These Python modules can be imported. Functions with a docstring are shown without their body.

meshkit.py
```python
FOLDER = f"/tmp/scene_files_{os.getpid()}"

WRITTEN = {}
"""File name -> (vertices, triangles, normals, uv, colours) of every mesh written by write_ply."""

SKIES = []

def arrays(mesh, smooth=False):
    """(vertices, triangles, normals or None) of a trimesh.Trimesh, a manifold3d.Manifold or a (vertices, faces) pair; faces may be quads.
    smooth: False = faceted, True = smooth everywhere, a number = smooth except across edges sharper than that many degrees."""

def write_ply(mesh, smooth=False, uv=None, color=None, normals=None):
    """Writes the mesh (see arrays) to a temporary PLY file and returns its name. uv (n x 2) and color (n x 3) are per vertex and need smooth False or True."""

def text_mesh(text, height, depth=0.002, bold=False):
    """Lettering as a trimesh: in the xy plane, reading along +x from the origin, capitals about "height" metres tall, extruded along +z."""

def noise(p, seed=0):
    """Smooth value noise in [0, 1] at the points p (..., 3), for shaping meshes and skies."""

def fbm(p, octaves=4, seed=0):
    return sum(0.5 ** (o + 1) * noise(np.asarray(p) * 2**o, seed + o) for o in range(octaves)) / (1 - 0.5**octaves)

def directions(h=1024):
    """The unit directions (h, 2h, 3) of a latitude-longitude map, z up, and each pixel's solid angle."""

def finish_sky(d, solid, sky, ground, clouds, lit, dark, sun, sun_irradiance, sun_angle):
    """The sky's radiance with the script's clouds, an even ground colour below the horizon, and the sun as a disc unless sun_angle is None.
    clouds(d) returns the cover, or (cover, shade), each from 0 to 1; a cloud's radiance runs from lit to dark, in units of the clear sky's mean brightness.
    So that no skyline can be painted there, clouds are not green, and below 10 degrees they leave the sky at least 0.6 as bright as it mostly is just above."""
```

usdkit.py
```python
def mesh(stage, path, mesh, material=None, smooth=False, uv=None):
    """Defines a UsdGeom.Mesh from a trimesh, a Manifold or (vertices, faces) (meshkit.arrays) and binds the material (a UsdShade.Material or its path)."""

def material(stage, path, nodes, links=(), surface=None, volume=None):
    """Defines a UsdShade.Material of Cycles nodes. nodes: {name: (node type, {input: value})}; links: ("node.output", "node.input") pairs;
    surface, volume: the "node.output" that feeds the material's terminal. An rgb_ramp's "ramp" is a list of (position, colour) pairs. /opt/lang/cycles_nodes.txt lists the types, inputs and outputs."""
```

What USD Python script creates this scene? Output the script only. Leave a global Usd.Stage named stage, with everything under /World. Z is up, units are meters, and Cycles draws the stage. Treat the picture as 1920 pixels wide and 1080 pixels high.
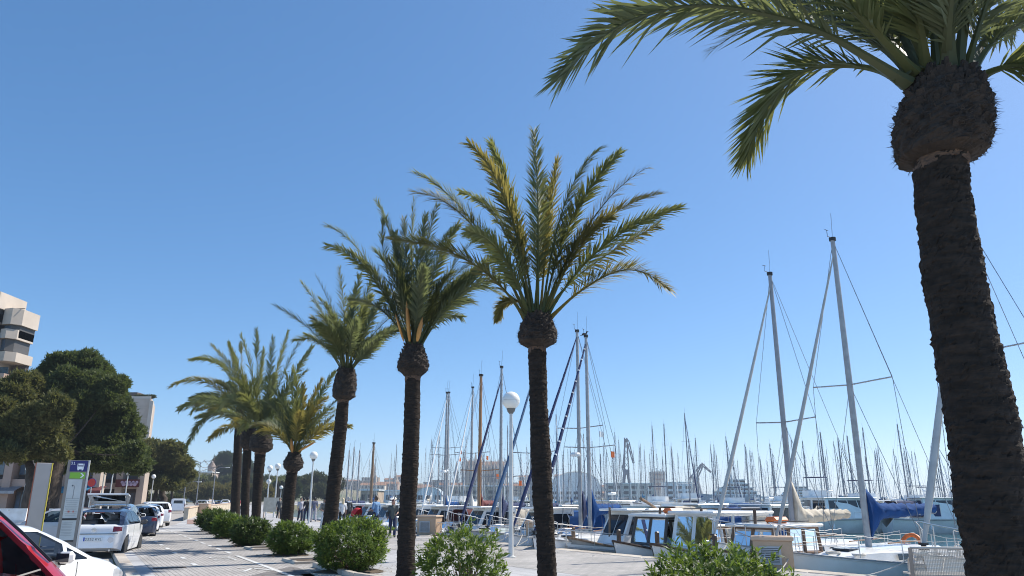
import math, random
import numpy as np, trimesh, manifold3d as m3, usdkit, meshkit
from shapely.geometry import Polygon
from pxr import Usd, UsdGeom, UsdLux, UsdShade, Gf, Sdf
stage = Usd.Stage.CreateInMemory()
UsdGeom.SetStageUpAxis(stage, UsdGeom.Tokens.z); UsdGeom.SetStageMetersPerUnit(stage, 1.0)
UsdGeom.Xform.Define(stage, '/World'); UsdGeom.Scope.Define(stage, '/World/Looks')
# ---------------------------------------------------------------- camera, sky, sun
CAM = np.array([0., 0., 1.65]); PITCH = math.radians(15.9); F = 1387.0
cam = UsdGeom.Camera.Define(stage, '/World/camera')
cam.CreateHorizontalApertureAttr(36.0); cam.CreateVerticalApertureAttr(20.25)
cam.CreateFocalLengthAttr(36.0 * F / 1920); cam.CreateFStopAttr(0.0)
cam.CreateClippingRangeAttr(Gf.Vec2f(0.05, 20000))
cam.AddTranslateOp().Set(Gf.Vec3d(*CAM)); cam.AddRotateXOp().Set(90 + math.degrees(PITCH))
cam.CreateExposureAttr(0.90)
SUN_AZ, SUN_EL = math.radians(62), math.radians(48)
SUN = np.array([math.cos(SUN_EL) * math.sin(SUN_AZ), math.cos(SUN_EL) * math.cos(SUN_AZ), math.sin(SUN_EL)])
sky = UsdLux.DomeLight.Define(stage, '/World/sky')
skym = usdkit.material(stage, '/World/Looks/sky', {'s': ('sky_texture', dict(sky_type='single_scattering', sun_disc=False, sun_elevation=SUN_EL, sun_rotation=SUN_AZ, altitude=0, air_density=0.75, aerosol_density=0.45, ozone_density=7)),
    'gm': ('gamma', dict(gamma=0.69)), 'hs': ('hsv', dict(saturation=1.3)), 'b': ('background_shader', dict(strength=0.15))}, [('s.color', 'gm.color'), ('gm.color', 'hs.color'), ('hs.color', 'b.color')], surface='b.background')
UsdShade.MaterialBindingAPI.Apply(sky.GetPrim()).Bind(skym)
sky.GetPrim().SetCustomDataByKey('kind', 'structure')
sun = UsdLux.DistantLight.Define(stage, '/World/sun')
sun.CreateIntensityAttr(0.95); sun.CreateAngleAttr(0.53); sun.CreateNormalizeAttr(True); sun.CreateColorAttr(Gf.Vec3f(1, .95, .87))
sun.AddRotateXYZOp().Set(Gf.Vec3f(90 - math.degrees(SUN_EL), 0, 180 - math.degrees(SUN_AZ)))

# ---------------------------------------------------------------- helpers
_cp, _sp = math.cos(PITCH), math.sin(PITCH)
FWD, UPV = np.array([0, _cp, _sp]), np.array([0, -_sp, _cp])
def ray(px, py): return np.array([px - 960., 0, 0]) + F * FWD + (540. - py) * UPV
def P(px, py, Y): d = ray(px, py); return CAM + d * (Y / d[1])
def G(px, py, z=0.): d = ray(px, py); return CAM + d * ((z - CAM[2]) / d[2])
def pxsize(p, n): return n * float(np.dot(np.asarray(p) - CAM, FWD)) / F
def rng(s): return np.random.default_rng(s)
def norm(v): v = np.asarray(v, float); return v / (np.linalg.norm(v, axis=-1, keepdims=True) + 1e-12)
def rotz(v, a):
    v = np.asarray(v, float); c, s = math.cos(a), math.sin(a)
    return np.stack([v[..., 0] * c - v[..., 1] * s, v[..., 0] * s + v[..., 1] * c, v[..., 2]], -1)

BOXF = np.array([[0,2,1],[0,3,2],[4,5,6],[4,6,7],[0,1,5],[0,5,4],[1,2,6],[1,6,5],[2,3,7],[2,7,6],[3,0,4],[3,4,7]])
class MB:
    def __init__(s): s.v, s.f, s.n = [], [], 0
    def add(s, v, f):
        v = np.asarray(v, float); f = np.asarray(f, int)
        if f.ndim == 2 and f.shape[1] == 4: f = np.vstack([f[:, [0, 1, 2]], f[:, [0, 2, 3]]])
        s.v.append(v); s.f.append(f + s.n); s.n += len(v); return s
    def mesh(s, m): m = m.to_mesh() if hasattr(m, 'to_mesh') else m; return s.add(m.vert_properties[:, :3], m.tri_verts) if hasattr(m, 'tri_verts') else s.add(m.vertices, m.faces)
    def box(s, c, d, a=0, ch=0.0):
        x, y, z = np.asarray(d, float) / 2
        if ch > 0:
            ch = min(ch, .45 * min(d)); v = []
            for sx in (-1, 1):
                for sy in (-1, 1):
                    for sz in (-1, 1): v += [[sx*(x-ch), sy*(y-ch), sz*z], [sx*(x-ch), sy*y, sz*(z-ch)], [sx*x, sy*(y-ch), sz*(z-ch)]]
            h = m3.Manifold.hull_points(np.array(v)).to_mesh()
            return s.add(rotz(h.vert_properties[:, :3], a) + np.asarray(c, float), h.tri_verts)
        v = np.array([[-x,-y,-z],[x,-y,-z],[x,y,-z],[-x,y,-z],[-x,-y,z],[x,-y,z],[x,y,z],[-x,y,z]])
        return s.add(rotz(v, a) + np.asarray(c, float), BOXF)
    def bx(s, lo, hi, ch=0): lo, hi = np.asarray(lo, float), np.asarray(hi, float); return s.box((lo + hi) / 2, hi - lo, 0, ch)
    def tube(s, pts, r, n=6, cap=True, flat=1.0):
        p = np.asarray(pts, float); r = np.broadcast_to(r, (len(p),)).astype(float)
        t = norm(np.gradient(p, axis=0)); ref = np.array([0, 0, 1.]) if abs(t[:, 2]).mean() < .8 else np.array([1., 0, 0])
        a = norm(np.cross(t, ref)); b = np.cross(a, t)
        an = np.arange(n) * 2 * np.pi / n
        v = p[:, None] + r[:, None, None] * (np.cos(an)[None, :, None] * a[:, None] + flat * np.sin(an)[None, :, None] * b[:, None])
        return s.rings(v, cap)
    def rings(s, v, cap=True, closed=True):
        m, n = v.shape[:2]; i, j = np.meshgrid(np.arange(m - 1), np.arange(n if closed else n - 1), indexing='ij')
        q = np.stack([i*n+j, i*n+(j+1) % n, (i+1)*n+(j+1) % n, (i+1)*n+j], -1).reshape(-1, 4)
        V = v.reshape(-1, 3); fs = [q[:, [0, 1, 2]], q[:, [0, 2, 3]]]
        if cap and closed:
            V = np.vstack([V, v[0].mean(0), v[-1].mean(0)]); k = np.arange(n)
            fs += [np.stack([np.full(n, m*n), (k+1) % n, k], 1), np.stack([np.full(n, m*n+1), (m-1)*n+k, (m-1)*n+(k+1) % n], 1)]
        return s.add(V, np.vstack(fs))
    def lathe(s, prof, c=(0, 0, 0), n=16, axis=2):
        pr = np.asarray(prof, float); an = np.arange(n) * 2 * np.pi / n
        v = np.stack([pr[:, :1] * np.cos(an), pr[:, :1] * np.sin(an), np.repeat(pr[:, 1:2], n, 1)], -1)
        if axis == 1: v = v[..., [0, 2, 1]] * [1, 1, -1]
        if axis == 0: v = v[..., [2, 0, 1]]
        return s.rings(v + np.asarray(c, float))
    def sphere(s, c, r, sub=2):
        m = trimesh.creation.icosphere(sub, 1.0); return s.add(m.vertices * np.asarray(r, float) + np.asarray(c, float), m.faces)
    def quad(s, a, b, c, d): return s.add([a, b, c, d], [[0, 1, 2], [0, 2, 3]])
    def prism(s, poly, z0, z1):
        """extrude a plan polygon"""
        m = trimesh.creation.extrude_polygon(Polygon(poly), z1 - z0, engine='earcut'); return s.add(m.vertices + [0, 0, z0], m.faces)
    def text(s, txt, h, org, right, up, d=.006, center=True):
        m = meshkit.text_mesh(txt, h, d); v = np.array(m.vertices)
        if center: v[:, :2] -= (v[:, :2].min(0) + v[:, :2].max(0)) / 2
        R, U = norm(right), norm(up); N = np.cross(R, U)
        return s.add(np.asarray(org, float) + v[:, :1] * R + v[:, 1:2] * U + v[:, 2:] * N, m.faces)
    def out(s): return np.vstack(s.v), np.vstack(s.f)

COUNT = {}
def path_of(parent, name):
    base = (str(parent.GetPath()) if parent else '/World') + '/' + name
    k = COUNT.get(base, 0); COUNT[base] = k + 1
    return base if k == 0 else f'{base}_{k:03d}'
def tag(o, label=None, cat=None, group=None, kind=None):
    for k, v in (('label', label), ('category', cat), ('group', group), ('kind', kind)):
        if v: o.SetCustomDataByKey(k, v)
    return o
def thing(name, label, cat, loc=(0, 0, 0), rz=0., group=None, kind=None):
    x = UsdGeom.Xform.Define(stage, path_of(None, name)); x.AddTranslateOp().Set(Gf.Vec3d(*map(float, loc)))
    if rz: x.AddRotateZOp().Set(float(math.degrees(rz)))
    return tag(x.GetPrim(), label, cat, group, kind)
def obj(name, m, mat, parent=None, smooth=False, label=None, kind=None):
    if isinstance(m, MB): m = m.out()
    p = usdkit.mesh(stage, path_of(parent, name), m, mat, smooth).GetPrim()
    return tag(p, label, None, None, kind)
def dup(src, loc, rz, label=None, group=None, scale=None):
    was = src.GetCustomData(); name = src.GetName()
    name = name[:-4] if name[-4:-3] == '_' and name[-3:].isdigit() else name
    x = UsdGeom.Xform.Define(stage, path_of(None, name)); x.AddTranslateOp().Set(Gf.Vec3d(*map(float, loc)))
    x.AddRotateZOp().Set(float(math.degrees(rz)))
    if scale is not None: x.AddScaleOp().Set(Gf.Vec3f(*map(float, np.broadcast_to(scale, 3))))
    r = x.GetPrim(); r.GetReferences().AddInternalReference(src.GetPath()); r.SetInstanceable(True)
    return tag(r, label or was.get('label'), was.get('category'), group or was.get('group'))

# ---------------------------------------------------------------- materials
L = '/World/Looks/'
def M(name, c, c2=None, sc=4., rough=.6, bump=0., bsc=40., metal=0., spec=.5, coat=0., det=4., lo=.35, hi=.65, stretch=None, island=0.):
    nodes = {'tc': ('texture_coordinate', {}), 'p': ('principled_bsdf', dict(roughness=rough, metallic=metal, specular_ior_level=spec, coat_weight=coat, base_color=c))}
    links = []; src = 'tc.object'
    if stretch: nodes['mp'] = ('mapping', dict(scale=stretch)); links.append(('tc.object', 'mp.vector')); src = 'mp.vector'
    if c2 is not None:
        nodes['n'] = ('noise_texture', dict(scale=sc, detail=det)); nodes['r'] = ('rgb_ramp', {'ramp': [(0, c), (lo, c), (hi, c2), (1, c2)]})
        links += [(src, 'n.vector'), ('n.fac', 'r.fac')]
        last = 'r.color'
        if island:
            nodes['g'] = ('geometry', {}); nodes['mr'] = ('map_range', dict(to_min=1 - island, to_max=1 + island)); nodes['hs'] = ('hsv', {})
            links += [('g.random_per_island', 'mr.value'), ('mr.result', 'hs.value'), (last, 'hs.color')]; last = 'hs.color'
        links.append((last, 'p.base_color'))
    if bump:
        nodes['bn'] = ('noise_texture', dict(scale=bsc, detail=5)); nodes['b'] = ('bump', dict(strength=bump, distance=.02))
        links += [(src, 'bn.vector'), ('bn.fac', 'b.height'), ('b.normal', 'p.normal')]
    return usdkit.material(stage, L + name, nodes, links, surface='p.BSDF')
def leaf(name, c, c2, tr=.35, rough=.55, island=.35, trc=None, sc=1.5):
    trc = trc or tuple(min(1, x * 1.8) for x in c2)
    return usdkit.material(stage, L + name, {'g': ('geometry', {}), 'tc': ('texture_coordinate', {}), 'n': ('noise_texture', dict(scale=sc, detail=3)),
        'r': ('rgb_ramp', {'ramp': [(0, c), (.3, c), (.7, c2), (1, c2)]}), 'mr': ('map_range', dict(to_min=1 - island, to_max=1 + island)), 'hs': ('hsv', {}),
        'p': ('principled_bsdf', dict(roughness=rough, specular_ior_level=.22)), 't': ('translucent_bsdf', dict(color=trc)), 'm': ('mix_closure', dict(fac=tr))},
        [('tc.object', 'n.vector'), ('n.fac', 'r.fac'), ('g.random_per_island', 'mr.value'), ('mr.result', 'hs.value'), ('r.color', 'hs.color'), ('hs.color', 'p.base_color'),
         ('p.BSDF', 'm.closure1'), ('t.BSDF', 'm.closure2')], surface='m.closure')
def glass(name, tint, rough=.02, ior=1.5):
    return usdkit.material(stage, L + name, {'t': ('transparent_bsdf', dict(color=tint)), 'g': ('glossy_bsdf', dict(roughness=rough, color=(1, 1, 1))), 'f': ('fresnel', dict(IOR=ior)), 'm': ('mix_closure', {})},
        [('f.fac', 'm.fac'), ('t.BSDF', 'm.closure1'), ('g.BSDF', 'm.closure2')], surface='m.closure')
def bricks(name, c1, c2, mortar, bw, rh, ang=0., ms=.012, rough=.8, bump=.5, stain=.25):
    """paving laid in a world-aligned pattern turned by ang; brick sizes in metres"""
    return usdkit.material(stage, L + name, {'g': ('geometry', {}), 'mp': ('mapping', dict(rotation=(0, 0, ang))),
        'b': ('brick_texture', dict(scale=1.0, brick_width=bw, row_height=rh, mortar_size=ms, mortar_smooth=.1, color1=c1, color2=c2, mortar=mortar, bias=0.)),
        'n': ('noise_texture', dict(scale=.35, detail=6, roughness=.65)), 'r': ('map_range', dict(from_min=.3, from_max=.7, to_min=1 - stain, to_max=1 + stain * .5)), 'hs': ('hsv', {}),
        'n2': ('noise_texture', dict(scale=25, detail=4)), 'r2': ('map_range', dict(from_min=.3, from_max=.7, to_min=.9, to_max=1.1)), 'mu': ('math', dict(math_type='multiply')),
        'bm': ('bump', dict(strength=bump, distance=.01, invert=True)), 'p': ('principled_bsdf', dict(roughness=rough, specular_ior_level=.3))},
        [('g.position', 'mp.vector'), ('mp.vector', 'b.vector'), ('g.position', 'n.vector'), ('g.position', 'n2.vector'), ('n.fac', 'r.value'), ('n2.fac', 'r2.value'), ('r.result', 'mu.value1'), ('r2.result', 'mu.value2'),
         ('mu.value', 'hs.value'), ('b.color', 'hs.color'), ('hs.color', 'p.base_color'), ('b.fac', 'bm.height'), ('bm.normal', 'p.normal')], surface='p.BSDF')

ROADA = math.atan2(.866, -.5)
m_white = M('white_gelcoat', (.78, .78, .76), (.66, .66, .63), 1.2, .25, coat=.3)
m_hullw = M('hull_white', (.80, .79, .76), (.70, .68, .64), .8, .42, spec=.3)
m_hullb = M('hull_blue', (.02, .05, .16), (.03, .06, .18), 2, .25, coat=.3)
m_cream = M('cream_canvas', (.55, .49, .40), (.42, .37, .29), 3, .9, .5, 9)
m_blue = M('blue_canvas', (.005, .042, .15), (.007, .055, .19), 2.5, .85, .5, 8, spec=.15)
m_navy = M('navy_canvas', (.012, .022, .07), (.02, .035, .11), 3, .85, .4, 9)
m_maroon = M('maroon_canvas', (.10, .02, .025), (.14, .035, .03), 3, .85, .4, 9)
m_green = M('green_canvas', (.01, .10, .07), (.015, .14, .09), 3, .85, .4, 9)
m_teal = M('turquoise_canvas', (.02, .16, .30), (.03, .22, .36), 3, .85, .4, 9)
m_alu = M('mast_aluminium', (.36, .36, .36), (.28, .28, .28), 6, .45, metal=.25)
m_farmast = M('mast_far', (.27, .27, .28), (.20, .20, .21), .3, .55)
m_greymast = M('mast_grey', (.30, .30, .31), (.24, .24, .25), 4, .5, metal=.3)
m_wood = M('varnished_wood', (.26, .12, .045), (.36, .18, .07), 5, .4, coat=.3, stretch=(3, 3, .4))
m_oldwood = M('weathered_wood', (.16, .10, .06), (.26, .18, .12), 6, .8, .4, 20, stretch=(3, 3, .6))
m_darkwood = M('dark_wood', (.05, .03, .02), (.09, .05, .03), 6, .5)
m_steel = M('steel', (.6, .6, .6), None, rough=.25, metal=.9)
m_wire = M('rigging_wire', (.20, .20, .21), None, rough=.45, metal=.5)
m_rope = M('rope', (.55, .52, .46), (.4, .37, .32), 20, .9)
m_black = M('black_plastic', (.015, .015, .016), None, rough=.5)
m_rubber = M('tyre_rubber', (.02, .02, .02), (.03, .03, .03), 9, .85)
m_dglass = M('dark_window', (.012, .016, .022), None, rough=.06, spec=.6)
m_pane = glass('car_glass', (.30, .36, .36))
m_clear = glass('clear_glass', (.62, .70, .71), ior=1.7)
m_red = M('red_plastic', (.5, .03, .02), None, rough=.35)
m_orange = M('orange_plastic', (.65, .16, .03), (.55, .12, .02), 8, .5)
m_lamp = usdkit.material(stage, L + 'lamp_globe', {'p': ('principled_bsdf', dict(base_color=(.78, .77, .72), roughness=.3, coat_weight=.15))}, [], surface='p.BSDF')
m_post = M('lamp_post_paint', (.60, .60, .58), (.50, .50, .47), 3, .45)
# ---------------------------------------------------------------- ground, road, promenade, water
WATER = -1.25
QUAY = [(30, -15.5), (8.75, 16.2), (7.2, 18.5), (4.1, 22.9), (2.2, 25.9), (-5, 38), (-9, 47), (-17, 64), (-30, 95), (-44, 140), (-60, 200), (-75, 330), (-60, 560)]
KERB = [(7.6, -14.2), (-7.5, 15.9), (-11.8, 23.9), (-19.8, 38.5)]
FARK = [(-20.5, 44), (-22.5, 52), (-27.3, 65), (-34.5, 84), (-48, 120), (-66, 180), (-82, 330), (-70, 560)]
m_road = usdkit.material(stage, L + 'asphalt', {'g': ('geometry', {}), 'n': ('noise_texture', dict(scale=.12, detail=7, roughness=.7)), 'r': ('rgb_ramp', {'ramp': [(0, (.27, .25, .23)), (.4, (.31, .29, .265)), (.65, (.36, .335, .31)), (1, (.38, .36, .33))]}),
    'n2': ('noise_texture', dict(scale=60, detail=3)), 'b': ('bump', dict(strength=.3, distance=.01)), 'p': ('principled_bsdf', dict(roughness=.85, specular_ior_level=.3))},
    [('g.position', 'n.vector'), ('g.position', 'n2.vector'), ('n.fac', 'r.fac'), ('n2.fac', 'b.height'), ('r.color', 'p.base_color'), ('b.normal', 'p.normal')], surface='p.BSDF')
m_lane = bricks('bike_lane_pavers', (.40, .375, .35), (.335, .315, .295), (.19, .175, .16), .30, .11, -ROADA + math.pi / 2 - math.pi / 2, ms=.010, stain=.3)
m_prom = bricks('promenade_slabs', (.42, .415, .41), (.375, .37, .37), (.25, .245, .24), .6, .4, -ROADA + .02, ms=.010, stain=.3)
m_pink = bricks('pink_pavers', (.40, .37, .345), (.345, .325, .30), (.22, .23, .215), .42, .21, -ROADA - .04, ms=.012, stain=.3)
m_concrete = M('concrete', (.40, .37, .33), (.30, .28, .25), .8, .85, .25, 30)
m_sunlit_lane = M('sandy_concrete', (.56, .47, .36), (.48, .41, .31), .5, .88, .2, 40)  # sandy lane tone with the sunlight on it painted into the pale beige
m_kerb = M('kerb_limestone', (.46, .41, .35), (.36, .32, .27), 2, .8, .3, 25)
m_soil = M('soil', (.07, .05, .035), (.12, .09, .06), 5, .95, .8, 25)
m_mark = M('road_paint', (.62, .62, .60), (.45, .44, .42), 4, .7)
m_dirt = M('scrub_ground', (.20, .17, .11), (.12, .13, .06), .15, .95)

def sheet(name, poly, z, mat, kind='structure', label=None, parent=None, depth=None):
    pg = Polygon(poly)
    v, f = trimesh.creation.triangulate_polygon(pg, engine='earcut')
    v = np.c_[v, np.full(len(v), z)]
    n = np.cross(v[f[:, 1]] - v[f[:, 0]], v[f[:, 2]] - v[f[:, 0]])[:, 2]
    f = np.where((n < 0)[:, None], f[:, ::-1], f)
    if depth:                                                          # a slab with sides
        mb = MB(); mb.add(v, f); q = list(pg.exterior.coords)[:-1]
        for a, b in zip(q, q[1:] + q[:1]): mb.quad((*a, z), (*b, z), (*b, z - depth), (*a, z - depth))
        v, f = mb.out()
    return obj(name, (v, f), mat, parent, kind=kind, label=label)
LANDZ = -0.13
land = [(60, -15.5)] + QUAY + [(-60, 600), (3000, 640), (3000, 3000), (-3000, 3000), (-3000, -60), (60, -60)]
sheet('ground', land, LANDZ - .006, m_dirt, depth=3.0)
sheet('road', [(9, -17)] + [(x - .35, y) for x, y in KERB[1:]] + [(x - .2, y) for x, y in FARK] + [(-140, 560), (-120, 180), (-62, 70), (-45, 35), (-30, -17)], LANDZ, m_road)
slab = [(60, -15.4)] + [(x - .35, y - .2) for x, y in QUAY[1:]] + FARK[::-1] + KERB[::-1] + [(7.6, -15.4)]
sheet('promenade', slab, 0., m_prom, depth=.2)
# sunlit stretch of sandy parking lane beside the kerb, painted as a paler sheet
d_ = np.array([-.4867, .8736])
kp = lambda t, off: (np.array(KERB[1]) + d_ * t + np.array([-.8736, -.4867]) * off)      # t metres along the kerb, off metres to its road side
sheet('bus_bay_pavement', [kp(-9, .15), kp(6.3, .15), kp(4.2, 5.5), kp(-9, 5.5)], LANDZ + .02, m_sunlit_lane)
# bicycle lane paved in strips, between kerb and palms
sheet('bicycle_lane', [kp(-12, -.45), kp(26, -.45), kp(27, -5.6), kp(-12, -4.6)], .004, m_lane)
sheet('asphalt_patch', [G(465, 1081)[:2], G(545, 1063)[:2], G(562, 1066)[:2], G(610, 1090)[:2], G(560, 1120)[:2], G(440, 1110)[:2]], .009, M('patch_asphalt', (.17, .155, .145), (.13, .12, .115), 3, .9, .3, 50))
sheet('ramp_concrete', [G(563, 1077)[:2], G(655, 1071)[:2], G(690, 1090)[:2], G(600, 1100)[:2]], .009, M('pale_concrete', (.52, .50, .44), (.42, .40, .35), 2, .85))
sheet('quay_pavement', [(28, -14)] + [(x - .45, y - .28) for x, y in QUAY[1:7]] + [(x - 4.3, y - 2.7) for x, y in QUAY[6:0:-1]] + [(22, -18)], .004, m_pink)
lane = MB()
for t in np.arange(-6, 30, 2.0):
    solid = t < 6
    a0, b0 = kp(t, -3.05 - .0), kp(t + (2.0 if solid else 1.0), -3.05)
    n = np.array([-.8736, -.4867]) * .06
    lane.add([(*(a0 - n), .013), (*(a0 + n), .013), (*(b0 + n), .013), (*(b0 - n), .013)], [[0, 2, 1], [0, 3, 2]])
obj('lane_line', lane, m_mark, kind='structure')
lane = MB()
for t in np.arange(4, 24, 2.4):
    a0, b0 = kp(t, -1.55), kp(t + .8, -1.55); n = np.array([-.8736, -.4867]) * .06
    lane.add([(*(a0 - n), .013), (*(a0 + n), .013), (*(b0 + n), .013), (*(b0 - n), .013)], [[0, 2, 1], [0, 3, 2]])
obj('lane_line', lane, m_mark, kind='structure')
# painted bicycle and arrow marks on the lane, worn
def flat_stroke(mb, pts, w, t0, off0, z=.014):
    q = [kp(t0 + p[1], off0 - p[0]) for p in pts]
    for a, b in zip(q, q[1:]):
        d = norm(b - a); n = np.array([-d[1], d[0]]) * w / 2
        mb.add([(*(a - n), z), (*(b - n), z), (*(b + n), z), (*(a + n), z)], [[0, 1, 2], [0, 2, 3]])
mk = MB(); flat_stroke(mk, [(0, 0), (.35, .8), (.7, 0)], .1, 1.6, -2.3); flat_stroke(mk, [(.05, 1.1), (.65, 1.1)], .1, 1.6, -2.3, .0148)
obj('lane_arrow', mk, m_mark, kind='structure')
mk = MB(); flat_stroke(mk, [(.3 + .28 * math.cos(a), .3 + .28 * math.sin(a)) for a in np.linspace(0, 6.28, 13)], .07, 5.2, -2.2); flat_stroke(mk, [(.3 + .28 * math.cos(a), 1.3 + .28 * math.sin(a)) for a in np.linspace(0, 6.28, 13)], .07, 5.2, -2.2)
flat_stroke(mk, [(.3, .3), (.62, .7), (.3, 1.3)], .07, 5.2, -2.2, .0152); obj('lane_bicycle_mark', mk, m_mark, kind='structure')
# kerb stones: one by one
kerb = thing('kerb', None, None, kind='structure')
r = rng(5); kv = [m_kerb, M('kerb_limestone_pale', (.50, .45, .38), (.42, .37, .31), 2, .8, .3, 25), M('kerb_limestone_worn', (.40, .35, .29), (.30, .26, .22), 2, .8, .3, 25)]
for k in range(40):
    c = kp(-8 + k, .0); a = math.atan2(d_[1], d_[0])
    obj('kerb_stone', MB().box((c[0], c[1], -.055 + r.uniform(-.004, .004)), (.985, .30, .15), a, .015), kv[k % 3], kerb)
pk = thing('planter_kerb', None, None, kind='structure')
for p0, p1 in ((G(591, 1063), G(668, 1084)), (G(668, 1084), G(760, 1098)), (G(591, 1063), G(700, 1058))):
    n = max(1, round(np.linalg.norm((p1 - p0)[:2]) / .85)); dd = (p1 - p0) / n; an = math.atan2(dd[1], dd[0])
    for k in range(n): q = p0 + dd * (k + .5); obj('kerb_stone', MB().box((q[0], q[1], .05 + r.uniform(-.004, .004)), (np.linalg.norm(dd[:2]) - .012, .16, .12), an, .012), kv[k % 3], pk)
# quay edge: coping stones one by one
quay = thing('quay_edge', None, None, kind='structure')
pts = np.array(QUAY[:9]); acc = 0
for a, b in zip(pts[:-1], pts[1:]):
    l = np.linalg.norm(b - a); n = int(l // 1.2)
    if n < 1: continue
    dd = (b - a) / l; ang = math.atan2(dd[1], dd[0]); st = l / n
    for k in range(n):
        c = a + dd * (k + .5) * st
        if c[1] < 10: continue
        obj('coping_stone', MB().box((c[0] + dd[1] * -.15, c[1] + dd[0] * .0 - .05, -.09 + r.uniform(-.004, .004)), (st - .015, .6, .2), ang, .02), kv[(k + 1) % 3], quay)
        if len(COUNT) and COUNT.get('/World/quay_edge/coping_stone', 0) > 75: break
# drain grate in the lane
dg = thing('drain_grate', 'rusty rectangular drain grate set in the paved lane', 'drain grate', (*kp(3.6, -.9), .0))
obj('frame', MB().box((0, 0, .011), (.75, .30, .006), ROADA + 1.57), M('rusty_iron', (.12, .07, .045), (.2, .12, .07), 8, .8), dg)
for k in range(6): obj('slot', MB().box((*(rotz(np.array([-.3 + .12 * k, 0, 0]), ROADA + 1.57)[:2]), .0165), (.05, .22, .003), ROADA + 1.57), m_black, dg)
# water
m_water = usdkit.material(stage, L + 'harbour_water', {'g': ('geometry', {}), 'mp': ('mapping', dict(scale=(.8, 1.1, 1))), 'n': ('noise_texture', dict(scale=1.6, detail=5, roughness=.55, distortion=.6)), 'n2': ('noise_texture', dict(scale=.35, detail=2)),
    'a': ('math', dict(math_type='add')), 'b': ('bump', dict(strength=.55, distance=.10)), 'p': ('principled_bsdf', dict(base_color=(.030, .085, .085), roughness=.06, ior=1.33, specular_ior_level=.5))},
    [('g.position', 'mp.vector'), ('mp.vector', 'n.vector'), ('g.position', 'n2.vector'), ('n.fac', 'a.value1'), ('n2.fac', 'a.value2'), ('a.value', 'b.height'), ('b.normal', 'p.normal')], surface='p.BSDF')
obj('water', (np.array([(-120, -40, WATER), (3000, -40, WATER), (3000, 3000, WATER), (-120, 3000, WATER)], float), np.array([[0, 1, 2], [0, 2, 3]])), m_water, kind='structure')

# ---------------------------------------------------------------- far shore, hills
def hill(name, pts, mat):
    """ridge: list of (x, y, height, half depth)"""
    p = np.array(pts, float); t = np.linspace(0, len(p) - 1, 90); q = np.stack([np.interp(t, range(len(p)), p[:, k]) for k in range(4)], 1)
    cols = np.linspace(-1, 1, 17); V = []
    for i, (x, y, h, d) in enumerate(q):
        for c in cols:
            V.append((x, y + c * d, LANDZ - .5 + h * (1 - abs(c) ** 1.5) * (0.86 + .28 * meshkit.fbm(np.array([[x * .02, c * 2.5, 1.3]]), 4, 3)[0])))
    V = np.array(V).reshape(len(q), len(cols), 3)
    return obj(name, MB().rings(V, cap=False, closed=False), mat, smooth=True, kind='structure')
m_hill = M('hill_scrub', (.10, .12, .06), (.20, .17, .11), .05, .95)
hill('town_hill', [(-330, 1150, 6, 60), (-240, 1150, 20, 150), (-120, 1150, 24, 160), (20, 1180, 22, 150), (90, 1180, 14, 120), (160, 1180, 4, 60)], m_hill)
hill('hill', [(-420, 620, 3, 60), (-330, 600, 15, 90), (-230, 640, 19, 90), (-150, 680, 10, 80), (-60, 700, 2, 60)], m_hill)
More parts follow.
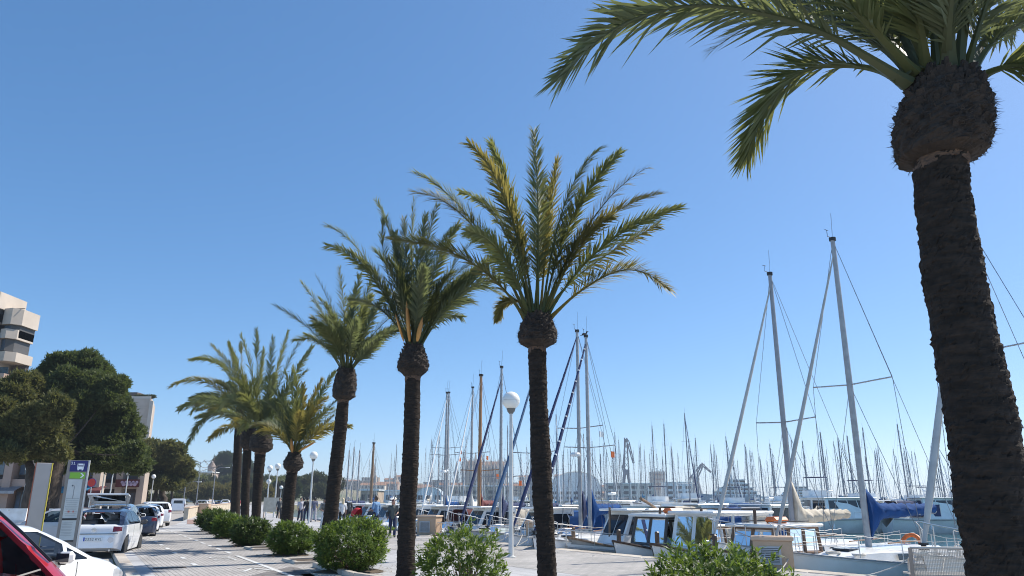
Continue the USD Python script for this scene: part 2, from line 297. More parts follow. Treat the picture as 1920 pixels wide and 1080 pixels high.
# ---------------------------------------------------------------- palm trees
m_trunk = usdkit.material(stage, L + 'palm_trunk', {'g': ('geometry', {}), 'tc': ('texture_coordinate', {}), 'n': ('noise_texture', dict(scale=7, detail=7, roughness=.7)), 'mp': ('mapping', dict(scale=(3, 3, 14))), 'n2': ('noise_texture', dict(scale=2.2, detail=5)),
    'r': ('rgb_ramp', {'ramp': [(0, (.009, .0075, .006)), (.42, (.020, .016, .013)), (.64, (.042, .031, .024)), (.8, (.085, .055, .038)), (1, (.13, .09, .065))]}), 'mx': ('mix_float', dict(fac=.5)),
    'b': ('bump', dict(strength=.9, distance=.03)), 'p': ('principled_bsdf', dict(roughness=.95, specular_ior_level=.15))},
    [('tc.object', 'n.vector'), ('tc.object', 'mp.vector'), ('mp.vector', 'n2.vector'), ('n.fac', 'mx.a'), ('n2.fac', 'mx.b'), ('mx.result', 'r.fac'), ('r.color', 'p.base_color'), ('n2.fac', 'b.height'), ('b.normal', 'p.normal')], surface='p.BSDF')
m_neck = M('palm_fresh_cut', (.15, .085, .05), (.06, .04, .03), 14, .9, .6, 30, stretch=(2, 2, 5))
m_boot = M('palm_leaf_bases', (.030, .020, .014), (.085, .057, .038), 9, .95, .8, 35, island=.55)
m_fibre = M('palm_fibre', (.035, .025, .018), (.10, .072, .05), 6, .95, island=.4)
m_rachis = M('palm_rachis', (.32, .24, .11), (.42, .28, .10), 2, .5, .2, 20)
m_frond = [leaf('palm_frond_green', (.100, .140, .060), (.185, .205, .085), .32, trc=(.36, .37, .10)), leaf('palm_frond_grey', (.105, .14, .080), (.185, .205, .110), .30, trc=(.30, .34, .12)),
           leaf('palm_frond_yellow', (.14, .155, .055), (.235, .22, .08), .34, trc=(.46, .38, .09))]
m_dry = leaf('palm_frond_dry', (.26, .17, .07), (.36, .26, .13), .25)
m_spathe = M('palm_spathe', (.50, .24, .05), (.38, .17, .04), 4, .6, .3, 20)

def bez_path(pts, n):
    """smooth curve through the points (Catmull-Rom)"""
    p = np.asarray(pts, float)
    if len(p) == 3:
        C = 2 * p[1] - .5 * (p[0] + p[2]); t = np.linspace(0, 1, n)[:, None]
        return (1 - t)**2 * p[0] + 2 * t * (1 - t) * C + t * t * p[2]
    q = np.vstack([2 * p[0] - p[1], p, 2 * p[-1] - p[-2]]); out = []
    T = np.linspace(0, len(p) - 1, n)
    for t in T:
        i = min(int(t), len(p) - 2); u = t - i; a, b, c, d = q[i:i + 4]
        out.append(.5 * (2*b + (c - a)*u + (2*a - 5*b + 4*c - d)*u*u + (3*b - a - 3*c + d)*u**3))
    return np.array(out)

def frond_mesh(pts, ll, nl, seed, w0=.016, rb=.03, bare=.20, lw=.011, hang=.35):
    """rachis as a tapering tube and two rows of narrow blades"""
    r = rng(seed); path = bez_path(pts, 30); seg = np.r_[0, np.cumsum(np.linalg.norm(np.diff(path, axis=0), axis=1))]; s = seg / seg[-1]
    mb = MB(); rad = rb * ((1 - s) ** 1.1 * .75 + .7 * np.exp(-s / .06)) + .004; mb.tube(path, rad, 5, flat=.6)
    tan = norm(np.gradient(path, axis=0)); side = np.cross(tan, [0, 0, 1.]); 
    side = np.where(np.linalg.norm(side, axis=1, keepdims=True) < .15, np.cross(tan, [0.3, 1., 0]), side); side = norm(side); 
    for i in range(1, len(side)):
        if np.dot(side[i], side[i - 1]) < 0: side[i] *= -1
    side = norm(side); nor = np.cross(side, tan); tw = np.radians(r.normal(0, 38)) * np.linspace(.6, 1.3, len(side))[:, None]; side, nor = side * np.cos(tw) + nor * np.sin(tw), nor * np.cos(tw) - side * np.sin(tw)
    t = np.linspace(bare, .995, nl); t = np.r_[t, t + .5 * (t[1] - t[0])]; sg = np.r_[np.ones(nl), -np.ones(nl)]; t = np.clip(t + r.normal(0, .004, 2 * nl), bare, 1)
    ip = lambda A: np.stack([np.interp(t, s, A[:, k]) for k in range(3)], 1)
    p, T, S, N = ip(path), norm(ip(tan)), norm(ip(side)), norm(ip(nor))
    prof = np.clip(np.minimum((t - bare) / .22 + .45, 1.0), 0, 1) * np.where(t > .62, 1 - .5 * ((t - .62) / .38) ** 1.3, 1)
    ln = ll * prof * r.uniform(.85, 1.12, 2 * nl)
    a = np.radians(49 - 25 * t + r.normal(0, 6, 2 * nl))[:, None]; v = np.radians(r.choice([-18, 12, 38, 60], 2 * nl) + r.normal(0, 8, 2 * nl))[:, None]
    d = norm(T * np.cos(a) + (S * sg[:, None] * np.cos(v) + N * np.sin(v)) * np.sin(a))
    wv = norm(np.cross(d, N + .3 * S)); g = np.array([0, 0, -1.]) * (hang * r.uniform(.4, 1.3, 2 * nl))[:, None]
    l = ln[:, None]; w = (lw * (.6 + .4 * prof))[:, None]
    A, B = p + wv * w * .45, p - wv * w * .45
    m1 = p + d * l * .45 + g * l * .06; m2 = p + d * l * .97 + g * l * .38
    C, D = m1 + wv * w, m1 - wv * w
    V = np.stack([A, B, C, D, m2], 1); n = 2 * nl; k = np.arange(n)[:, None] * 5
    mb.add(V.reshape(-1, 3), np.vstack([k + [0, 1, 3], k + [0, 3, 2], k + [2, 3, 4]]))
    return mb

def trunk_mesh(c, rad, rows, cols, seed, amp=.055):
    """ringed trunk: each ring is a course of cut leaf bases whose upper lip stands out"""
    r = rng(seed); c = np.asarray(c); L_ = np.r_[0, np.cumsum(np.linalg.norm(np.diff(c, axis=0), axis=1))]
    z = np.linspace(0, L_[-1], rows * 4); path = np.stack([np.interp(z, L_, c[:, k]) for k in range(3)], 1)
    ker = np.ones(9) / 9; pad = np.pad(path, ((4, 4), (0, 0)), mode='edge')
    path = np.where((np.arange(len(path)) > 4)[:, None] & (np.arange(len(path)) < len(path) - 5)[:, None], np.stack([np.convolve(pad[:, k], ker, 'valid') for k in range(3)], 1), path)
    R = np.interp(z, L_, rad)[:, None]; an = np.arange(cols) * 2 * np.pi / cols; I = np.arange(len(z))[:, None]; ca, sa = np.cos(an)[None], np.sin(an)[None]
    wob = meshkit.fbm(np.stack([ca * 2.2 + 0 * I, sa * 2.2 + 0 * I, I * .09 + 0 * ca], -1), 3, seed); rc = I / 4 + 2.2 * wob; row = np.floor(rc).astype(int); ph = rc - row
    nb = 9; rnd = r.uniform(0, 1.1, (rows + 6, nb)); u = (an[None] / (2 * np.pi) * nb + .5 * (row % 2) + .3 * np.sin(row * 1.7)) % nb; k = u.astype(int) % nb; e = np.abs(u - np.floor(u) - .5) * 2
    lip = ph * (1 - .6 * e ** 3) * rnd[row % (rows + 6), k]; big = meshkit.fbm(np.stack([ca * 1.3 + 0 * I, sa * 1.3 + 0 * I, I * .03 + 0 * ca], -1), 3, seed + 5) - .5
    rr = R * (1 + amp * (lip * 1.9 - .6) + .10 * big) + r.normal(0, .004, (len(z), cols))
    return MB().rings(path[:, None] + np.stack([rr * ca, rr * sa, r.normal(0, .004, rr.shape) - .012 * e * ph], -1), cap=True)

def boot_mesh(c0, c1, prof, n, seed, rs=1.0):
    """swollen head of cut leaf bases: overlapping woody stubs in a spiral round an uneven core"""
    r = rng(seed); c0, c1 = np.asarray(c0), np.asarray(c1); ax = c1 - c0; H = np.linalg.norm(ax); ax /= H
    N_ = 30 if n < 200 else 64; zz = np.linspace(0, 1, N_ * 2 // 3); an = np.arange(N_) * 2 * np.pi / N_; V = []
    for z in zz:
        R = np.interp(z, [p[0] for p in prof], [p[1] for p in prof])
        rr = R * (.84 + .26 * meshkit.fbm(np.stack([np.cos(an) * 5, np.sin(an) * 5, np.full(N_, z * 11)], 1), 4, seed) + .05 * r.random(N_))
        V.append(c0 + ax * z * H + np.stack([rr * np.cos(an), rr * np.sin(an), np.zeros(N_)], 1))
    core = MB().rings(np.array(V)); stubs, fib = MB(), MB()
    for k in range(n):
        z = ((k + .5) / n) ** 1.15 - .02; th = k * 2.39996 + r.normal(0, .2); R = np.interp(z, [p[0] for p in prof], [p[1] for p in prof])
        o = np.array([math.cos(th), math.sin(th), 0]); s_ = np.array([-o[1], o[0], 0]); b = c0 + ax * z * H + o * R * .80
        l = H * r.uniform(.09, .17); w = R * r.uniform(.09, .17); th_ = R * r.uniform(.05, .12)
        up = norm(ax * r.uniform(.5, 1.1) + o * (r.uniform(.02, .40) + .5 * max(0, .25 - z) * 3) + s_ * r.normal(0, .22)); e = b + up * l; q = o * th_
        stubs.add(np.array([b - s_*w, b + s_*w, b + s_*w*.9 + q, b - s_*w*.9 + q, e - s_*w*.6, e + s_*w*.6, e + s_*w*.5 + q, e - s_*w*.5 + q]), BOXF)
    for k in range(int(n * 4)):
        z = r.uniform(.02, 1); th = r.uniform(0, 6.283); R = np.interp(z, [p[0] for p in prof], [p[1] for p in prof]) * .98
        o = np.array([math.cos(th), math.sin(th), 0]); b = c0 + ax * z * H + o * R; d = norm(o * r.uniform(.2, .9) + np.array([r.normal(0, .5), r.normal(0, .5), r.normal(-.1, .7)])); l = R * r.uniform(.06, .24); s_ = norm(np.cross(d, r.normal(0, 1, 3))) * R * .011
        fib.add([b - s_, b + s_, b + d * l + r.normal(0, .01, 3)], [[0, 1, 2]])
    return core, stubs, fib

PALMS = {}
def palm(key, label, Y, trunk, boot, fronds, ll, nl, L3, lw, rb, fm, seed, rows, cols, extra=0, nstub=150, base=None, spathes=(), Yt=None, rnd_el=(35, 80)):
    """trunk: pixels (x, y, width) from the ground up; boot: pixels (x, y, width) bottom to top; fronds: lists of pixels from base to tip"""
    r = rng(seed); Yt = Yt or Y
    top = boot[-1]
    tp = [P(x, y, Y + (Yt - Y) * i / max(1, len(trunk) - 1)) for i, (x, y, w) in enumerate(trunk)]; tr = [pxsize(p, w) / 2 for p, (x, y, w) in zip(tp, trunk)]
    g = np.array([*(base if base is not None else tp[0][:2] + (tp[0] - tp[1])[:2] * .2), -.05])
    if tp[0][2] > .05: tp = [g] + tp; tr = [tr[0] * 1.06] + tr
    else: tp[0][2] = -.05
    t = thing('palm_tree', label, 'palm tree', g, group='palms in a row along the promenade'); o = g
    b0, b1 = P(*boot[0][:2], Yt), P(*top[:2], Yt); H = np.linalg.norm(b1 - b0)
    tp.append(b0 + (b1 - b0) * .05); tr.append(tr[-1])
    obj('trunk', (lambda m: (m[0] - o, m[1]))(trunk_mesh(tp, tr, rows, cols, seed).out()), m_trunk, t, smooth=35)
    neck = MB(); k0 = tp[-1] - norm(tp[-1] - tp[-2]) * H * .16; rr = tr[-1]
    neck.rings(np.array([k0 + (tp[-1] - k0) * z + np.stack([rr * q * np.cos(a), rr * q * np.sin(a), .03 * np.sin(a * 3 + z * 5) + .015 * np.sin(a * 8)], 1) for z, q in ((0, 1.0), (.3, 1.04), (.6, 1.01), (1.05, 1.05)) for a in [np.arange(20) * 2 * np.pi / 20]]))
    obj('trunk_neck', (lambda m: (m[0] - o, m[1]))(neck.out()), m_neck, t, smooth=40, label='pale freshly trimmed ring below the crown')
    prof = [((b0[2] - P(x, y, Yt)[2]) / (b0[2] - b1[2]), pxsize(P(x, y, Yt), w) / 2) for x, y, w in boot]
    core, stubs, fib = boot_mesh(b0, b1, prof, nstub, seed)
    hd = obj('crown_base', (lambda m: (m[0] - o, m[1]))(core.out()), m_boot, t)
    obj('leaf_stubs', (lambda m: (m[0] - o, m[1]))(stubs.out()), m_boot, hd, kind='stuff'); obj('fibres', (lambda m: (m[0] - o, m[1]))(fib.out()), m_fibre, hd, kind='stuff')
    ctr = b1; Rt = prof[-1][1]
    def add(pts, m, k, sc=1.0):
        obj('frond', (lambda q: (q[0] - o, q[1]))(frond_mesh(pts, ll * sc, nl, seed * 100 + k, rb=rb, lw=lw).out()), m, t)
    k = 0
    for fr in fronds:
        opt = fr[-1] if isinstance(fr[-1], dict) else {}; fp = [q for q in fr if not isinstance(q, dict)]
        if len(fp) == 1: fp = [None] + fp
        tip2 = P(*fp[-1], Yt); lat = np.linalg.norm(tip2 - ctr); Ln = opt.get('L', L3); dep = opt.get('dy', None)
        if dep is None: dep = math.sqrt(max(Ln**2 - lat**2, .04)) * .8 * (1 if k % 2 else -1); dep = np.clip(dep, -Ln * .55, Ln * .55)
        if fp[0] is None:                                                  # base from the crown, mid raised
            dx = tip2 - ctr; st = ctr + norm(np.array([dx[0], dep, 0.05])) * Rt * .6; tip = P(fp[1][0], fp[1][1], Yt + dep)
            d = tip - st; hor = math.hypot(d[0], d[1]); mid = st + d * .52 + np.array([0, 0, .20 * hor])
            if len(fp) == 3: mid, tip = P(*fp[1], Yt + dep * .45), P(*fp[2], Yt + dep)
            pts = [st, mid, tip]
        else:
            n = len(fp); pts = [P(x, y, Yt + dep * (i / (n - 1))) for i, (x, y) in enumerate(fp)]
        add(pts, fm[(k * 7 + seed) % len(fm)] if 'm' not in opt else opt['m'], k, opt.get('s', 1.0)); k += 1
    for e in range(extra):                                                 # the rest of the crown, all round
        az = e * 2.39996 + r.uniform(-.3, .3); el = math.radians(r.uniform(*rnd_el)); Ln = L3 * r.uniform(.75, 1.0)
        h = np.array([math.cos(az), math.sin(az), 0]); st = ctr + h * Rt * .5; mid = st + (h * math.cos(el) + np.array([0, 0, math.sin(el)])) * Ln * .55
        tip = st + h * Ln * (math.cos(el) * .95 + .12) + np.array([0, 0, Ln * (math.sin(el) * .95 - .28 * math.cos(el))])
        add([st, mid, tip], fm[(e + seed) % len(fm)], k); k += 1
    for i, (x, y, x2, y2, w) in enumerate(spathes):
        a, b = P(x, y, Yt - .25), P(x2, y2, Yt - .35); rr = pxsize(a, w) / 2; s = MB().tube(bez_path([a, (a + b) / 2, b], 9), np.array([.5, .8, 1, 1, 1, .9, .75, .5, .12]) * rr, 8, flat=.5)
        obj('flower_spathe', (lambda m: (m[0] - o, m[1]))(s.out()), m_spathe, t, smooth=True)
    PALMS[key] = (t, b1); return t

q1 = lambda L_: [(1000 + x / 2.077, y / 2.077) for x, y in L_]
q2 = lambda L_: [(580 + x / 2.297, 230 + y / 2.297) for x, y in L_]
q3 = lambda L_: [(300 + x / 2.571, 480 + y / 2.571) for x, y in L_]
GR, GY = m_frond[0], m_frond[1]
palm('p1', 'nearest palm at the right edge, thick leaning trunk and crown cut by the frame', 5.1,
     [(1876, 1105, 112), (1872, 1040, 108), (1857, 960, 122), (1853, 890, 123), (1841, 800, 119), (1828, 729, 115), (1813, 650, 110), (1798, 566, 103), (1788, 520, 104), (1774, 420, 97), (1763, 330, 92)],
     [(1766, 300, 100), (1759, 293, 150), (1762, 272, 162), (1767, 236, 168), (1768, 202, 157), (1768, 176, 136), (1770, 150, 96)],
     [q1([(1460, 330), (1300, 225), (1130, 130), (900, 55), (650, 22), (430, 60), (250, 160), (110, 300)]) + [dict(dy=-.5, s=1.05)],
      q1([(1430, 315), (1330, 270), (1200, 255), (1060, 275), (950, 365), (880, 480), (832, 610)]) + [dict(dy=.9)],
      q1([(1475, 300), (1400, 215), (1280, 135), (1130, 55), (1000, -10), (820, -110)]) + [dict(dy=.4)],
      q1([(1510, 290), (1440, 150), (1370, 20), (1290, -120), (1160, -290)]) + [dict(dy=.6)],
      q1([(1535, 285), (1510, 120), (1470, -60), (1400, -300)]) + [dict(dy=-.6)],
      q1([(1570, 285), (1556, 100), (1545, -100), (1500, -400)]) + [dict(dy=.3)],
      q1([(1605, 290), (1615, 120), (1630, -80), (1640, -420)]) + [dict(dy=-.9)],
      q1([(1640, 285), (1670, 80), (1700, -150), (1740, -420)]) + [dict(dy=.5)],
      q1([(1680, 285), (1735, 100), (1800, -80), (1920, -260)]) + [dict(dy=-.3)],
      q1([(1700, 290), (1790, 165), (1911, 85), (2060, 45), (2230, 90)]) + [dict(dy=.3)],
      q1([(1720, 312), (1800, 272), (1900, 255), (2010, 300), (2080, 400)]) + [dict(dy=-.5)],
      q1([(1695, 270), (1765, 150), (1870, 40), (2000, -50), (2180, -90)]) + [dict(dy=.9)],
      q1([(1490, 300), (1360, 190), (1200, 105), (1040, 70), (860, 95), (700, 190)]) + [dict(dy=1.6, s=.9)],
      q1([(1480, 290), (1330, 120), (1180, -10), (1000, -130), (760, -190)]) + [dict(dy=-.8)],
      q1([(1500, 290), (1420, 170), (1290, 80), (1150, 40), (1000, 60)]) + [dict(dy=1.9, s=.9)]],
     .47, 130, 2.7, 0.0125, .052, [m_frond[0], m_frond[1], m_frond[1]], 11, 60, 84, extra=7, nstub=560, base=(3.55, 5.12), rnd_el=(55, 85))
palm('p2', 'palm with wide open fan crown and trimmed bulb, right of the tall globe lamp', 10.35,
     [(1032, 1152, 40), (1026, 1080, 36), (1023, 1000, 34), (1017, 930, 38), (1014, 840, 37), (1010, 760, 33), (1007, 655, 33)],
     [(1007, 652, 36), (1007, 642, 70), (1007, 625, 72), (1008, 608, 62), (1009, 590, 42)],
     [[(995, 590), (950, 382), (880, 269)], [(1000, 585), (967, 404), (922, 269)], [(1008, 590), (1009, 404), (1002, 247)], [(1014, 585), (1028, 426), (1046, 302)], [(1018, 588), (1058, 385), (1124, 278)], [(1020, 590), (1072, 413), (1161, 287)],
      [(1022, 590), (1112, 410), (1213, 315)], [(1024, 592), (1111, 435), (1233, 365), dict(m=m_frond[2])], [(1026, 594), (1133, 461), (1272, 391)], [(1026, 590), (1094, 509), (1233, 422)], [(1030, 597), (1085, 548), (1150, 511), (1205, 510), (1252, 541), dict(m=m_frond[2])],
      [(990, 592), (876, 404), (780, 326)], [(988, 594), (885, 422), (780, 361)], [(994, 588), (941, 426), (863, 361)], [(985, 600), (885, 494), (732, 448), dict(m=m_frond[2])], [(984, 595), (972, 565), (945, 570), (933, 598), dict(dy=.3, s=.55)], [(990, 590), (941, 478), (880, 435)], [(1003, 590), (1012, 440), (1018, 330)]],
     .37, 145, 2.55, .0115, .038, [m_frond[0], m_frond[2], m_frond[0]], 22, 46, 48, extra=2, nstub=330, base=(.56, 10.36), rnd_el=(60, 86))
palm('p3', 'palm with orange flower spathes in a dense crown, second trunk left of the globe lamp', 15.75,
     [(762, 1078, 36), (761, 1040, 33), (764, 960, 32), (769, 870, 31), (772, 800, 30), (774, 706, 29)],
     [(774, 706, 30), (775, 694, 56), (776, 680, 58), (776, 664, 46), (776, 648, 32)],
     [q2(f) for f in [[(430, 960), (250, 600), (80, 445)], [(425, 965), (260, 650), (75, 530)], [(440, 950), (370, 560), (290, 340)], [(450, 950), (440, 560), (450, 330)], [(460, 950), (500, 580), (550, 360)], [(465, 950), (540, 640), (640, 440)], [(470, 955), (590, 670), (720, 500)],
      [(475, 960), (640, 720), (820, 560)], [(480, 965), (680, 720), (880, 690)], [(480, 960), (670, 735), (830, 745)], [(440, 950), (330, 620), (320, 420)], [(455, 950), (480, 700), (600, 470)], [(440, 955), (400, 700), (370, 480)], [(436, 960), (320, 720), (180, 560)], [(455, 945), (455, 720), (500, 400)], [(470, 950), (560, 780), (700, 640)], [(450, 950), (420, 650), (410, 420)]]],
     .42, 115, 2.5, .0135, .034, [m_frond[0], m_frond[1]], 33, 42, 40, extra=14, nstub=260, base=(-2.24, 15.75), spathes=[(768, 640, 762, 565, 15), (782, 640, 792, 595, 17), (757, 640, 741, 588, 9)])
palm('p4', 'palm with greyish upright crown behind the biggest oleander bush', 21.5,
     [(614, 1041, 30), (616, 1000, 28), (621, 960, 27), (627, 900, 25), (633, 850, 25), (639, 800, 24), (643, 755, 21)],
     [(644, 750, 24), (646, 744, 42), (648, 728, 45), (650, 710, 40), (650, 692, 30)],
     [q3(f) for f in [[(880, 560), (740, 370), (555, 240)], [(885, 550), (810, 330), (685, 130)], [(890, 550), (840, 300), (750, 95)], [(900, 550), (890, 300), (865, 60)], [(905, 550), (925, 320), (960, 95)], [(910, 550), (955, 330), (1015, 110)], [(915, 555), (980, 380), (1080, 200)], [(920, 560), (1020, 430), (1138, 335)], [(918, 560), (1010, 400), (1150, 260)],
      [(880, 560), (800, 440), (700, 380)], [(885, 555), (830, 420), (740, 300)], [(900, 550), (910, 360), (920, 200)], [(915, 560), (1000, 460), (1060, 400)], [(890, 555), (860, 400), (800, 230)]]],
     .44, 100, 2.5, .016, .034, [m_frond[1], m_frond[0]], 44, 46, 30, extra=15, nstub=120, base=(-5.4, 21.5))
palm('p5', 'short palm with small bulb and reddish spathes, third trunk left of the lamps', 26.8,
     [(529, 1021, 24), (537, 984, 23), (542, 930, 22), (548, 884, 20)], [(549, 883, 22), (551, 876, 36), (552, 866, 37), (552, 856, 27), (552, 848, 20)],
     [q3(f) for f in [[(640, 955), (650, 740), (600, 560)], [(645, 950), (680, 780), (690, 620)], [(655, 950), (750, 720), (840, 560)], [(660, 955), (760, 800), (860, 690)], [(665, 960), (780, 845), (915, 820)], [(635, 960), (605, 870), (545, 800)], [(640, 955), (620, 780), (540, 640)], [(650, 950), (710, 760), (780, 600)], [(645, 955), (660, 700), (640, 540)], [(655, 950), (700, 800), (740, 680)], [(660, 955), (740, 860), (840, 770)]]],
     .44, 85, 2.5, .018, .034, [m_frond[0], m_frond[1], m_frond[2]], 55, 34, 26, extra=14, nstub=90, base=(-8.3, 26.8), spathes=[(548, 848, 546, 822, 10), (560, 846, 592, 828, 8)], rnd_el=(30, 80))
palm('p6', 'palm with broad dark bulb and full crown in the far group', 33.,
     [(478, 1003, 18), (479, 984, 17), (482, 930, 17), (485, 885, 19), (488, 850, 20)], [(489, 848, 24), (491, 842, 42), (492, 830, 42), (492, 818, 38), (491, 808, 28)],
     [q3(f) for f in [[(490, 830), (440, 560), (390, 380)], [(492, 830), (470, 560), (465, 355)], [(495, 830), (530, 560), (545, 390)], [(495, 830), (560, 560), (615, 365)], [(497, 832), (600, 560), (680, 405)], [(497, 832), (630, 600), (735, 435)], [(500, 835), (610, 660), (705, 555)], [(488, 832), (380, 600), (250, 430)], [(486, 835), (340, 560), (150, 500)], [(490, 830), (400, 600), (330, 420)], [(484, 838), (370, 700), (290, 740)], [(500, 835), (580, 720), (640, 760)]]],
     .50, 90, 2.9, .021, .036, [m_frond[0], m_frond[1], m_frond[0]], 66, 34, 24, extra=20, nstub=90, base=(-11.5, 33.), rnd_el=(15, 75))
palm('p7', 'palm with ragged bulb, between two trunks of the far group', 40.,
     [(459, 1000, 17), (459, 965, 16), (461, 900, 15), (464, 842, 15)], [(465, 842, 18), (466, 836, 28), (467, 820, 29), (467, 804, 20)],
     [q3(f) for f in [[(425, 820), (250, 620), (50, 630)], [(425, 820), (250, 690), (90, 745)], [(425, 815), (320, 560), (160, 500)], [(430, 815), (400, 600), (390, 420)], [(420, 825), (260, 760), (130, 920)], [(430, 815), (480, 600), (500, 450)], [(425, 815), (330, 640), (200, 590)]]],
     .54, 84, 3.0, .025, .036, [m_frond[1], m_frond[0], m_frond[2]], 77, 28, 20, extra=20, nstub=60, base=(-14.6, 40.), rnd_el=(5, 70))
palm('p8', 'palm with plain leaning trunk, leftmost of the row', 46.5,
     [(440, 985, 18), (441, 950, 17), (444, 880, 16), (448, 795, 15)], [(448, 795, 17), (449, 788, 21), (450, 778, 20), (450, 768, 15)],
     [q3(f) for f in [[(385, 740), (300, 520), (150, 500)], [(385, 740), (250, 600), (60, 620)], [(385, 740), (320, 560), (255, 430)], [(385, 745), (260, 700), (90, 730)], [(390, 740), (370, 560), (330, 420)], [(385, 740), (280, 660), (150, 760)]]],
     .54, 84, 3.1, .026, .036, [m_frond[0], m_frond[1], m_frond[2]], 88, 28, 20, extra=22, nstub=50, base=(-17.5, 46.5), rnd_el=(0, 65))
# kerbed tree pits round the palms of the row
for (x, y, lab) in ((.56, 10.36, None), (-2.24, 15.75, 'stone bordered tree pit at the foot of the palm with spathes'), (-5.4, 21.5, 'stone bordered tree pit at the foot of the grey-green palm'), (-8.3, 26.8, 'stone bordered tree pit under the short palm')):
    if lab is None: continue
    t = thing('tree_pit', lab, 'tree pit', (x, y, 0), ROADA)
    obj('soil', MB().box((0, 0, .012), (1.2, 1.2, .02)), m_soil, t)
    for k in range(4): obj('border_stone', MB().box((*(rotz(np.array([.66, 0, 0]), k * math.pi / 2)[:2]), .025), (.12, 1.44 if k % 2 == 0 else 1.2, .09), k * math.pi / 2, .012), kv[k % 3], t)
# ---------------------------------------------------------------- oleander bushes
m_olean = [leaf('oleander_leaf', (.062, .112, .022), (.15, .215, .042), .32, .4, .4, trc=(.25, .36, .05), sc=3), leaf('oleander_leaf_dark', (.048, .085, .024), (.105, .15, .038), .26, .4, .4, trc=(.18, .26, .05), sc=3)]
m_stem = M('bush_stem', (.14, .085, .06), (.22, .15, .10), 6, .9)
m_dead = M('dead_leaves', (.20, .12, .05), (.30, .20, .09), 3, .8, island=.4)
def bush(label, x, y, w, h, n, seed, mat, sc=1.0):
    r = rng(seed); t = thing('oleander_bush', label, 'bush', (x, y, 0), group='oleander bushes in the palm row'); st, lf = MB(), MB()
    rx, rz = w / 2, h * .89
    for k in range(int(26 * w)):                                              # branching stems from the ground
        a = r.uniform(0, 6.283); e = r.uniform(.1, 1.0) ** .5; p0 = np.array([math.cos(a), math.sin(a), 0]) * r.uniform(0, .18) * rx
        tip = np.array([math.cos(a) * e * rx * .85, math.sin(a) * e * rx * .85, rz * (1 - .55 * e ** 2) * r.uniform(.7, .92)]); mid = (p0 + tip) / 2 * np.array([.85, .85, 1.1])
        st.tube(bez_path([p0, mid, tip], 5), np.linspace(.011, .004, 5), 4, cap=False)
    # shoots over the crown, each a whorl of narrow leaves
    ns = n // 14
    u = r.uniform(-1, 1, (ns, 3)); u = norm(r.normal(0, 1, (ns, 3))); rad = r.uniform(.55, 1.0, ns) ** .45
    lump = .66 + .62 * meshkit.fbm(u * 1.9 + seed * 3.3, 3, seed) + (r.random(ns) < .05) * r.uniform(.05, .16, ns)
    c = u * (rad * lump)[:, None] * [rx, rx, rz * .56] + [0, 0, rz * .52]; c = c[c[:, 2] > .07]; ns = len(c)
    ax = norm(norm((c - [0, 0, rz * .35]) / [rx, rx, rz]) + [0, 0, .75] + r.normal(0, .25, (ns, 3)))
    k = np.repeat(np.arange(ns), 14); N = len(k); A = ax[k]; ref = norm(np.cross(A, r.normal(0, 1, (N, 3)))); d = norm(A * r.uniform(.35, 1.1, (N, 1)) + ref * r.uniform(.5, 1.1, (N, 1)))
    ln = r.uniform(.07, .13, (N, 1)) * sc; s_ = norm(np.cross(d, A + r.normal(0, .2, (N, 3)))) * r.uniform(.008, .0125, (N, 1)) * sc * 1.15
    b = c[k] + A * r.uniform(-.07, .06, (N, 1)) * sc; m_ = b + d * ln * .5; e = b + d * ln - [0, 0, .012]
    V = np.stack([b, m_ + s_, m_ - s_, e], 1).reshape(-1, 3); q = np.arange(N)[:, None] * 4
    lf.add(V, np.vstack([q + [0, 1, 2], q + [1, 3, 2]]))
    an = np.linspace(0, 6.283, 25)[:-1]; obj('soil', MB().rings(np.array([[(rr * w * math.cos(q) * (1 + .12 * math.sin(3 * q + seed)), rr * w * math.sin(q) * (1 + .1 * math.cos(2 * q)), zz) for q in an] for rr, zz in ((.44, .0125), (.38, .03), (.2, .06), (.01, .07))]), cap=False), m_soil, t, smooth=True)
    dl = MB(); nd = 130; q = r.normal(0, .42 * w, (nd, 2)); az = r.uniform(0, 6.283, nd)
    for k_ in range(nd): e1 = np.array([math.cos(az[k_]), math.sin(az[k_]), .05]) * .045; e2 = np.array([-math.sin(az[k_]), math.cos(az[k_]), 0]) * .010; o_ = np.array([*q[k_], .03 if abs(q[k_]).max() > .3 * w else .08]); dl.add([o_ - e1, o_ + e2, o_ + e1 + [0, 0, .012], o_ - e2], [[0, 1, 2], [0, 2, 3]])
    obj('fallen_leaves', dl, m_dead, t, kind='stuff')
    obj('stems', st, m_stem, t); obj('foliage', lf, mat, t, kind='stuff')
    return t
bush('oleander bush cut by the bottom edge, nearest, between the two nearest palms', 2.02, 7.75, 1.62, 1.22, 13500, 1, m_olean[0], .95)
bush('open airy oleander with visible brown stems, at the foot of the tall globe lamp', -.80, 13.0, 1.46, 1.22, 5000, 2, m_olean[0], 1.15)
bush('biggest dense oleander, right of the grey-green palm trunk', -3.82, 18.6, 1.78, 1.24, 13000, 3, m_olean[0], 1.2)
bush('rounded oleander between the grey-green palm and the short palm', -6.72, 23.8, 1.36, .95, 8000, 4, m_olean[0], 1.35)
bush('dull brownish oleander left of the short palm trunk', -9.52, 28.4, 1.32, 1.0, 6500, 5, m_olean[1], 1.5)
bush('small oleander left of the brownish one, near the broad bulb palm', -12.35, 33.8, 1.25, .98, 5000, 6, m_olean[0], 1.7)
bush('oleander at the left end of the row, by the road', -15.9, 41.2, 1.5, 1.1, 4500, 7, m_olean[1], 2.0)
bush('oleander half hidden second from the left end of the row', -14.3, 38.0, 1.35, 1.08, 4500, 8, m_olean[1], 1.9)

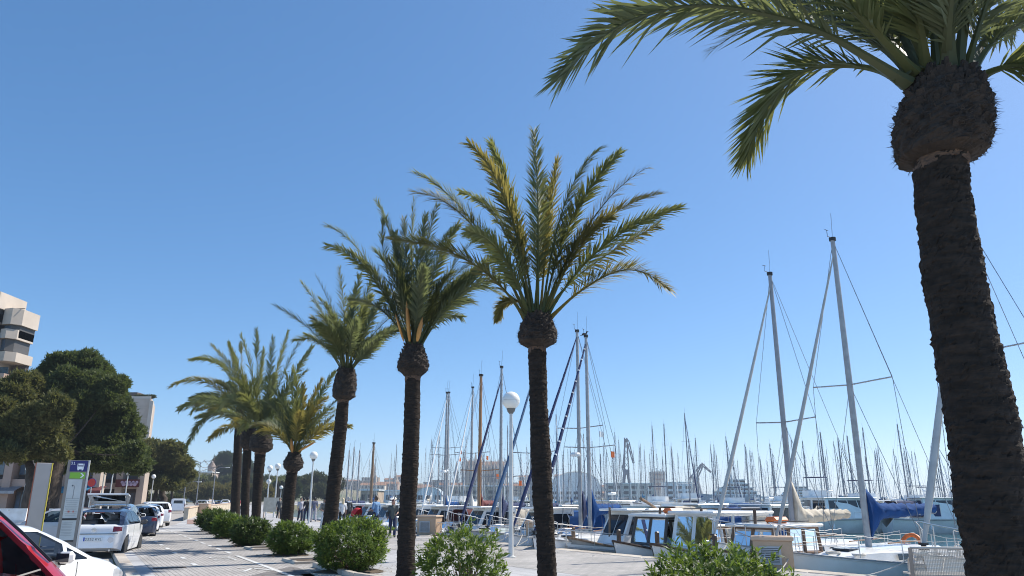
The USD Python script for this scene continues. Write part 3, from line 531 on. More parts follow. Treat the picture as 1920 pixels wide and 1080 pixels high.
# ---------------------------------------------------------------- globe lamps along the promenade
def globe_lamp(label, base, zg, rg, group='white globe lamps along the promenade'):
    t = thing('globe_lamp', label, 'street lamp', (base[0], base[1], 0), group=group)
    obj('post', MB().lathe([(.0, 0), (.11, 0), (.11, .03), (.075, .05), (.068, 1.2), (.050, zg - rg - .12), (.0, zg - rg - .12)], n=16), m_post, t, smooth=40)
    obj('base_plate', MB().lathe([(0, 0), (.16, 0), (.16, .02), (0, .02)], n=16), m_post, t)
    obj('collar', MB().lathe([(0, zg - rg - .13), (.06, zg - rg - .13), (.11, zg - rg - .06), (.14, zg - rg + .03), (.10, zg - rg + .05), (0, zg - rg + .05)], n=20), m_black if False else M_collar, t, smooth=40)
    gl = MB(); s = trimesh.creation.icosphere(3, rg); gl.add(s.vertices + [0, 0, zg], s.faces); obj('globe', gl, m_lamp, t, smooth=True)
    obj('globe_seam', MB().lathe([(rg * .998, zg - .006), (rg * 1.012, zg - .006), (rg * 1.012, zg + .006), (rg * .998, zg + .006)], n=32), m_post, t)
    return t
M_collar = M('lamp_collar', (.16, .16, .15), None, rough=.5, metal=.3)
LB = G(958, 1045); lampz = P(957, 751, LB[1])[2]; lampr = pxsize(P(957, 751, LB[1]), 16.7)
lamp0 = globe_lamp('tall white globe lamp in the middle, nearest of its row', LB, lampz, lampr)
for (bx_, by_, lab) in ((579, 982, 'globe lamp between the short palm and the grey-green palm'), (513, 970, 'globe lamp just left of the short palm, with its globe in clear sky'), (498.5, 968, 'globe lamp with its post beside the broad bulb palm trunk')):
    p = G(bx_, by_); dup(lamp0, (p[0], p[1], 0), 0, lab)
for (gx, gy, Y, lab) in ((504, 903, 88, 'farther globe lamp low between the far palms and the short palm'), (527.5, 914, 118, 'tiny farthest globe lamp left of the short palm trunk')):
    p = P(gx, gy, Y); dup(lamp0, (p[0], p[1], p[2] - lampz), 0, lab)
# ---------------------------------------------------------------- service pedestals on the quay
m_ped = M('peach_render', (.52, .36, .24), (.45, .31, .20), 1.5, .85, .3, 30)
m_pedcap = M('peach_cap', (.56, .41, .29), (.48, .35, .25), 2, .85, .3, 30)
m_louv = M('louvre_grey', (.42, .43, .43), (.36, .37, .37), 5, .5)
def pedestal(label, c, w, d, h, rz):
    t = thing('service_pedestal', label, 'service box', c, rz)
    obj('body', MB().box((0, 0, h / 2 - .05), (w, d, h - .1), 0, .01), m_ped, t); obj('cap', MB().box((0, 0, h - .05), (w + .08, d + .08, .10), 0, .02), m_pedcap, t)
    f = obj('vent_frame', (lambda m: m)(MB().box((-w * .08, -d / 2 - .012, h * .42), (w * .56, .024, h * .56)).out()), m_louv, t)
    obj('vent_recess', MB().box((-w * .08, -d / 2 - .026, h * .42), (w * .44, .006, h * .44)), m_black, f)
    for k in range(8): obj('slat', MB().box((-w * .08, -d / 2 - .036, h * .42 - h * .19 + k * h * .054), (w * .43, .018, h * .03)), m_louv, f)
    return t
qd = math.atan2(22.9 - 16.2, 4.1 - 8.75)
def ground_at(x, y): p = G(x, y); return (p[0], p[1], 0)
c = ground_at(1452, 1066); pedestal('peach service box with grey louvre panel, right of the nearest bush', c, .92, .55, .76, -.30)
c = ground_at(1008, 1022); pedestal('peach service box half hidden by the wide fan palm trunk', c, .75, .5, .86, -.4)
c = ground_at(805, 1003); pedestal('peach service box right of the palm with spathes, far along the quay', c, 1.02, .6, .90, -.45)
# ---------------------------------------------------------------- mesh bench by the nearest palm
m_bench = M('bench_white_paint', (.50, .46, .40), (.42, .38, .33), 4, .5); m_bframe = M('bench_frame', (.32, .26, .21), (.26, .21, .17), 5, .6)
bc = np.array([7.55, 12.9, 0]); t = thing('bench', 'white metal mesh bench seen from behind, next to the nearest palm', 'bench', bc, -.18)
W_ = 1.9
def lean(u, v): return np.array([u, -.10 + .10 * (1 - v), .05 + v * .82])        # panel: u across, v up; leans away from the sitter
for k, (nm, v0, v1) in enumerate((('back_mesh', .0, 1.0),)):
    w_ = MB()
    for u in np.linspace(-W_ / 2, W_ / 2, 78): a, b = lean(u, v0), lean(u, v1); w_.tube([a, b], .0048, 4, cap=False)
    obj(nm, w_, m_bench, t)
    w_ = MB()
    for v in np.linspace(v0, v1, 40): a, b = lean(-W_ / 2, v), lean(W_ / 2, v); w_.tube([a, b], .0048, 4, cap=False)
    obj('back_wires', w_, m_bench, t)
obj('top_rail', MB().tube([lean(-W_ / 2, 1), lean(W_ / 2, 1)], .02, 8), m_bench, t)
obj('bottom_rail', MB().tube([lean(-W_ / 2, 0), lean(W_ / 2, 0)], .02, 8), m_bench, t)
for u in (-W_ / 2, 0, W_ / 2): obj('post', MB().tube([lean(u, 1.0), lean(u, .0), lean(u, 0) * [1, 1, 0]], .034 if u else .02, 8), m_bframe, t)
st = MB()
for v in np.linspace(0, .5, 22): st.tube([(-W_ / 2, v - .05, .44), (W_ / 2, v - .05, .44)], .0048, 4, cap=False)
for u in np.linspace(-W_ / 2, W_ / 2, 78): st.tube([(u, -.05, .44), (u, .45, .44)], .0048, 4, cap=False)
obj('seat_mesh', st, m_bench, t); obj('seat_edge', MB().tube([(-W_ / 2, .45, .44), (W_ / 2, .45, .44)], .018, 8), m_bench, t)
for u in (-W_ / 2 + .1, W_ / 2 - .1):
    obj('leg', MB().tube([(u, .42, .44), (u, .46, .0)], .02, 6), m_bframe, t)
    obj('armrest', MB().tube(bez_path([(u, .0, .66), (u, .25, .70), (u, .42, .64), (u, .45, .44)], 10), .016, 6), m_bench, t)
# ---------------------------------------------------------------- bus stop panels
m_panel = M('panel_taupe', (.25, .22, .19), (.20, .18, .155), 3, .45); m_paper = M('timetable_paper', (.50, .51, .48), (.44, .45, .43), 6, .6); m_ink = M('print_grey', (.10, .11, .12), None, rough=.7)
m_hdr = M('header_navy', (.02, .02, .12), None, rough=.4); m_lime = M('lime_green', (.20, .42, .04), None, rough=.5); m_pw = M('print_white', (.75, .75, .75), None, rough=.5); m_edge = M('panel_edge', (.55, .53, .50), None, rough=.4, metal=.3); m_pink = M('print_red', (.45, .12, .10), None, rough=.6)
BY = 13.6; bl, br = P(112, 1003, BY), P(140, 1003, BY); top_ = P(160, 863, BY)[2] 
t = thing('bus_stop_panel', 'leaning-looking bus stop panel with navy header, bus symbol and timetable', 'bus stop sign', ((bl[0] + br[0]) / 2, BY, -.11), .42)
pw = .32; H_ = top_ + .11
obj('panel', MB().box((0, 0, H_ / 2), (pw, .09, H_), 0, .006), m_panel, t)
obj('edge_strip', MB().box((pw / 2 + .012, 0, H_ / 2), (.022, .10, H_)), m_edge, t)
fy = -.045; H0 = H_
obj('header', MB().box((.02, fy - .004, H0 - .105), (pw - .05, .008, .185)), m_hdr, t)
hd_ = MB().text('31', .045, (-.075, fy - .009, H0 - .055), (1, 0, 0), (0, 0, 1), .004); obj('stop_number', hd_, m_pw, t)
ic = MB(); ic.box((.05, fy - .0095, H0 - .075), (.075, .003, .028)); ic.box((.05, fy - .0095, H0 - .135), (.10, .003, .05)); ic.box((.002, fy - .0095, H0 - .11), (.008, .003, .10)); ic.box((.098, fy - .0095, H0 - .11), (.008, .003, .10)); ic.box((.018, fy - .0095, H0 - .168), (.022, .003, .014)); ic.box((.082, fy - .0095, H0 - .168), (.022, .003, .014))
obj('bus_symbol', ic, m_pw, t)
obj('direction_band', MB().box((.02, fy - .003, H0 - .265), (pw - .08, .006, .105)), m_lime, t)
ar = MB().add([(.06, fy-.008, H0-.225), (.085, fy-.008, H0-.225), (.125, fy-.008, H0-.265), (.10, fy-.008, H0-.265), (.085, fy-.008, H0-.305), (.06, fy-.008, H0-.305)], [[0, 3, 2], [0, 2, 1], [3, 5, 4], [3, 4, 2]]); obj('arrow', ar, m_pw, t)
obj('timetable', MB().box((.0, fy - .002, H0 - .66), (pw - .10, .004, .66)), m_paper, t); obj('timetable', MB().box((.0, fy - .002, H0 - 1.19), (pw - .10, .004, .33)), m_paper, t)
ln = MB(); ln.box((.0, fy - .006, H0 - .55), (.006, .002, .22)); ln.box((0, fy - .006, H0 - .66), (pw - .12, .002, .004)); ln.lathe([(0, -.001), (.014, -.001), (.014, .001), (0, .001)], (-.03, fy - .006, H0 - .44), 12, axis=1)
for k in range(9): ln.box((.0, fy - .006, H0 - .70 - .03 * k), (pw - .13 - .02 * (k % 3), .002, .003))
for k in range(9): ln.box((-.02, fy - .006, H0 - 1.07 - .026 * k), (pw - .15 - .02 * (k % 2), .002, .003))
obj('timetable_print', ln, m_ink, t, kind='stuff'); obj('route_numbers', MB().box((-.03, fy - .0065, H0 - .88), (.03, .002, .03)).box((.04, fy - .0065, H0 - .88), (.02, .002, .03)), m_pink, t)
obj('clip_bar', MB().box((0, fy - .006, H0 - 1.005), (pw - .10, .012, .03)), m_black, t); obj('clip_bar', MB().box((0, fy - .006, H0 - 1.37), (pw - .10, .012, .02)), m_black, t)
lg = MB()
for a in range(4): lg.lathe([(0, -.0015), (.022, -.0015), (.022, .0015), (0, .0015)], (-.055 + .024 * math.cos(a * 1.571 + .78), fy - .005, H0 - 1.53 + .03 * math.sin(a * 1.571 + .78)), 12, axis=1)
obj('emblem', lg, M('emblem_pink', (.55, .40, .36), None, rough=.6), t); obj('emblem_letters', MB().text('EMT', .038, (.05, fy - .002, H0 - 1.53), (1, 0, 0), (0, 0, 1), .004), m_pw, t)
# second panel, seen on its plain side
bY = 14.6; a_, b_ = P(52, 968, bY), P(82, 968, bY); zt = P(90, 868, bY)[2]
t = thing('information_panel', 'plain beige information panel with yellow and orange edges, left of the bus stop panel', 'information panel', ((a_[0] + b_[0]) / 2, bY, -.11), .47)
obj('panel', MB().box((0, 0, (zt + .11) / 2), (.255, .08, zt + .11), 0, .006), M('panel_beige', (.42, .37, .33), (.38, .34, .30), 3, .5), t)
obj('edge_strip', MB().box((.134, -.0, (zt + .11) / 2), (.014, .085, zt + .11)), M('edge_yellow', (.50, .40, .04), None, rough=.5), t, label='yellow right edge')
obj('edge_strip', MB().box((-.134, -.0, (zt + .11) / 2), (.014, .085, zt + .11)), M('edge_orange', (.35, .10, .05), None, rough=.5), t, label='orange left edge')
# ---------------------------------------------------------------- barriers, bollard, low walls at the left and middle distance
m_barr = M('barrier_white', (.74, .73, .70), (.60, .58, .54), 2, .7)
def barrier(label, x0, x1, Y, h=.95):
    a, b = P(x0, 960, Y), P(x1, 960, Y); L_ = b[0] - a[0]
    t = thing('road_barrier', label, 'barrier', ((a[0] + b[0]) / 2, Y, LANDZ))
    s = MB(); v = np.array([[(-.30, 0), (-.30, .12), (-.14, .40), (-.10, h), (.10, h), (.14, .40), (.30, .12), (.30, 0)]]).reshape(-1, 2)
    s.rings(np.array([[(x, p[0], p[1]) for p in v] for x in (-L_ / 2, L_ / 2)])); obj('body', s, m_barr, t)
    for q in (-.3, .3): obj('drain_hole', MB().box((q * L_, -.302, .06), (.5, .02, .09)), m_black, t)
    for q in (-.25, .2): obj('lifting_eye', MB().box((q * L_, -.115, h - .1), (.1, .03, .07)), m_steel, t)
    return t
barrier('long white concrete road barrier at the left edge behind the red car', -60, 52, 52, 1.15); barrier('white concrete road barrier between the two bus panels', 93, 124, 55, 1.1); barrier('white concrete road barrier right of the bus stop panel, behind the open hatch', 150, 205, 56, 1.0)
p = G(382, 969, LANDZ); t = thing('bollard', 'square beige bollard on the kerb where the road bends', 'bollard', (p[0], p[1], LANDZ)); obj('post', MB().bx((-.5, -.35, 0), (.5, .35, 1.25), .03), m_ped, t); obj('cap', MB().bx((-.52, -.37, 1.25), (.52, .37, 1.31), .02), m_pedcap, t)
m_lowwall = M('beige_wall', (.50, .42, .31), (.42, .35, .26), .8, .85, .2, 10)
def wall_run(name, label, cat, pts, z0, h, th, mat, mcap):
    t = thing(name, label, cat)
    for a, b in zip(pts[:-1], pts[1:]):
        a, b = np.array(a), np.array(b); l = np.linalg.norm(b - a); an = math.atan2(*(b - a)[::-1]); c = (a + b) / 2
        obj('wall_section', MB().box((c[0], c[1], z0 + h / 2), (l, th, h), an), mat, t); obj('coping', MB().box((c[0], c[1], z0 + h + .04), (l + .02, th + .12, .08), an), mcap, t)
wall_run('parapet_wall', 'low beige parapet wall curving along the road behind the far palms', 'wall', [(-27.2, 64.5), (-32, 78), (-38, 98), (-47, 128), (-62, 180)], LANDZ, 1.0, .35, m_lowwall, m_pedcap)
sheet('kerb_island', [(-26.6, 63.5), (-22.0, 52.5), (-20.0, 52.5), (-24.5, 64.5)], .012, M('reddish_paving', (.30, .19, .155), (.24, .16, .13), 3, .85))
# seat-height screen and board beside the promenade in the distance
t = thing('notice_board', 'pale square board on legs among the far walkers', 'board', (*G(508, 972)[:2], 0)); obj('board', MB().bx((-.75, -.04, .55), (.75, .04, 1.75)), m_cream, t); obj('leg', MB().bx((-.7, -.04, 0), (-.62, .04, .55)), m_ped, t); obj('leg', MB().bx((.62, -.04, 0), (.7, .04, .55)), m_ped, t)
# ---------------------------------------------------------------- trees
m_pine = [leaf('pine_needles', (.095, .13, .052), (.215, .24, .095), .32, .6, .45, trc=(.14, .18, .04), sc=.5), leaf('pine_needles_olive', (.125, .14, .050), (.25, .24, .09), .32, .6, .45, trc=(.2, .2, .05), sc=.5), leaf('pine_needles_dark', (.035, .055, .024), (.08, .10, .04), .2, .6, .4, trc=(.09, .13, .03), sc=.5)]
m_hedge = leaf('hedge_leaves', (.11, .12, .03), (.20, .17, .05), .2, .7, .4, sc=.3); m_far = leaf('far_tree_leaves', (.045, .06, .022), (.09, .10, .035), .2, .7, .4, sc=.2)
m_bark = M('pine_bark', (.035, .027, .021), (.08, .06, .046), 4, .95, .8, 12, stretch=(2, 2, .6))
def crown_mesh(lobes, n, leafs, seed, up=.5, sub=0):
    """tufts of small blades over and inside lumpy lobes; lobes: centre and radii"""
    r = rng(seed)
    if sub:                                                                    # billows: smaller lobes on the faces of the big ones
        big, lobes = lobes, []
        for c, R in big:
            R = np.broadcast_to(R, 3); lobes.append((c, R * .80))
            for u in norm(r.normal(0, 1, (sub, 3)) + [0, 0, .25]): lobes.append((np.asarray(c) + u * R * r.uniform(.62, .86), R * r.uniform(.26, .42)))
    C = np.array([l[0] for l in lobes]); R = np.array([np.broadcast_to(l[1], 3) for l in lobes]); w = (R[:, 0] * R[:, 2]) ** 1.0; k = r.choice(len(lobes), n, p=w / w.sum())
    u = norm(r.normal(0, 1, (n, 3))); q = .70 + .58 * meshkit.fbm(u * 3.1 + k[:, None] * 7.1, 3, seed); rad = r.uniform(.25, 1, n) ** .33
    c = C[k] + u * R[k] * (q * rad)[:, None]
    keep = np.ones(n, bool)
    for j in range(len(lobes)):                                                # thin out what lies deep inside another lobe
        dd = (((c - C[j]) / R[j]) ** 2).sum(1); keep &= ~((dd < .42) & (r.random(n) < .75))
    c, u, k = c[keep], u[keep], k[keep]; n = len(c); m = 5; ax = norm(u + [0, 0, up] + r.normal(0, .3, (n, 3)))
    i = np.repeat(np.arange(n), m); N = n * m; d = norm(ax[i] + r.normal(0, .55, (N, 3))); s = norm(np.cross(d, r.normal(0, 1, (N, 3)))); ln = leafs * r.uniform(.6, 1.2, (N, 1)); w_ = ln * .24
    b = c[i] + r.normal(0, leafs * .35, (N, 3)); V = np.stack([b - s * w_, b + s * w_, b + d * ln], 1).reshape(-1, 3)
    return MB().add(V, np.arange(N * 3).reshape(-1, 3))
def tree(name, label, cat, base, trunks, lobes, n, leafs, mat, seed, group=None, sub=9):
    base = np.asarray(base, float); t = thing(name, label, cat, base, group=group); r = rng(seed)
    for pts, r0 in trunks:
        pts = [np.asarray(p) - base for p in pts]; p = bez_path(pts if len(pts) > 2 else [pts[0], (pts[0] + pts[1]) / 2 + [.15, 0, 0], pts[1]], 10)
        obj('trunk', MB().tube(p + np.r_[np.zeros((1, 3)), r.normal(0, r0 * .15, (9, 3))], np.linspace(r0 * 1.15, r0 * .5, 10), 10), m_bark, t, smooth=True)
    lm = MB()
    for c, R in lobes:
        top = np.asarray(trunks[0][0][-1]); c = np.asarray(c)
        lm.tube(bez_path([top - base, (top + c) / 2 - base - [0, 0, .3], c - base], 6), np.linspace(trunks[0][1] * .13, .02, 6), 5, cap=False)
    obj('limbs', lm, m_bark, t)
    v, f = crown_mesh(lobes, n, leafs, seed, sub=sub).out(); obj('crown', (v - base, f), mat, t)
    return t
def lobes_px(spec, Y, seed, dd=2.0):
    r = rng(seed); out = []
    for (x, y, w, *hh) in spec:
        h = hh[0] if hh else w; c = P(x, y, Y + r.uniform(-dd, dd)); out.append((c, (pxsize(c, w), pxsize(c, max(w, h)) * .9, pxsize(c, h))))
    return out
def gp(px, Y, z=LANDZ): p = P(px, 950, Y); return np.array([p[0], Y, z])
Y = 60
tree('pine_tree', 'olive green pine spreading over the information panel at the left edge', 'tree', gp(52, Y - 4), [([gp(50, Y - 4), P(58, 900, Y - 4), P(48, 850, Y - 3)], .42)],
     lobes_px([(20, 740, 40), (60, 735, 34), (100, 770, 32), (110, 810, 28), (60, 800, 48), (10, 800, 50), (-30, 760, 60), (40, 845, 34, 22), (95, 840, 34, 22), (0, 850, 40, 20), (-60, 830, 60, 40), (115, 850, 18, 14)], Y - 4, 1, 2.5), 30000, .27, m_pine[1], 1)
tree('pine_tree', 'tall dark dense pine, biggest tree on the left side', 'tree', gp(92, Y), [([gp(90, Y), P(100, 900, Y), P(120, 840, Y + 1)], .78)],
     lobes_px([(115, 690, 36, 26), (150, 685, 42, 28), (175, 700, 40, 32), (205, 735, 36, 32), (220, 775, 38, 34), (240, 815, 30, 30), (165, 745, 56, 48), (130, 730, 48, 40), (90, 705, 24, 22), (150, 800, 62, 50), (200, 830, 50, 40), (250, 850, 22, 24), (180, 865, 46, 24), (120, 850, 40, 36), (225, 865, 38, 22), (255, 872, 26, 18), (262, 850, 18, 16)], Y + 3, 2, 3.0), 52000, .28, m_pine[0], 2)
Y = 120
tree('pine_tree', 'broad rounded pine beyond the tall dark pine, with leaning trunks', 'tree', gp(268, Y), [([gp(262, Y), P(272, 925, Y), P(280, 895, Y)], .5), ([gp(308, Y + 3), P(306, 925, Y + 3), P(303, 890, Y + 3)], .6), ([gp(290, Y + 2), P(292, 925, Y + 2), P(296, 895, Y + 2)], .4)],
     lobes_px([(248, 868, 22, 18), (243, 895, 20, 14), (265, 850, 26, 22), (290, 845, 30, 20), (320, 850, 26, 20), (340, 868, 22, 18), (305, 875, 46, 26), (260, 885, 30, 22), (345, 890, 22, 16), (280, 905, 30, 12), (320, 908, 26, 12)], Y, 3, 4.0), 22000, .45, m_pine[1], 3)
tree('pine_tree', 'dark pine standing far off behind the leaning palm trunk', 'tree', gp(428, 420), [([gp(430, 420), P(430, 930, 420), P(430, 890, 420)], .9)],
     lobes_px([(410, 868, 12, 9), (425, 858, 14, 8), (440, 860, 14, 9), (455, 868, 14, 10), (420, 885, 22, 14), (450, 888, 24, 14), (470, 880, 12, 10), (435, 905, 34, 12)], 420, 4, 8), 5000, 1.6, m_pine[2], 4)
tree('broadleaf_tree', 'dark tree just behind the short palm bulb', 'tree', gp(536, 260), [([gp(540, 260), P(540, 940, 260), P(538, 915, 260)], .4)], lobes_px([(530, 908, 14, 10), (545, 904, 12, 9), (520, 920, 14, 9), (550, 920, 12, 10)], 260, 6, 4), 2500, 1.1, m_pine[2], 6)
tree('broadleaf_tree', 'green tree beyond the walkers, right of the middle globe lamp post', 'tree', gp(590, 300), [([gp(592, 300), P(592, 940, 300), P(592, 915, 300)], .4)], lobes_px([(575, 905, 16, 10), (592, 898, 14, 9), (608, 905, 12, 9), (590, 920, 22, 12), (612, 925, 12, 10)], 300, 7, 5), 3500, 1.2, m_far, 7)
tree('broadleaf_tree', 'bushy tree in the distance left of the wall, behind the far palm trunks', 'tree', gp(500, 320), [([gp(500, 320), P(500, 940, 320), P(500, 920, 320)], .4)], lobes_px([(490, 915, 16, 9), (510, 905, 14, 9), (525, 925, 16, 10), (480, 928, 14, 10)], 320, 8, 5), 2500, 1.2, m_far, 8)
# feather palms far off and the roadside hedge
def far_palm(label, px, py, Y, sz, seed, group=None):
    r = rng(seed); g = gp(px, Y); c = P(px, py, Y); t = thing('distant_palm', label, 'palm tree', g); fr = MB()
    for k in range(26):
        az = k * 2.4; el = r.uniform(-.2, 1.2); h = np.array([math.cos(az), math.sin(az), 0]); st = c - g; tip = st + (h * math.cos(el) + [0, 0, math.sin(el) - .35]) * sz; mid = (st + tip) / 2 + [0, 0, .25 * sz]
        v, f = frond_mesh([st, mid, tip], sz * .18, 16, seed * 50 + k, rb=.05, lw=.05).out(); fr.add(v, f)
    obj('trunk', MB().tube([(0, 0, -.05), (c - g) * .5 + [.1, 0, 0], c - g], [.3, .24, .26], 8), m_trunk, t); obj('crown', fr, m_frond[0], t)
far_palm('palm showing its crown above the broad rounded pine', 322, 838, 150, 2.6, 1); far_palm('distant palm left of the windmill tower', 362, 872, 300, 3.2, 2); far_palm('distant palm behind the farthest globe lamp', 521, 902, 230, 3.0, 3); far_palm('distant palm low over the hedge by the lamps', 380, 898, 280, 3.2, 4)
def hedge(name, label, pts, Y, n, mat, seed, lf):
    lob = lobes_px(pts, Y, seed, 3); g = gp(pts[0][0], Y); t = thing(name, label, 'hedge', g); v, f = crown_mesh(lob, n, lf, seed).out(); obj('foliage', (v - g, f), mat, t, kind='stuff')
    st = MB()
    for c, R in lob[::2]: st.tube([(c[0] - g[0], c[1] - g[1], 0), c - g], .12, 5)
    obj('stems', st, m_bark, t)
hedge('hedge', 'yellowish green hedge along the road behind the moving cars', [(x, 922 + 4 * math.sin(x), 13, 11) for x in range(345, 500, 11)], 240, 5000, m_hedge, 11, 1.0)
hedge('hedge', 'dull green shrubbery under the distant hill', [(x, 908 + 4 * math.sin(x * .7), 13, 10) for x in range(345, 640, 12)], 330, 5000, m_far, 12, 1.4)
hedge('hedge', 'low dark hedge beneath the broad pine', [(x, 938, 10, 7) for x in range(235, 345, 10)], 170, 2500, m_far, 13, .7)

# ---------------------------------------------------------------- buildings on the left
m_stone = M('facade_beige', (.44, .355, .29), (.38, .31, .25), .6, .85, .15, 12); m_stone2 = M('facade_pink', (.40, .28, .22), (.34, .24, .19), .6, .85, .15, 12); m_dark = M('facade_dark', (.07, .05, .045), (.10, .075, .065), 1, .7); m_frame = M('window_frame', (.08, .075, .07), None, rough=.5)
m_win = M('window_glass', (.05, .075, .10), (.10, .14, .19), .4, .08, spec=.7); m_conc2 = M('balcony_concrete', (.50, .43, .36), (.44, .375, .31), .4, .85, .15, 10)
def window(parent, c, w, h, mull=1, d=.10):
    f = obj('window', MB().box((c[0], c[1] - .03, c[2]), (w, d, h)), m_frame, parent)
    for k in range(mull + 1): 
        ww = (w - .10) / (mull + 1); obj('pane', MB().box((c[0] - w / 2 + .05 + ww * (k + .5), c[1] - .03 - d / 2 - .004, c[2]), (ww - .06, .012, h - .12)), m_win, f)
# commercial block with pillars, storeys and awnings
def shop_block(label, x0, x1, Y, H, mat, seed, signs=()):
    a, b = P(x0, 940, Y)[0], P(x1, 940, Y)[0]; r = rng(seed); Wd = b - a; t = thing('commercial_building', label, 'building', (a, Y, LANDZ))
    kx = -b / Y; obj('back_wall', MB().prism([(0, .8), (Wd, .8), (Wd - kx * 11.2 - .3, 12), (-kx * 8, 12)], 0, H), m_dark, t)
    for k, z in enumerate(np.arange(3.6, H + .1, 3.3)): obj('floor_band', MB().bx((-.1, -.15 + .002 * k, z - .55), (Wd + .1, .8, z + .25)), mat, t)
    n = max(2, int(Wd / 4.2))
    for k in range(n + 1): obj('pillar', MB().bx((k * Wd / n - .45, -.45, 0), (k * Wd / n + .45, .798, H + .002)), mat, t)
    for k in range(n):
        for j, z in enumerate(np.arange(3.85, H - 1.5, 3.3)):
            w = Wd / n - 1.1
            if w > .8: window(t, ((k + .5) * Wd / n, .68, z + 1.35), w, 1.8, 2)
        w = Wd / n - 1.3
        fr = obj('shop_front', MB().bx(((k + .5) * Wd / n - w / 2, .68, .1), ((k + .5) * Wd / n + w / 2, .79, 2.7)), m_frame, t)
        for q in range(3): obj('pane', MB().bx(((k + .5) * Wd / n - w / 2 + q * w / 3 + .06, .655, .3), ((k + .5) * Wd / n - w / 2 + (q + 1) * w / 3 - .06, .668, 2.5)), m_win, fr)
    for (u, w, z, m_, dz) in signs:
        obj('awning', MB().add([(u * Wd, -.1, z + .5), (u * Wd + w, -.1, z + .5), (u * Wd + w, -1.4, z), (u * Wd, -1.4, z), (u * Wd, -1.4, z - dz), (u * Wd + w, -1.4, z - dz)], [[0, 2, 1], [0, 3, 2], [3, 4, 5], [3, 5, 2]]), m_, t)
    return t
shop_block('pinkish commercial block with stone pillars behind the left pines', -40, 60, 84, 15.5, m_stone2, 1, [(.1, 4, 2.6, m_greymast, .3)])
shop_block('beige commercial block with tall windows, behind the bus stop panel and the open hatch', 66, 178, 90, 14, m_stone, 2, [(.25, 5, 2.8, m_teal, .4), (.6, 4, 2.7, m_maroon, .4)])
b3 = shop_block('low commercial row with dark red fascia right of the open hatch', 180, 262, 104, 7.2, m_stone, 3, [])
a3 = P(180, 940, 104)[0]; w3 = P(262, 940, 104)[0] - a3
obj('fascia', MB().bx((w3 * .45, -.7, 3.3), (w3 * .98, -.5, 4.3)), M('fascia_red', (.12, .03, .03), (.08, .02, .02), 2, .6), b3)
r = rng(8)
for k in range(9): obj('fascia_emblem', MB().lathe([(0, -.02), (.27 if k % 2 else .19, -.02), (.27 if k % 2 else .19, .02), (0, .02)], (w3 * (.60 + .042 * k), -.73, 3.8 + .12 * (-1) ** k), 12, axis=1), M('emblem_lilac', (.45, .36, .48), None, rough=.6) if k == 0 else stage.GetPrimAtPath(L + 'emblem_lilac') and UsdShade.Material.Get(stage, L + 'emblem_lilac'), b3)
# apartment tower with projecting balconies
TY = 97; tz = lambda py: P(30, py, TY)[2]; tx = lambda px: P(px, 640, TY)[0]
t = thing('apartment_tower', 'beige apartment tower with projecting angular balconies at the upper left edge', 'building', (tx(0), TY, LANDZ)); X0 = tx(0)
obj('core_wall', MB().prism([(-16, 2.2), (tx(24) - X0, 2.2), (tx(24) - X0 - 9, 14), (-24, 14)], 0, tz(575)), m_stone, t)
fl = 3.02
def bay(xa, xb, ytop, depth, side, nf):
    """one stack of balconies: chamfered parapets, a window band or an open loggia on each storey"""
    za = tz(ytop)
    for k in range(nf):
        z1 = za - k * fl; hgt = 2.15 if k == 0 else 1.25; wi = xb - (0.0 if k % 2 == 0 else .35)
        if k == 0 or True:
            poly = [(xa, 2.2), (xa, -depth * .85), (wi - .9, -depth), (wi, -depth + .95), (wi, 2.2)]
            top = z1 if k == 0 else z1 - fl + 1.25 + .9 - .9
        zt_ = z1 if k == 0 else z1 + .25; zb_ = zt_ - hgt
        obj('parapet', MB().prism([(x - 0, y) for x, y in poly], zb_, zt_), m_conc2, t)
        inset = [(xa + .1, 2.2), (xa + .1, -depth * .85 + .45), (wi - 1.05, -depth + .45), (wi - .35, -depth + 1.2), (wi - .35, 2.2)]
        if k % 3 != 2:
            f = obj('window_band', MB().prism(inset, zb_ - 1.62 + (0), zb_ - .002), m_frame, t)
            n = 4; e0, e1 = np.array(inset[1]), np.array(inset[2])
            for q in range(n):
                p0, p1 = e0 + (e1 - e0) * (q / n + .02), e0 + (e1 - e0) * ((q + 1) / n - .02); obj('pane', MB().add([(*p0 - [0, .02], zb_ - 1.5), (*p1 - [0, .02], zb_ - 1.5), (*p1 - [0, .02], zb_ - .12), (*p0 - [0, .02], zb_ - .12)], [[0, 1, 2], [0, 2, 3]]), m_win, f)
        else:
            obj('loggia_back', MB().bx((xa + .2, 1.5, zb_ - 1.75), (wi - .3, 2.19, zb_ - .004)), m_dark, t)
            obj('railing_glass', MB().bx((xa + .1, -depth + .35, zb_ - 1.72), (wi - .3, -depth + .40, zb_ - .85)), m_pane, t); obj('railing_top', MB().bx((xa + .1, -depth + .32, zb_ - .85), (wi - .3, -depth + .42, zb_ - .80)), m_frame, t)
bay(tx(16) - X0, tx(47) - X0, 583, 2.2, 1, 8); bay(-9, tx(17) - X0 - .02, 557, 4.2, 1, 9)
obj('roof_line', MB().tube([(tx(18) - X0, -1.5, tz(582)), (tx(50) - X0, -1.5, tz(582))], .05, 6), m_frame, t)
TY2 = 165; A, B = P(236, 745, TY2), P(291, 745, TY2)
t = thing('concrete_tower', 'plain beige tower slab rising behind the dark pine', 'building', (A[0], TY2, LANDZ)); w = B[0] - A[0]; hz = P(265, 747, TY2)[2] - LANDZ
obj('body', MB().prism([(0, 0), (w - .9, 0), (w - .9 - 6.5, 16), (-6.5, 16)], 0, hz), m_stone, t); obj('corner_pier', MB().prism([(w - .88, -.5), (w - .1, -.4), (w - .5, .75), (w - .88, .75)], 0, hz - .6), m_conc2, t)
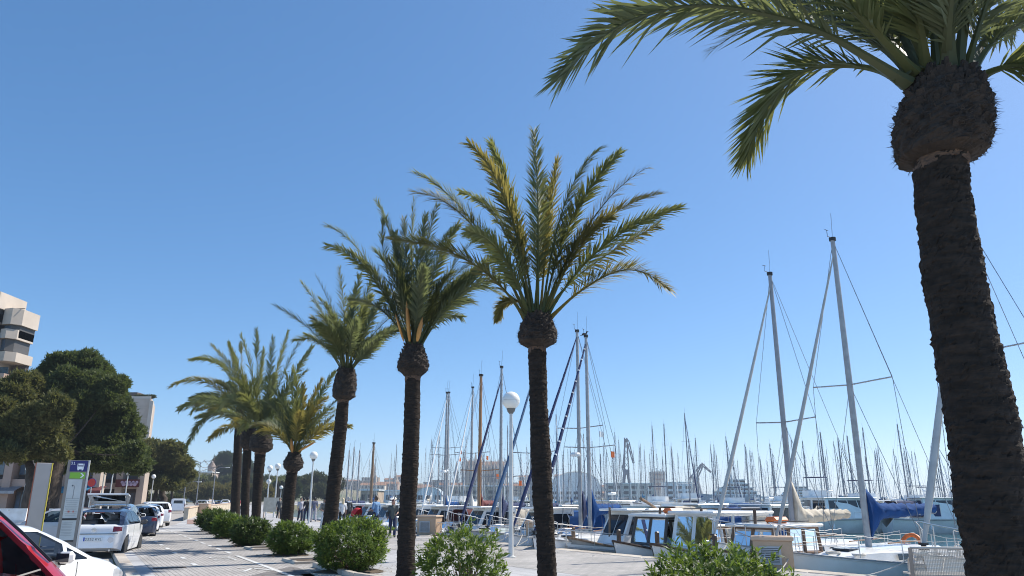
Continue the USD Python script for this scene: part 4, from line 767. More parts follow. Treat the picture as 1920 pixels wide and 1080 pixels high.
obj('roof_parapet', MB().prism([(.1, .1), (w - 1.0, .1), (w - 7.2, 15), (-5.5, 15)], hz, hz + .5), m_conc2, t); obj('stair_head', MB().bx((-.9, 3, hz + .5), (.9, 6, hz + 1.8)), m_dark, t)
v, f = crown_mesh([((w * (.3 + .12 * k), 1.5, hz + .6), (.8, .8, .35)) for k in range(5)], 900, .25, 5).out(); obj('roof_planting', (v, f), m_far, t, kind='stuff')
for k in range(9): obj('wall_joint', MB().bx((.5, -.012, 2 + k * 2.4), (w - 1.2, -.002, 2.05 + k * 2.4)), m_conc2, t)
t = thing('flat_roofed_house', 'beige house roof peeping between the apartment tower and the dark pine', 'building', (P(40, 715, 100)[0], 100, LANDZ)); w = P(68, 715, 100)[0] - P(40, 715, 100)[0]; hz = P(55, 704, 100)[2] - LANDZ
obj('body', MB().bx((0, 0, 0), (w, 8, hz)), m_stone, t); obj('roof', MB().bx((-.3, -.4, hz), (w + .3, 8, hz + .3)), m_dark, t); obj('roof_lamp', MB().sphere((w * .9, -.5, hz - .9), .35, 2), m_white, t); window(t, (w / 2, 0, hz - 1.6), 1.2, 1.2)
# windmill tower
wy = 400; c = P(392, 925, wy); z0 = LANDZ; zt = P(392, 876, wy)[2]; za = P(392, 864, wy)[2]; rr = pxsize(P(392, 880, wy), 7)
t = thing('windmill', 'old stone windmill tower with conical cap and sail frames in the distance', 'windmill', (c[0], wy, z0))
obj('tower', MB().lathe([(0, 0), (rr * 1.25, 0), (rr, zt - z0), (0, zt - z0)], n=18), m_stone, t, smooth=40); obj('cap', MB().lathe([(0, zt - z0), (rr * 1.15, zt - z0), (.2, za - z0), (0, za - z0 + .3)], n=18), M('mill_cap', (.25, .2, .17), None, rough=.9), t, smooth=40)
for k in range(6):
    a = k * math.pi / 3 + .3; hub = np.array([rr * .4, -rr * 1.3, zt - z0 - .5]); d = np.array([math.cos(a), 0, math.sin(a)]); s_ = np.array([-math.sin(a), 0, math.cos(a)])
    q = MB().tube([hub, hub + d * 6], .12, 5)
    for j in range(4): q.tube([hub + d * (2 + j * 1.2) - s_ * .7, hub + d * (2 + j * 1.2) + s_ * .7], .06, 4)
    obj('sail_frame', q, m_oldwood, t)
t = thing('white_house', 'long pale house beside the distant windmill', 'building', (P(345, 900, 395)[0], 395, LANDZ)); w = 14; hz = P(350, 886, 395)[2] - LANDZ
obj('body', MB().bx((0, 0, 0), (w, 9, hz)), m_stone, t); obj('roof', MB().bx((-.4, -.5, hz), (w + .4, 9.4, hz + .5)), m_white, t)
for k in range(4): window(t, (2 + 3.3 * k, 0, hz - 2), 1.2, 1.6)
# road lamps with twin arms
def road_lamp(label, px, Y, ytop, arms=(1, -1)):
    g = gp(px, Y); h = P(px, ytop, Y)[2] - LANDZ; t = thing('road_lamp', label, 'street lamp', g)
    obj('post', MB().tube([(0, 0, -.02), (0, 0, h)], [.12, .07], 8), m_greymast, t)
    for s in arms:
        obj('arm', MB().tube(bez_path([(0, 0, h - .4), (s * .8, 0, h + .1), (s * 2.0, 0, h + .15)], 8), .05, 6), m_greymast, t); obj('lamp_head', MB().box((s * 2.3, 0, h + .13), (.8, .28, .14), 0, .04), m_post, t)
road_lamp('twin armed road lamp standing above the far pine tops, left of the windmill', 367, 170, 866); road_lamp('single armed road lamp between the windmill and the leaning palm', 397, 150, 878, (-1, 1)); road_lamp('slim road lamp right of the broad pine', 343, 130, 905, (1,))
for px, Y, lab in ((187, 66, 'small globe lamp in front of the beige block, left of the open hatch'), (123, 70, 'small globe lamp seen just left of the bus stop panel'), (41, 72, 'small globe lamp before the pinkish block'), (203, 76, 'small globe lamp right of the open hatch'), (232, 84, 'small globe lamp under the low red fascia'), (281, 100, 'small globe lamp among the trunks of the broad pine')):
    p = gp(px, Y); dup(lamp0, (p[0], Y, LANDZ), 0, lab)
# street signs at the left
def sign(label, px, Y, h, col, shape):
    g = gp(px, Y); t = thing('traffic_sign', label, 'traffic sign', g); obj('post', MB().tube([(0, 0, -.02), (0, 0, h)], .035, 8), m_steel, t)
    if shape == 'disc':
        obj('plate', MB().lathe([(0, -.015), (.33, -.015), (.33, .015), (0, .015)], (0, -.05, h - .1), 24, axis=1), M(f'sign_{int(col[0]*100)}', col, None, rough=.4), t); obj('symbol', MB().lathe([(.22, -.004), (.30, -.004), (.30, .004), (.22, .004)], (0, -.072, h - .1), 24, axis=1), m_red, t); obj('bar', MB().add([(-.2, -.074, h + .06), (-.15, -.074, h + .11), (.2, -.074, h - .26), (.15, -.074, h - .31)], [[0, 2, 1], [0, 3, 2]]), m_red, t)
    else: obj('plate', MB().box((0, -.05, h - .25), (.45, .02, .75), 0, .008), M(f'sign_{int(col[0]*100)}', col, None, rough=.4), t); obj('panel_mark', MB().box((0, -.063, h - .25), (.3, .004, .3)), m_white, t)
sign('round no waiting sign behind the bus stop panel, left of the open hatch', 166, 58, 3.05, (.03, .04, .22), 'disc'); sign('small pale blue sign in front of the pinkish block', 49, 70, 3.2, (.30, .32, .50), 'rect')
# ---------------------------------------------------------------- cars
MF = m3.Manifold
def car_solid(sp, off=0.0, zlo=None):
    """closed body: sp has L, W, prof (x, top z) from rear to front, plan (x, half width factor), belt z, zb"""
    x0, x1 = -sp['L'] / 2, sp['L'] / 2; xs = np.unique(np.r_[np.linspace(x0, x1, 46), [p[0] for p in sp['prof']]])
    px_, pz = zip(*sp['prof']); top = np.interp(xs, px_, pz); ker = np.array([.25, .5, .25])
    top = np.r_[top[0], np.convolve(top, ker, 'valid'), top[-1]]
    qx, qw = zip(*sp['plan']); hw = np.interp(xs, qx, qw) * sp['W'] / 2
    zb = (sp['zb'] + np.interp(xs, [x0, x0 + .35, x1 - .45, x1], [.12, 0, 0, .06])) if zlo is None else np.full(len(xs), zlo)
    u = np.r_[0, .05, .12, .25, .4, .55, .68, .78, .86, .92, .96, .985, 1.0]; R = []
    for x, t, w, b in zip(xs, top, hw, zb):
        t, w = t + off, w + off; xx = x + off * np.sign(x) * (abs(x) > sp['L'] / 2 - .02)
        z = b - (off if zlo is None else 0) + (t - b) * u; g = sp['belt']
        tum = np.where(z < g, 1 - .05 * ((g - z) / g) ** 2 - .04 * np.clip((.42 - z) / .3, 0, 1), 1 - sp['tumble'] * np.clip((z - g) / (sp['H'] - g), 0, 1) ** 1.15)
        e = np.clip(1 - (z - b) / (t - b), 0, 1); rnd = np.clip(e * (t - b) / sp.get('edge', .09), 0, 1); wz = w * tum * (1 - (1 - rnd) ** 2.4 * .30)
        r_ = np.concatenate([np.stack([np.full(len(z), xx), wz, z], 1), np.stack([np.full(len(z), xx), -wz, z], 1)[::-1]]); R.append(r_)
    m = MB().rings(np.array(R)); v, f = m.out(); tm = trimesh.Trimesh(v, f, process=True); 
    if tm.volume < 0: tm.invert()
    return MF(m3.Mesh(np.asarray(tm.vertices, np.float32), np.asarray(tm.faces, np.uint32)))
def prism_y(poly, y0, y1):
    """extrude a side-view polygon (x, z) along y"""
    p = np.array(poly, float); a = .5 * np.sum(p[:, 0] * np.roll(p[:, 1], -1) - p[:, 1] * np.roll(p[:, 0], -1)); p = p if a > 0 else p[::-1]
    return m3.CrossSection([p]).extrude(y1 - y0).rotate([90, 0, 0]).translate([0, y1, 0])
def prism_x(poly, x0, x1):
    p = np.array(poly, float); a = .5 * np.sum(p[:, 0] * np.roll(p[:, 1], -1) - p[:, 1] * np.roll(p[:, 0], -1)); p = p if a > 0 else p[::-1]
    return m3.CrossSection([p]).extrude(x1 - x0).rotate([90, 0, 90]).translate([x0, 0, 0])
def cyl_y(x, z, r, y0, y1, n=28): return MF.cylinder(y1 - y0, r, r, n).rotate([-90, 0, 0]).translate([x, y0, z])
PAINT = {}
def paint(name, c): 
    if name not in PAINT: PAINT[name] = usdkit.material(stage, L + 'paint_' + name, {'p': ('principled_bsdf', dict(base_color=c, roughness=.28, coat_weight=.8, coat_roughness=.03, specular_ior_level=.5))}, [], surface='p.BSDF')
    return PAINT[name]
m_tail = usdkit.material(stage, L + 'tail_lamp', {'p': ('principled_bsdf', dict(base_color=(.13, .008, .012), roughness=.12, coat_weight=1.0))}, [], surface='p.BSDF')
m_headl = usdkit.material(stage, L + 'head_lamp', {'p': ('principled_bsdf', dict(base_color=(.5, .52, .55), roughness=.12, metallic=.3, coat_weight=1.0))}, [], surface='p.BSDF')
m_rim = M('wheel_rim', (.45, .46, .47), None, rough=.3, metal=.8); m_cabin = M('car_interior', (.08, .08, .083), (.12, .12, .125), 4, .8); m_plate = M('number_plate', (.72, .72, .70), None, rough=.4); m_pblue = M('plate_blue', (.02, .06, .35), None, rough=.4)
def car(label, cat, sp, pt, loc, rz, group=None, name='parked_car', plate=None, hatch_open=False, glass_m=None, roof=None, detail=True):
    t = thing(name, label, cat, loc, rz, group=group); W, L_, H, g = sp['W'], sp['L'], sp['H'], sp['belt']; gm = glass_m or m_pane
    body = car_solid(sp); inner = car_solid(dict(sp, L=L_ - .30), -.055, .38); shell = body - inner
    gl = car_solid(sp, -.006) - car_solid(sp, -.016)
    cuts = []; wins = []
    for poly in sp['side']: c = prism_y(poly, -2, 2); cuts.append(c); wins.append(('side_window', c, True))
    if sp.get('rear'): c = prism_x(sp['rear'], sp['rear_x'][0], sp['rear_x'][1]); cuts.append(c); wins.append(('rear_window', c, False))
    c = prism_x(sp['front'], *sp['front_x']); cuts.append(c); wins.append(('windscreen', c, False))
    solid = shell
    for c in cuts: solid = solid - c
    wr = sp.get('wr', .31); xf, xr = sp['wheels']
    arches = [cyl_y(x, wr + .01, wr + .07, s * W / 2 - (.42 if s > 0 else .3), s * W / 2 + (.3 if s > 0 else .42)) for x in (xf, xr) for s in (1, -1)]
    for a in arches: solid = solid - a
    if hatch_open:
        hx = sp['hatch']; hc = prism_x([(-W / 2 + .08, .62), (W / 2 - .08, .62), (W / 2 - .16, H - .06), (-W / 2 + .16, H - .06)], -L_ / 2 - .2, hx); solid = solid - hc
    def sm(m): mm = m.to_mesh(); return mm.vert_properties[:, :3], mm.tri_verts
    def skin(m):                                                       # only the outer face of a pane
        v, fc = sm(m); v = np.asarray(v, float); n = np.cross(v[fc[:, 1]] - v[fc[:, 0]], v[fc[:, 2]] - v[fc[:, 0]]); c = v[fc].mean(1); c = c - np.stack([np.clip(c[:, 0], -L_ * .3, L_ * .15), np.zeros(len(c)), np.full(len(c), g - .1)], 1)
        ok = (norm(n) * norm(c)).sum(1) > .12; return v, fc[ok]
    if roof is not None:
        rc = MF.cube([L_ * .62, W, .8], True).translate([sp['roof_x'], 0, g + .42]); obj('roof', sm(solid ^ rc), roof, t, smooth=32, label='dark roof and pillars'); solid = solid - rc
    bd = obj('body', sm(solid), pt, t, smooth=32)
    for nm, c, two in wins:
        q = gl ^ c
        if q.is_empty() or (hatch_open and nm == 'rear_window'): continue
        if two:
            for s in (1, -1):
                h = q ^ MF.cube([20, 4, 8], True).translate([0, s * 2.02, 0])
                if not h.is_empty(): obj(nm, skin(h), gm, t)
        else: obj(nm, skin(max(q.decompose(), key=lambda p: p.volume())), gm, t)
    for (nm, y, z, w, h, end, m) in sp['lights']:
        sh = car_solid(sp, .006)
        for s in (1, -1):
            c = prism_x([(s * y - w / 2, z - h * .35), (s * y + w / 2, z - h * .5), (s * y + w / 2, z + h * .5), (s * y - w / 2, z + h * .35)], (0 if end > 0 else -4), (4 if end > 0 else 0)); q = (sh - car_solid(sp, -.01)) ^ c
            q = q ^ MF.cube([1.0 if nm != 'head_lamp' else 1.2, 4, 4], True).translate([end * L_ / 2, 0, 1])
            if not q.is_empty(): obj(nm, sm(q), m, t)
    for x in (xf, xr):
        for s in (1, -1):
            wc = np.array([x, s * (W / 2 - .115), wr]); k = MB().lathe([(wr * .62, -.10), (wr * .96, -.095), (wr, -.06), (wr, .06), (wr * .96, .095), (wr * .62, .10)], wc, 28, axis=1); wl = obj('wheel', k, m_rubber, t, smooth=40)
            rm = MB().lathe([(0, -.06), (wr * .64, -.06), (wr * .66, .09), (wr * .60, .09), (wr * .56, .03), (0, .03)] if s > 0 else [(0, .06), (wr * .64, .06), (wr * .66, -.09), (wr * .60, -.09), (wr * .56, -.03), (0, -.03)], wc, 24, axis=1)
            obj('rim', rm, m_black, wl); spk = MB()
            for q in range(5): a = q * 1.2566; spk.tube([wc + [0, s * .045, 0], wc + [wr * .60 * math.cos(a), s * .06, wr * .60 * math.sin(a)]], [.05, .035], 6)
            obj('spokes', spk, m_rim, wl)
    if detail:
        ins = MB()
        for s in (1, -1):
            for xx in (sp['seat'], sp['seat'] - .85): ins.box((xx, s * .36, .55), (.5, .5, .25), 0, .05); ins.box((xx - .22, s * .36, .86), (.14, .48, .55), 0, .05); ins.box((xx - .26, s * .36, 1.22), (.09, .25, .16), 0, .03)
        ins.box((sp['seat'] + .75, 0, .80), (.35, W - .34, .28), 0, .06); obj('interior', ins, m_cabin, t, label='dark seats and dashboard')
        obj('underside', MB().box((0, 0, sp['zb'] + .10), (L_ - .5, W - .5, .12)), m_black, t)
        for s in (1, -1):
            mp = sp['mirror']; mm = MB(); mm.box((mp[0], s * (W / 2 + .10), mp[1]), (.13, .21, .15), s * -.15, .045); mr = obj('wing_mirror', mm, sp.get('mirror_m') or pt, t); obj('mirror_arm', MB().box((mp[0] + .02, s * (W / 2 - .0), mp[1] - .07), (.07, .16, .05), 0, .015), m_black, mr); obj('mirror_glass', MB().box((mp[0] - .068, s * (W / 2 + .10), mp[1]), (.006, .17, .11), s * -.15), m_dglass, mr)
            for hx in sp['handles']: obj('door_handle', MB().box((hx, s * (W / 2 - .012), g - .10), (.18, .035, .03), 0, .008), pt, t)
            for dx in sp['gaps']: obj('door_gap', ((lambda q: sm(q))((car_solid(sp, .002) - car_solid(sp, -.03)) ^ prism_y([(dx, .30), (dx + .012, .30), (dx + .012, g), (dx, g)], 0 if s > 0 else -2, 2 if s > 0 else 0))), m_black, t)
        if plate:
            pm = MB().box((-L_ / 2 - .012, 0, sp['plate_z']), (.014, .52, .115)); p_ = obj('number_plate', pm, m_plate, t)
            obj('plate_strip', MB().box((-L_ / 2 - .0205, .24, sp['plate_z']), (.004, .04, .11)), m_pblue, p_); obj('plate_letters', MB().text(plate, .072, (-L_ / 2 - .020, -.02, sp['plate_z']), (0, -1, 0), (0, 0, 1), .003), m_black, p_)
    return t
HATCH = dict(L=3.72, W=1.70, H=1.47, belt=.96, tumble=.24, zb=.20, wr=.31, wheels=(1.18, -1.18), seat=.1, mirror=(.72, 1.02), handles=(-.12,), gaps=(-.35, .80), plate_z=.58, edge=.10,
    prof=[(-1.86, .66), (-1.82, .93), (-1.70, 1.02), (-1.45, 1.30), (-1.15, 1.42), (-.4, 1.47), (.2, 1.44), (.62, 1.26), (1.02, 1.02), (1.4, .93), (1.72, .78), (1.86, .60)],
    plan=[(-1.86, .66), (-1.80, .82), (-1.66, .94), (-1.3, 1.0), (1.1, 1.0), (1.6, .88), (1.86, .66)],
    side=[[(-1.05, 1.0), (-1.28, 1.12), (-1.0, 1.33), (-.42, 1.37), (-.42, 1.0)], [(-.34, .99), (-.34, 1.38), (.15, 1.36), (.78, 1.02), (.78, .99)]],
    rear=[(-.66, 1.02), (.66, 1.02), (.56, 1.37), (-.56, 1.37)], rear_x=(-2.2, -1.0), front=[(-.70, 1.03), (.70, 1.03), (.58, 1.38), (-.58, 1.38)], front_x=(.1, 1.2),
    lights=[('tail_lamp', .64, .87, .24, .17, -1, m_tail), ('head_lamp', .60, .74, .26, .16, 1, m_headl)])
SUV = dict(L=4.3, W=1.80, H=1.60, belt=1.02, tumble=.20, zb=.23, wr=.34, wheels=(1.38, -1.30), seat=.25, mirror=(.95, 1.10), handles=(-.05, -.95), gaps=(-.15, .95, -1.05), plate_z=.78, edge=.10,
    prof=[(-2.15, .70), (-2.12, 1.02), (-2.02, 1.10), (-1.78, 1.48), (-1.5, 1.57), (-.3, 1.60), (.25, 1.55), (.75, 1.34), (1.18, 1.08), (1.6, 1.0), (1.98, .86), (2.15, .62)],
    plan=[(-2.15, .82), (-2.0, .94), (-1.6, 1.0), (1.3, 1.0), (1.85, .88), (2.15, .66)],
    side=[[(-1.75, 1.14), (-1.62, 1.40), (-1.2, 1.46), (-1.2, 1.08)], [(-1.12, 1.07), (-1.12, 1.47), (-.25, 1.49), (-.25, 1.06)], [(-.17, 1.05), (-.17, 1.49), (.28, 1.45), (.92, 1.10), (.92, 1.05)]],
    rear=[(-.70, 1.10), (.70, 1.10), (.60, 1.48), (-.60, 1.48)], rear_x=(-2.5, -1.45), front=[(-.74, 1.10), (.74, 1.10), (.62, 1.48), (-.62, 1.48)], front_x=(.2, 1.4),
    lights=[('tail_lamp', .72, .98, .22, .20, -1, m_tail), ('head_lamp', .66, .82, .28, .16, 1, m_headl)])
VAN = dict(SUV, L=4.4, H=1.82, belt=1.10, tumble=.10, prof=[(-2.2, .6), (-2.19, 1.70), (-2.1, 1.79), (-1.6, 1.82), (.2, 1.82), (.65, 1.66), (1.2, 1.16), (1.6, 1.02), (2.02, .88), (2.2, .62)], plan=[(-2.2, .92), (-2.1, .98), (-1.6, 1.0), (1.3, 1.0), (1.9, .88), (2.2, .66)],
    side=[[(.0, 1.14), (.0, 1.60), (.42, 1.58), (1.0, 1.18), (1.0, 1.14)]], rear=[(-.55, 1.2), (.55, 1.2), (.5, 1.58), (-.5, 1.58)], rear_x=(-2.6, -2.12), lights=[('tail_lamp', .80, 1.0, .12, .42, -1, m_tail), ('head_lamp', .70, .84, .26, .2, 1, m_headl)], handles=(.1,), gaps=(.0, 1.1))
WHITE, SILVER, RED, NAVY, GREY = paint('white', (.74, .75, .76)), paint('silver', (.36, .37, .38)), paint('red', (.36, .018, .025)), paint('navy', (.02, .03, .06)), paint('grey', (.14, .15, .16))
ROAD_R = math.atan2(.8736, -.4867)
def on_road(px, Y): p = P(px, 950, Y); return (p[0], Y, LANDZ)
# the white hatchback with dark roof, rear to the camera
cp = np.array([P(183, 950, 24.0)[0], 24.0]) + 1.86 * np.array([-.27, .96])
op = car('white small hatchback with dark roof, rear towards the camera, beside the kerb', 'car', dict(HATCH, mirror_m=m_black, roof_x=-.55), WHITE, (cp[0], cp[1], LANDZ), math.atan2(.96, -.27), plate='2332 KYL', glass_m=glass('privacy_glass', (.10, .12, .15)), roof=NAVY)
xr_ = -HATCH['L'] / 2
obj('badge_ring', MB().lathe([(.045, -.008), (.06, -.008), (.06, .008), (.045, .008)], (xr_ - .018, 0, .86), 20, axis=0), m_steel, op); obj('badge_bolt', MB().tube([(xr_ - .025, .075, .858), (xr_ - .025, .0, .872), (xr_ - .025, .0, .848), (xr_ - .025, -.075, .862)], .007, 5), m_steel, op)
for s in (1, -1): obj('bumper_lamp', MB().lathe([(0, -.02), (.085, -.02), (.075, .02), (0, .025)][::-1], (xr_ + .015, s * .50, .56), 20, axis=0), m_tail if s > 0 else m_headl, op)
obj('bumper_line', MB().box((xr_ + .005, 0, .735), (.03, 1.36, .016)), m_black, op); obj('brake_light', MB().box((-1.46, 0, 1.36), (.03, .28, .03)), m_tail, op)
obj('wiper', MB().tube([(-1.72, .0, 1.03), (-1.70, .05, 1.05), (-1.62, .42, 1.12)], .012, 5), m_black, op); obj('exhaust', MB().tube([(-1.75, -.5, .26), (-1.89, -.5, .25)], .03, 8), m_steel, op)
# the car ahead of it with its tailgate up
cp = np.array([P(203, 950, 30.2)[0], 30.2]) + 2.1 * np.array([-.35, .94])
ho = car('white estate car with its tailgate raised open, ahead of the dark roofed hatchback', 'car', dict(SUV, hatch=-1.5), WHITE, (cp[0], cp[1], LANDZ), math.atan2(.94, -.35), hatch_open=True)
a_ = np.array([-1.62, 0, 1.58]); dv = np.array([-.95, 0, .30]); dv /= np.linalg.norm(dv); up_ = np.array([.3, 0, .95]); Lh = 1.12; tg = MB(); fr = []
outer = np.array([(0, -.66), (0, .66), (.55, .74), (Lh, .70), (Lh, -.70), (.55, -.74)]); inn = np.array([(.10, -.54), (.10, .54), (.52, .60), (.80, .57), (.80, -.57), (.52, -.60)])
pt3 = lambda q, h: a_ + dv * q[0] + np.array([0, q[1], 0]) + up_ * (h + .10 * math.sin(q[0] / Lh * 3.0))
for k in range(6):
    k2 = (k + 1) % 6; q = [pt3(outer[k], 0), pt3(outer[k2], 0), pt3(inn[k2], 0), pt3(inn[k], 0)]; w = [x + up_ * .06 for x in q]; tg.add(q + w, BOXF)
tgo = obj('tailgate', tg, WHITE, ho, label='raised tailgate'); obj('pane', MB().add([pt3(x, .03) for x in inn], [[0, 1, 2], [0, 2, 3], [0, 3, 4], [0, 4, 5]]), m_pane, tgo)
lower = MB().add([pt3((Lh, -.70), 0), pt3((Lh, .70), 0), pt3((Lh, .70), 0) + [-.05, 0, -.42], pt3((Lh, -.70), 0) + [-.05, 0, -.42]] + [x + np.array([.05, 0, 0]) for x in (pt3((Lh, -.70), 0), pt3((Lh, .70), 0), pt3((Lh, .70), 0) + [-.05, 0, -.42], pt3((Lh, -.70), 0) + [-.05, 0, -.42])], BOXF)
obj('boot_space', MB().bx((-1.75, -.6, .70), (-1.70, .6, 1.1)), m_cabin, ho)
for s in (1, -1): obj('gas_strut', MB().tube([(-1.75, s * .62, 1.2), a_ + dv * .5 + [0, s * .62, .02]], .012, 5), m_steel, ho)
# silver car in the next lane, turned towards us and half hidden by the panels
car('silver grey car half hidden behind the bus stop panel', 'car', HATCH, SILVER, (P(122, 960, 28.)[0], 28., LANDZ), math.radians(186))
# parked row by the kerb
row = [(253, 36.5, NAVY, HATCH, 'dark blue parked car just beyond the open hatch, first of the parked row'), (263, 41.5, WHITE, HATCH, 'white parked hatchback second in the row along the kerb'), (274, 47, WHITE, HATCH, 'white parked hatchback third in the row along the kerb'), (288, 53, WHITE, SUV, 'white parked car with dark roof bars, last of the row along the kerb')]
for px, Y, pt, sp, lab in row: car(lab, 'car', sp, pt, on_road(px, Y), ROAD_R + .08, group='cars parked in a row along the kerb', glass_m=m_dglass)
car('white panel van driving away on the bend of the road', 'van', VAN, WHITE, on_road(334, 100), ROAD_R - .12, name='van', glass_m=m_dglass)
for px, Y, pt, sp, lab in [(378, 128, SILVER, SUV, 'silver car driving away right of the van'), (393, 155, WHITE, HATCH, 'small white car on the road between silver and last cars'), (421, 165, WHITE, SUV, 'white car on the road beside the leaning palm trunk'), (406, 175, NAVY, HATCH, 'dark car far down the road'), (312, 175, WHITE, HATCH, 'white car far off beyond the broad pine trunks'), (437, 185, NAVY, SUV, 'dark car almost hidden by the leaning palm trunk')]:
    car(lab, 'car', sp, pt, on_road(px, Y), ROAD_R - .12, name='moving_car', group='cars moving on the road', detail=False, glass_m=m_dglass)
# the two nearest cars at the lower left
NEAR = dict(HATCH, L=4.0, W=1.74, H=1.48, wheels=(1.22, -1.25), prof=[(-2.0, .66), (-1.96, 1.0), (-1.8, 1.1), (-1.5, 1.36), (-1.1, 1.46), (-.4, 1.48), (.1, 1.44), (.55, 1.25), (.98, 1.03), (1.35, .95), (1.75, .80), (1.94, .62), (2.0, .45)], plan=[(-2.0, .80), (-1.8, .93), (-1.4, 1.0), (1.15, 1.0), (1.6, .90), (1.88, .72), (2.0, .5)],
    side=[[(-1.35, 1.08), (-1.2, 1.30), (-.45, 1.38), (-.45, 1.02)], [(-.37, 1.01), (-.37, 1.385), (.05, 1.365), (.40, 1.20), (.40, 1.0)], [(.46, .99), (.46, 1.16), (.80, 1.0), (.80, .985)]], lights=[('tail_lamp', .66, .9, .24, .2, -1, m_tail), ('head_lamp', .62, .75, .40, .17, 1, m_headl)], mirror=(.30, 1.04), gaps=(-.40, .62))
car('nearest white hatchback, its bonnet and wing mirror showing behind the red car', 'car', NEAR, WHITE, (-6.85, 10.2, LANDZ), math.radians(78), glass_m=glass('side_glass', (.22, .27, .33)))
MPV = dict(SUV, H=1.68, belt=1.05, prof=[(-2.15, .70), (-2.12, 1.1), (-2.02, 1.2), (-1.8, 1.55), (-1.5, 1.65), (-.3, 1.68), (.15, 1.63), (.65, 1.36), (1.15, 1.06), (1.6, .98), (1.98, .84), (2.15, .60)],
    side=[[(-1.75, 1.16), (-1.62, 1.46), (-1.2, 1.53), (-1.2, 1.10)], [(-1.12, 1.09), (-1.12, 1.54), (-.25, 1.57), (-.25, 1.08)], [(-.17, 1.07), (-.17, 1.565), (.14, 1.54), (.80, 1.12), (.80, 1.07)]], front=[(-.74, 1.10), (.74, 1.10), (.62, 1.55), (-.62, 1.55)], mirror=(.72, .86), mirror_m=m_black)
wpr = rc = car('red car nearest the camera, only its windscreen and one pillar in the frame', 'car', MPV, RED, (-5.05, 6.45, LANDZ + .03), math.radians(330), glass_m=glass('windscreen_glass', (.80, .88, .88), ior=3.0))

for k, y0 in enumerate((.55, -.15)): obj('wiper', MB().tube([(1.12, y0 - .5, 1.075), (1.02, y0 - .2, 1.13), (.93, y0 + .1, 1.18)], .012, 5), m_black, rc)
obj('roof_strip', MB().tube([(-1.4, .60, 1.66), (-.3, .61, 1.69), (.15, .63, 1.645), (.50, .705, 1.45), (.82, .79, 1.24)], .014, 5), m_black, rc)
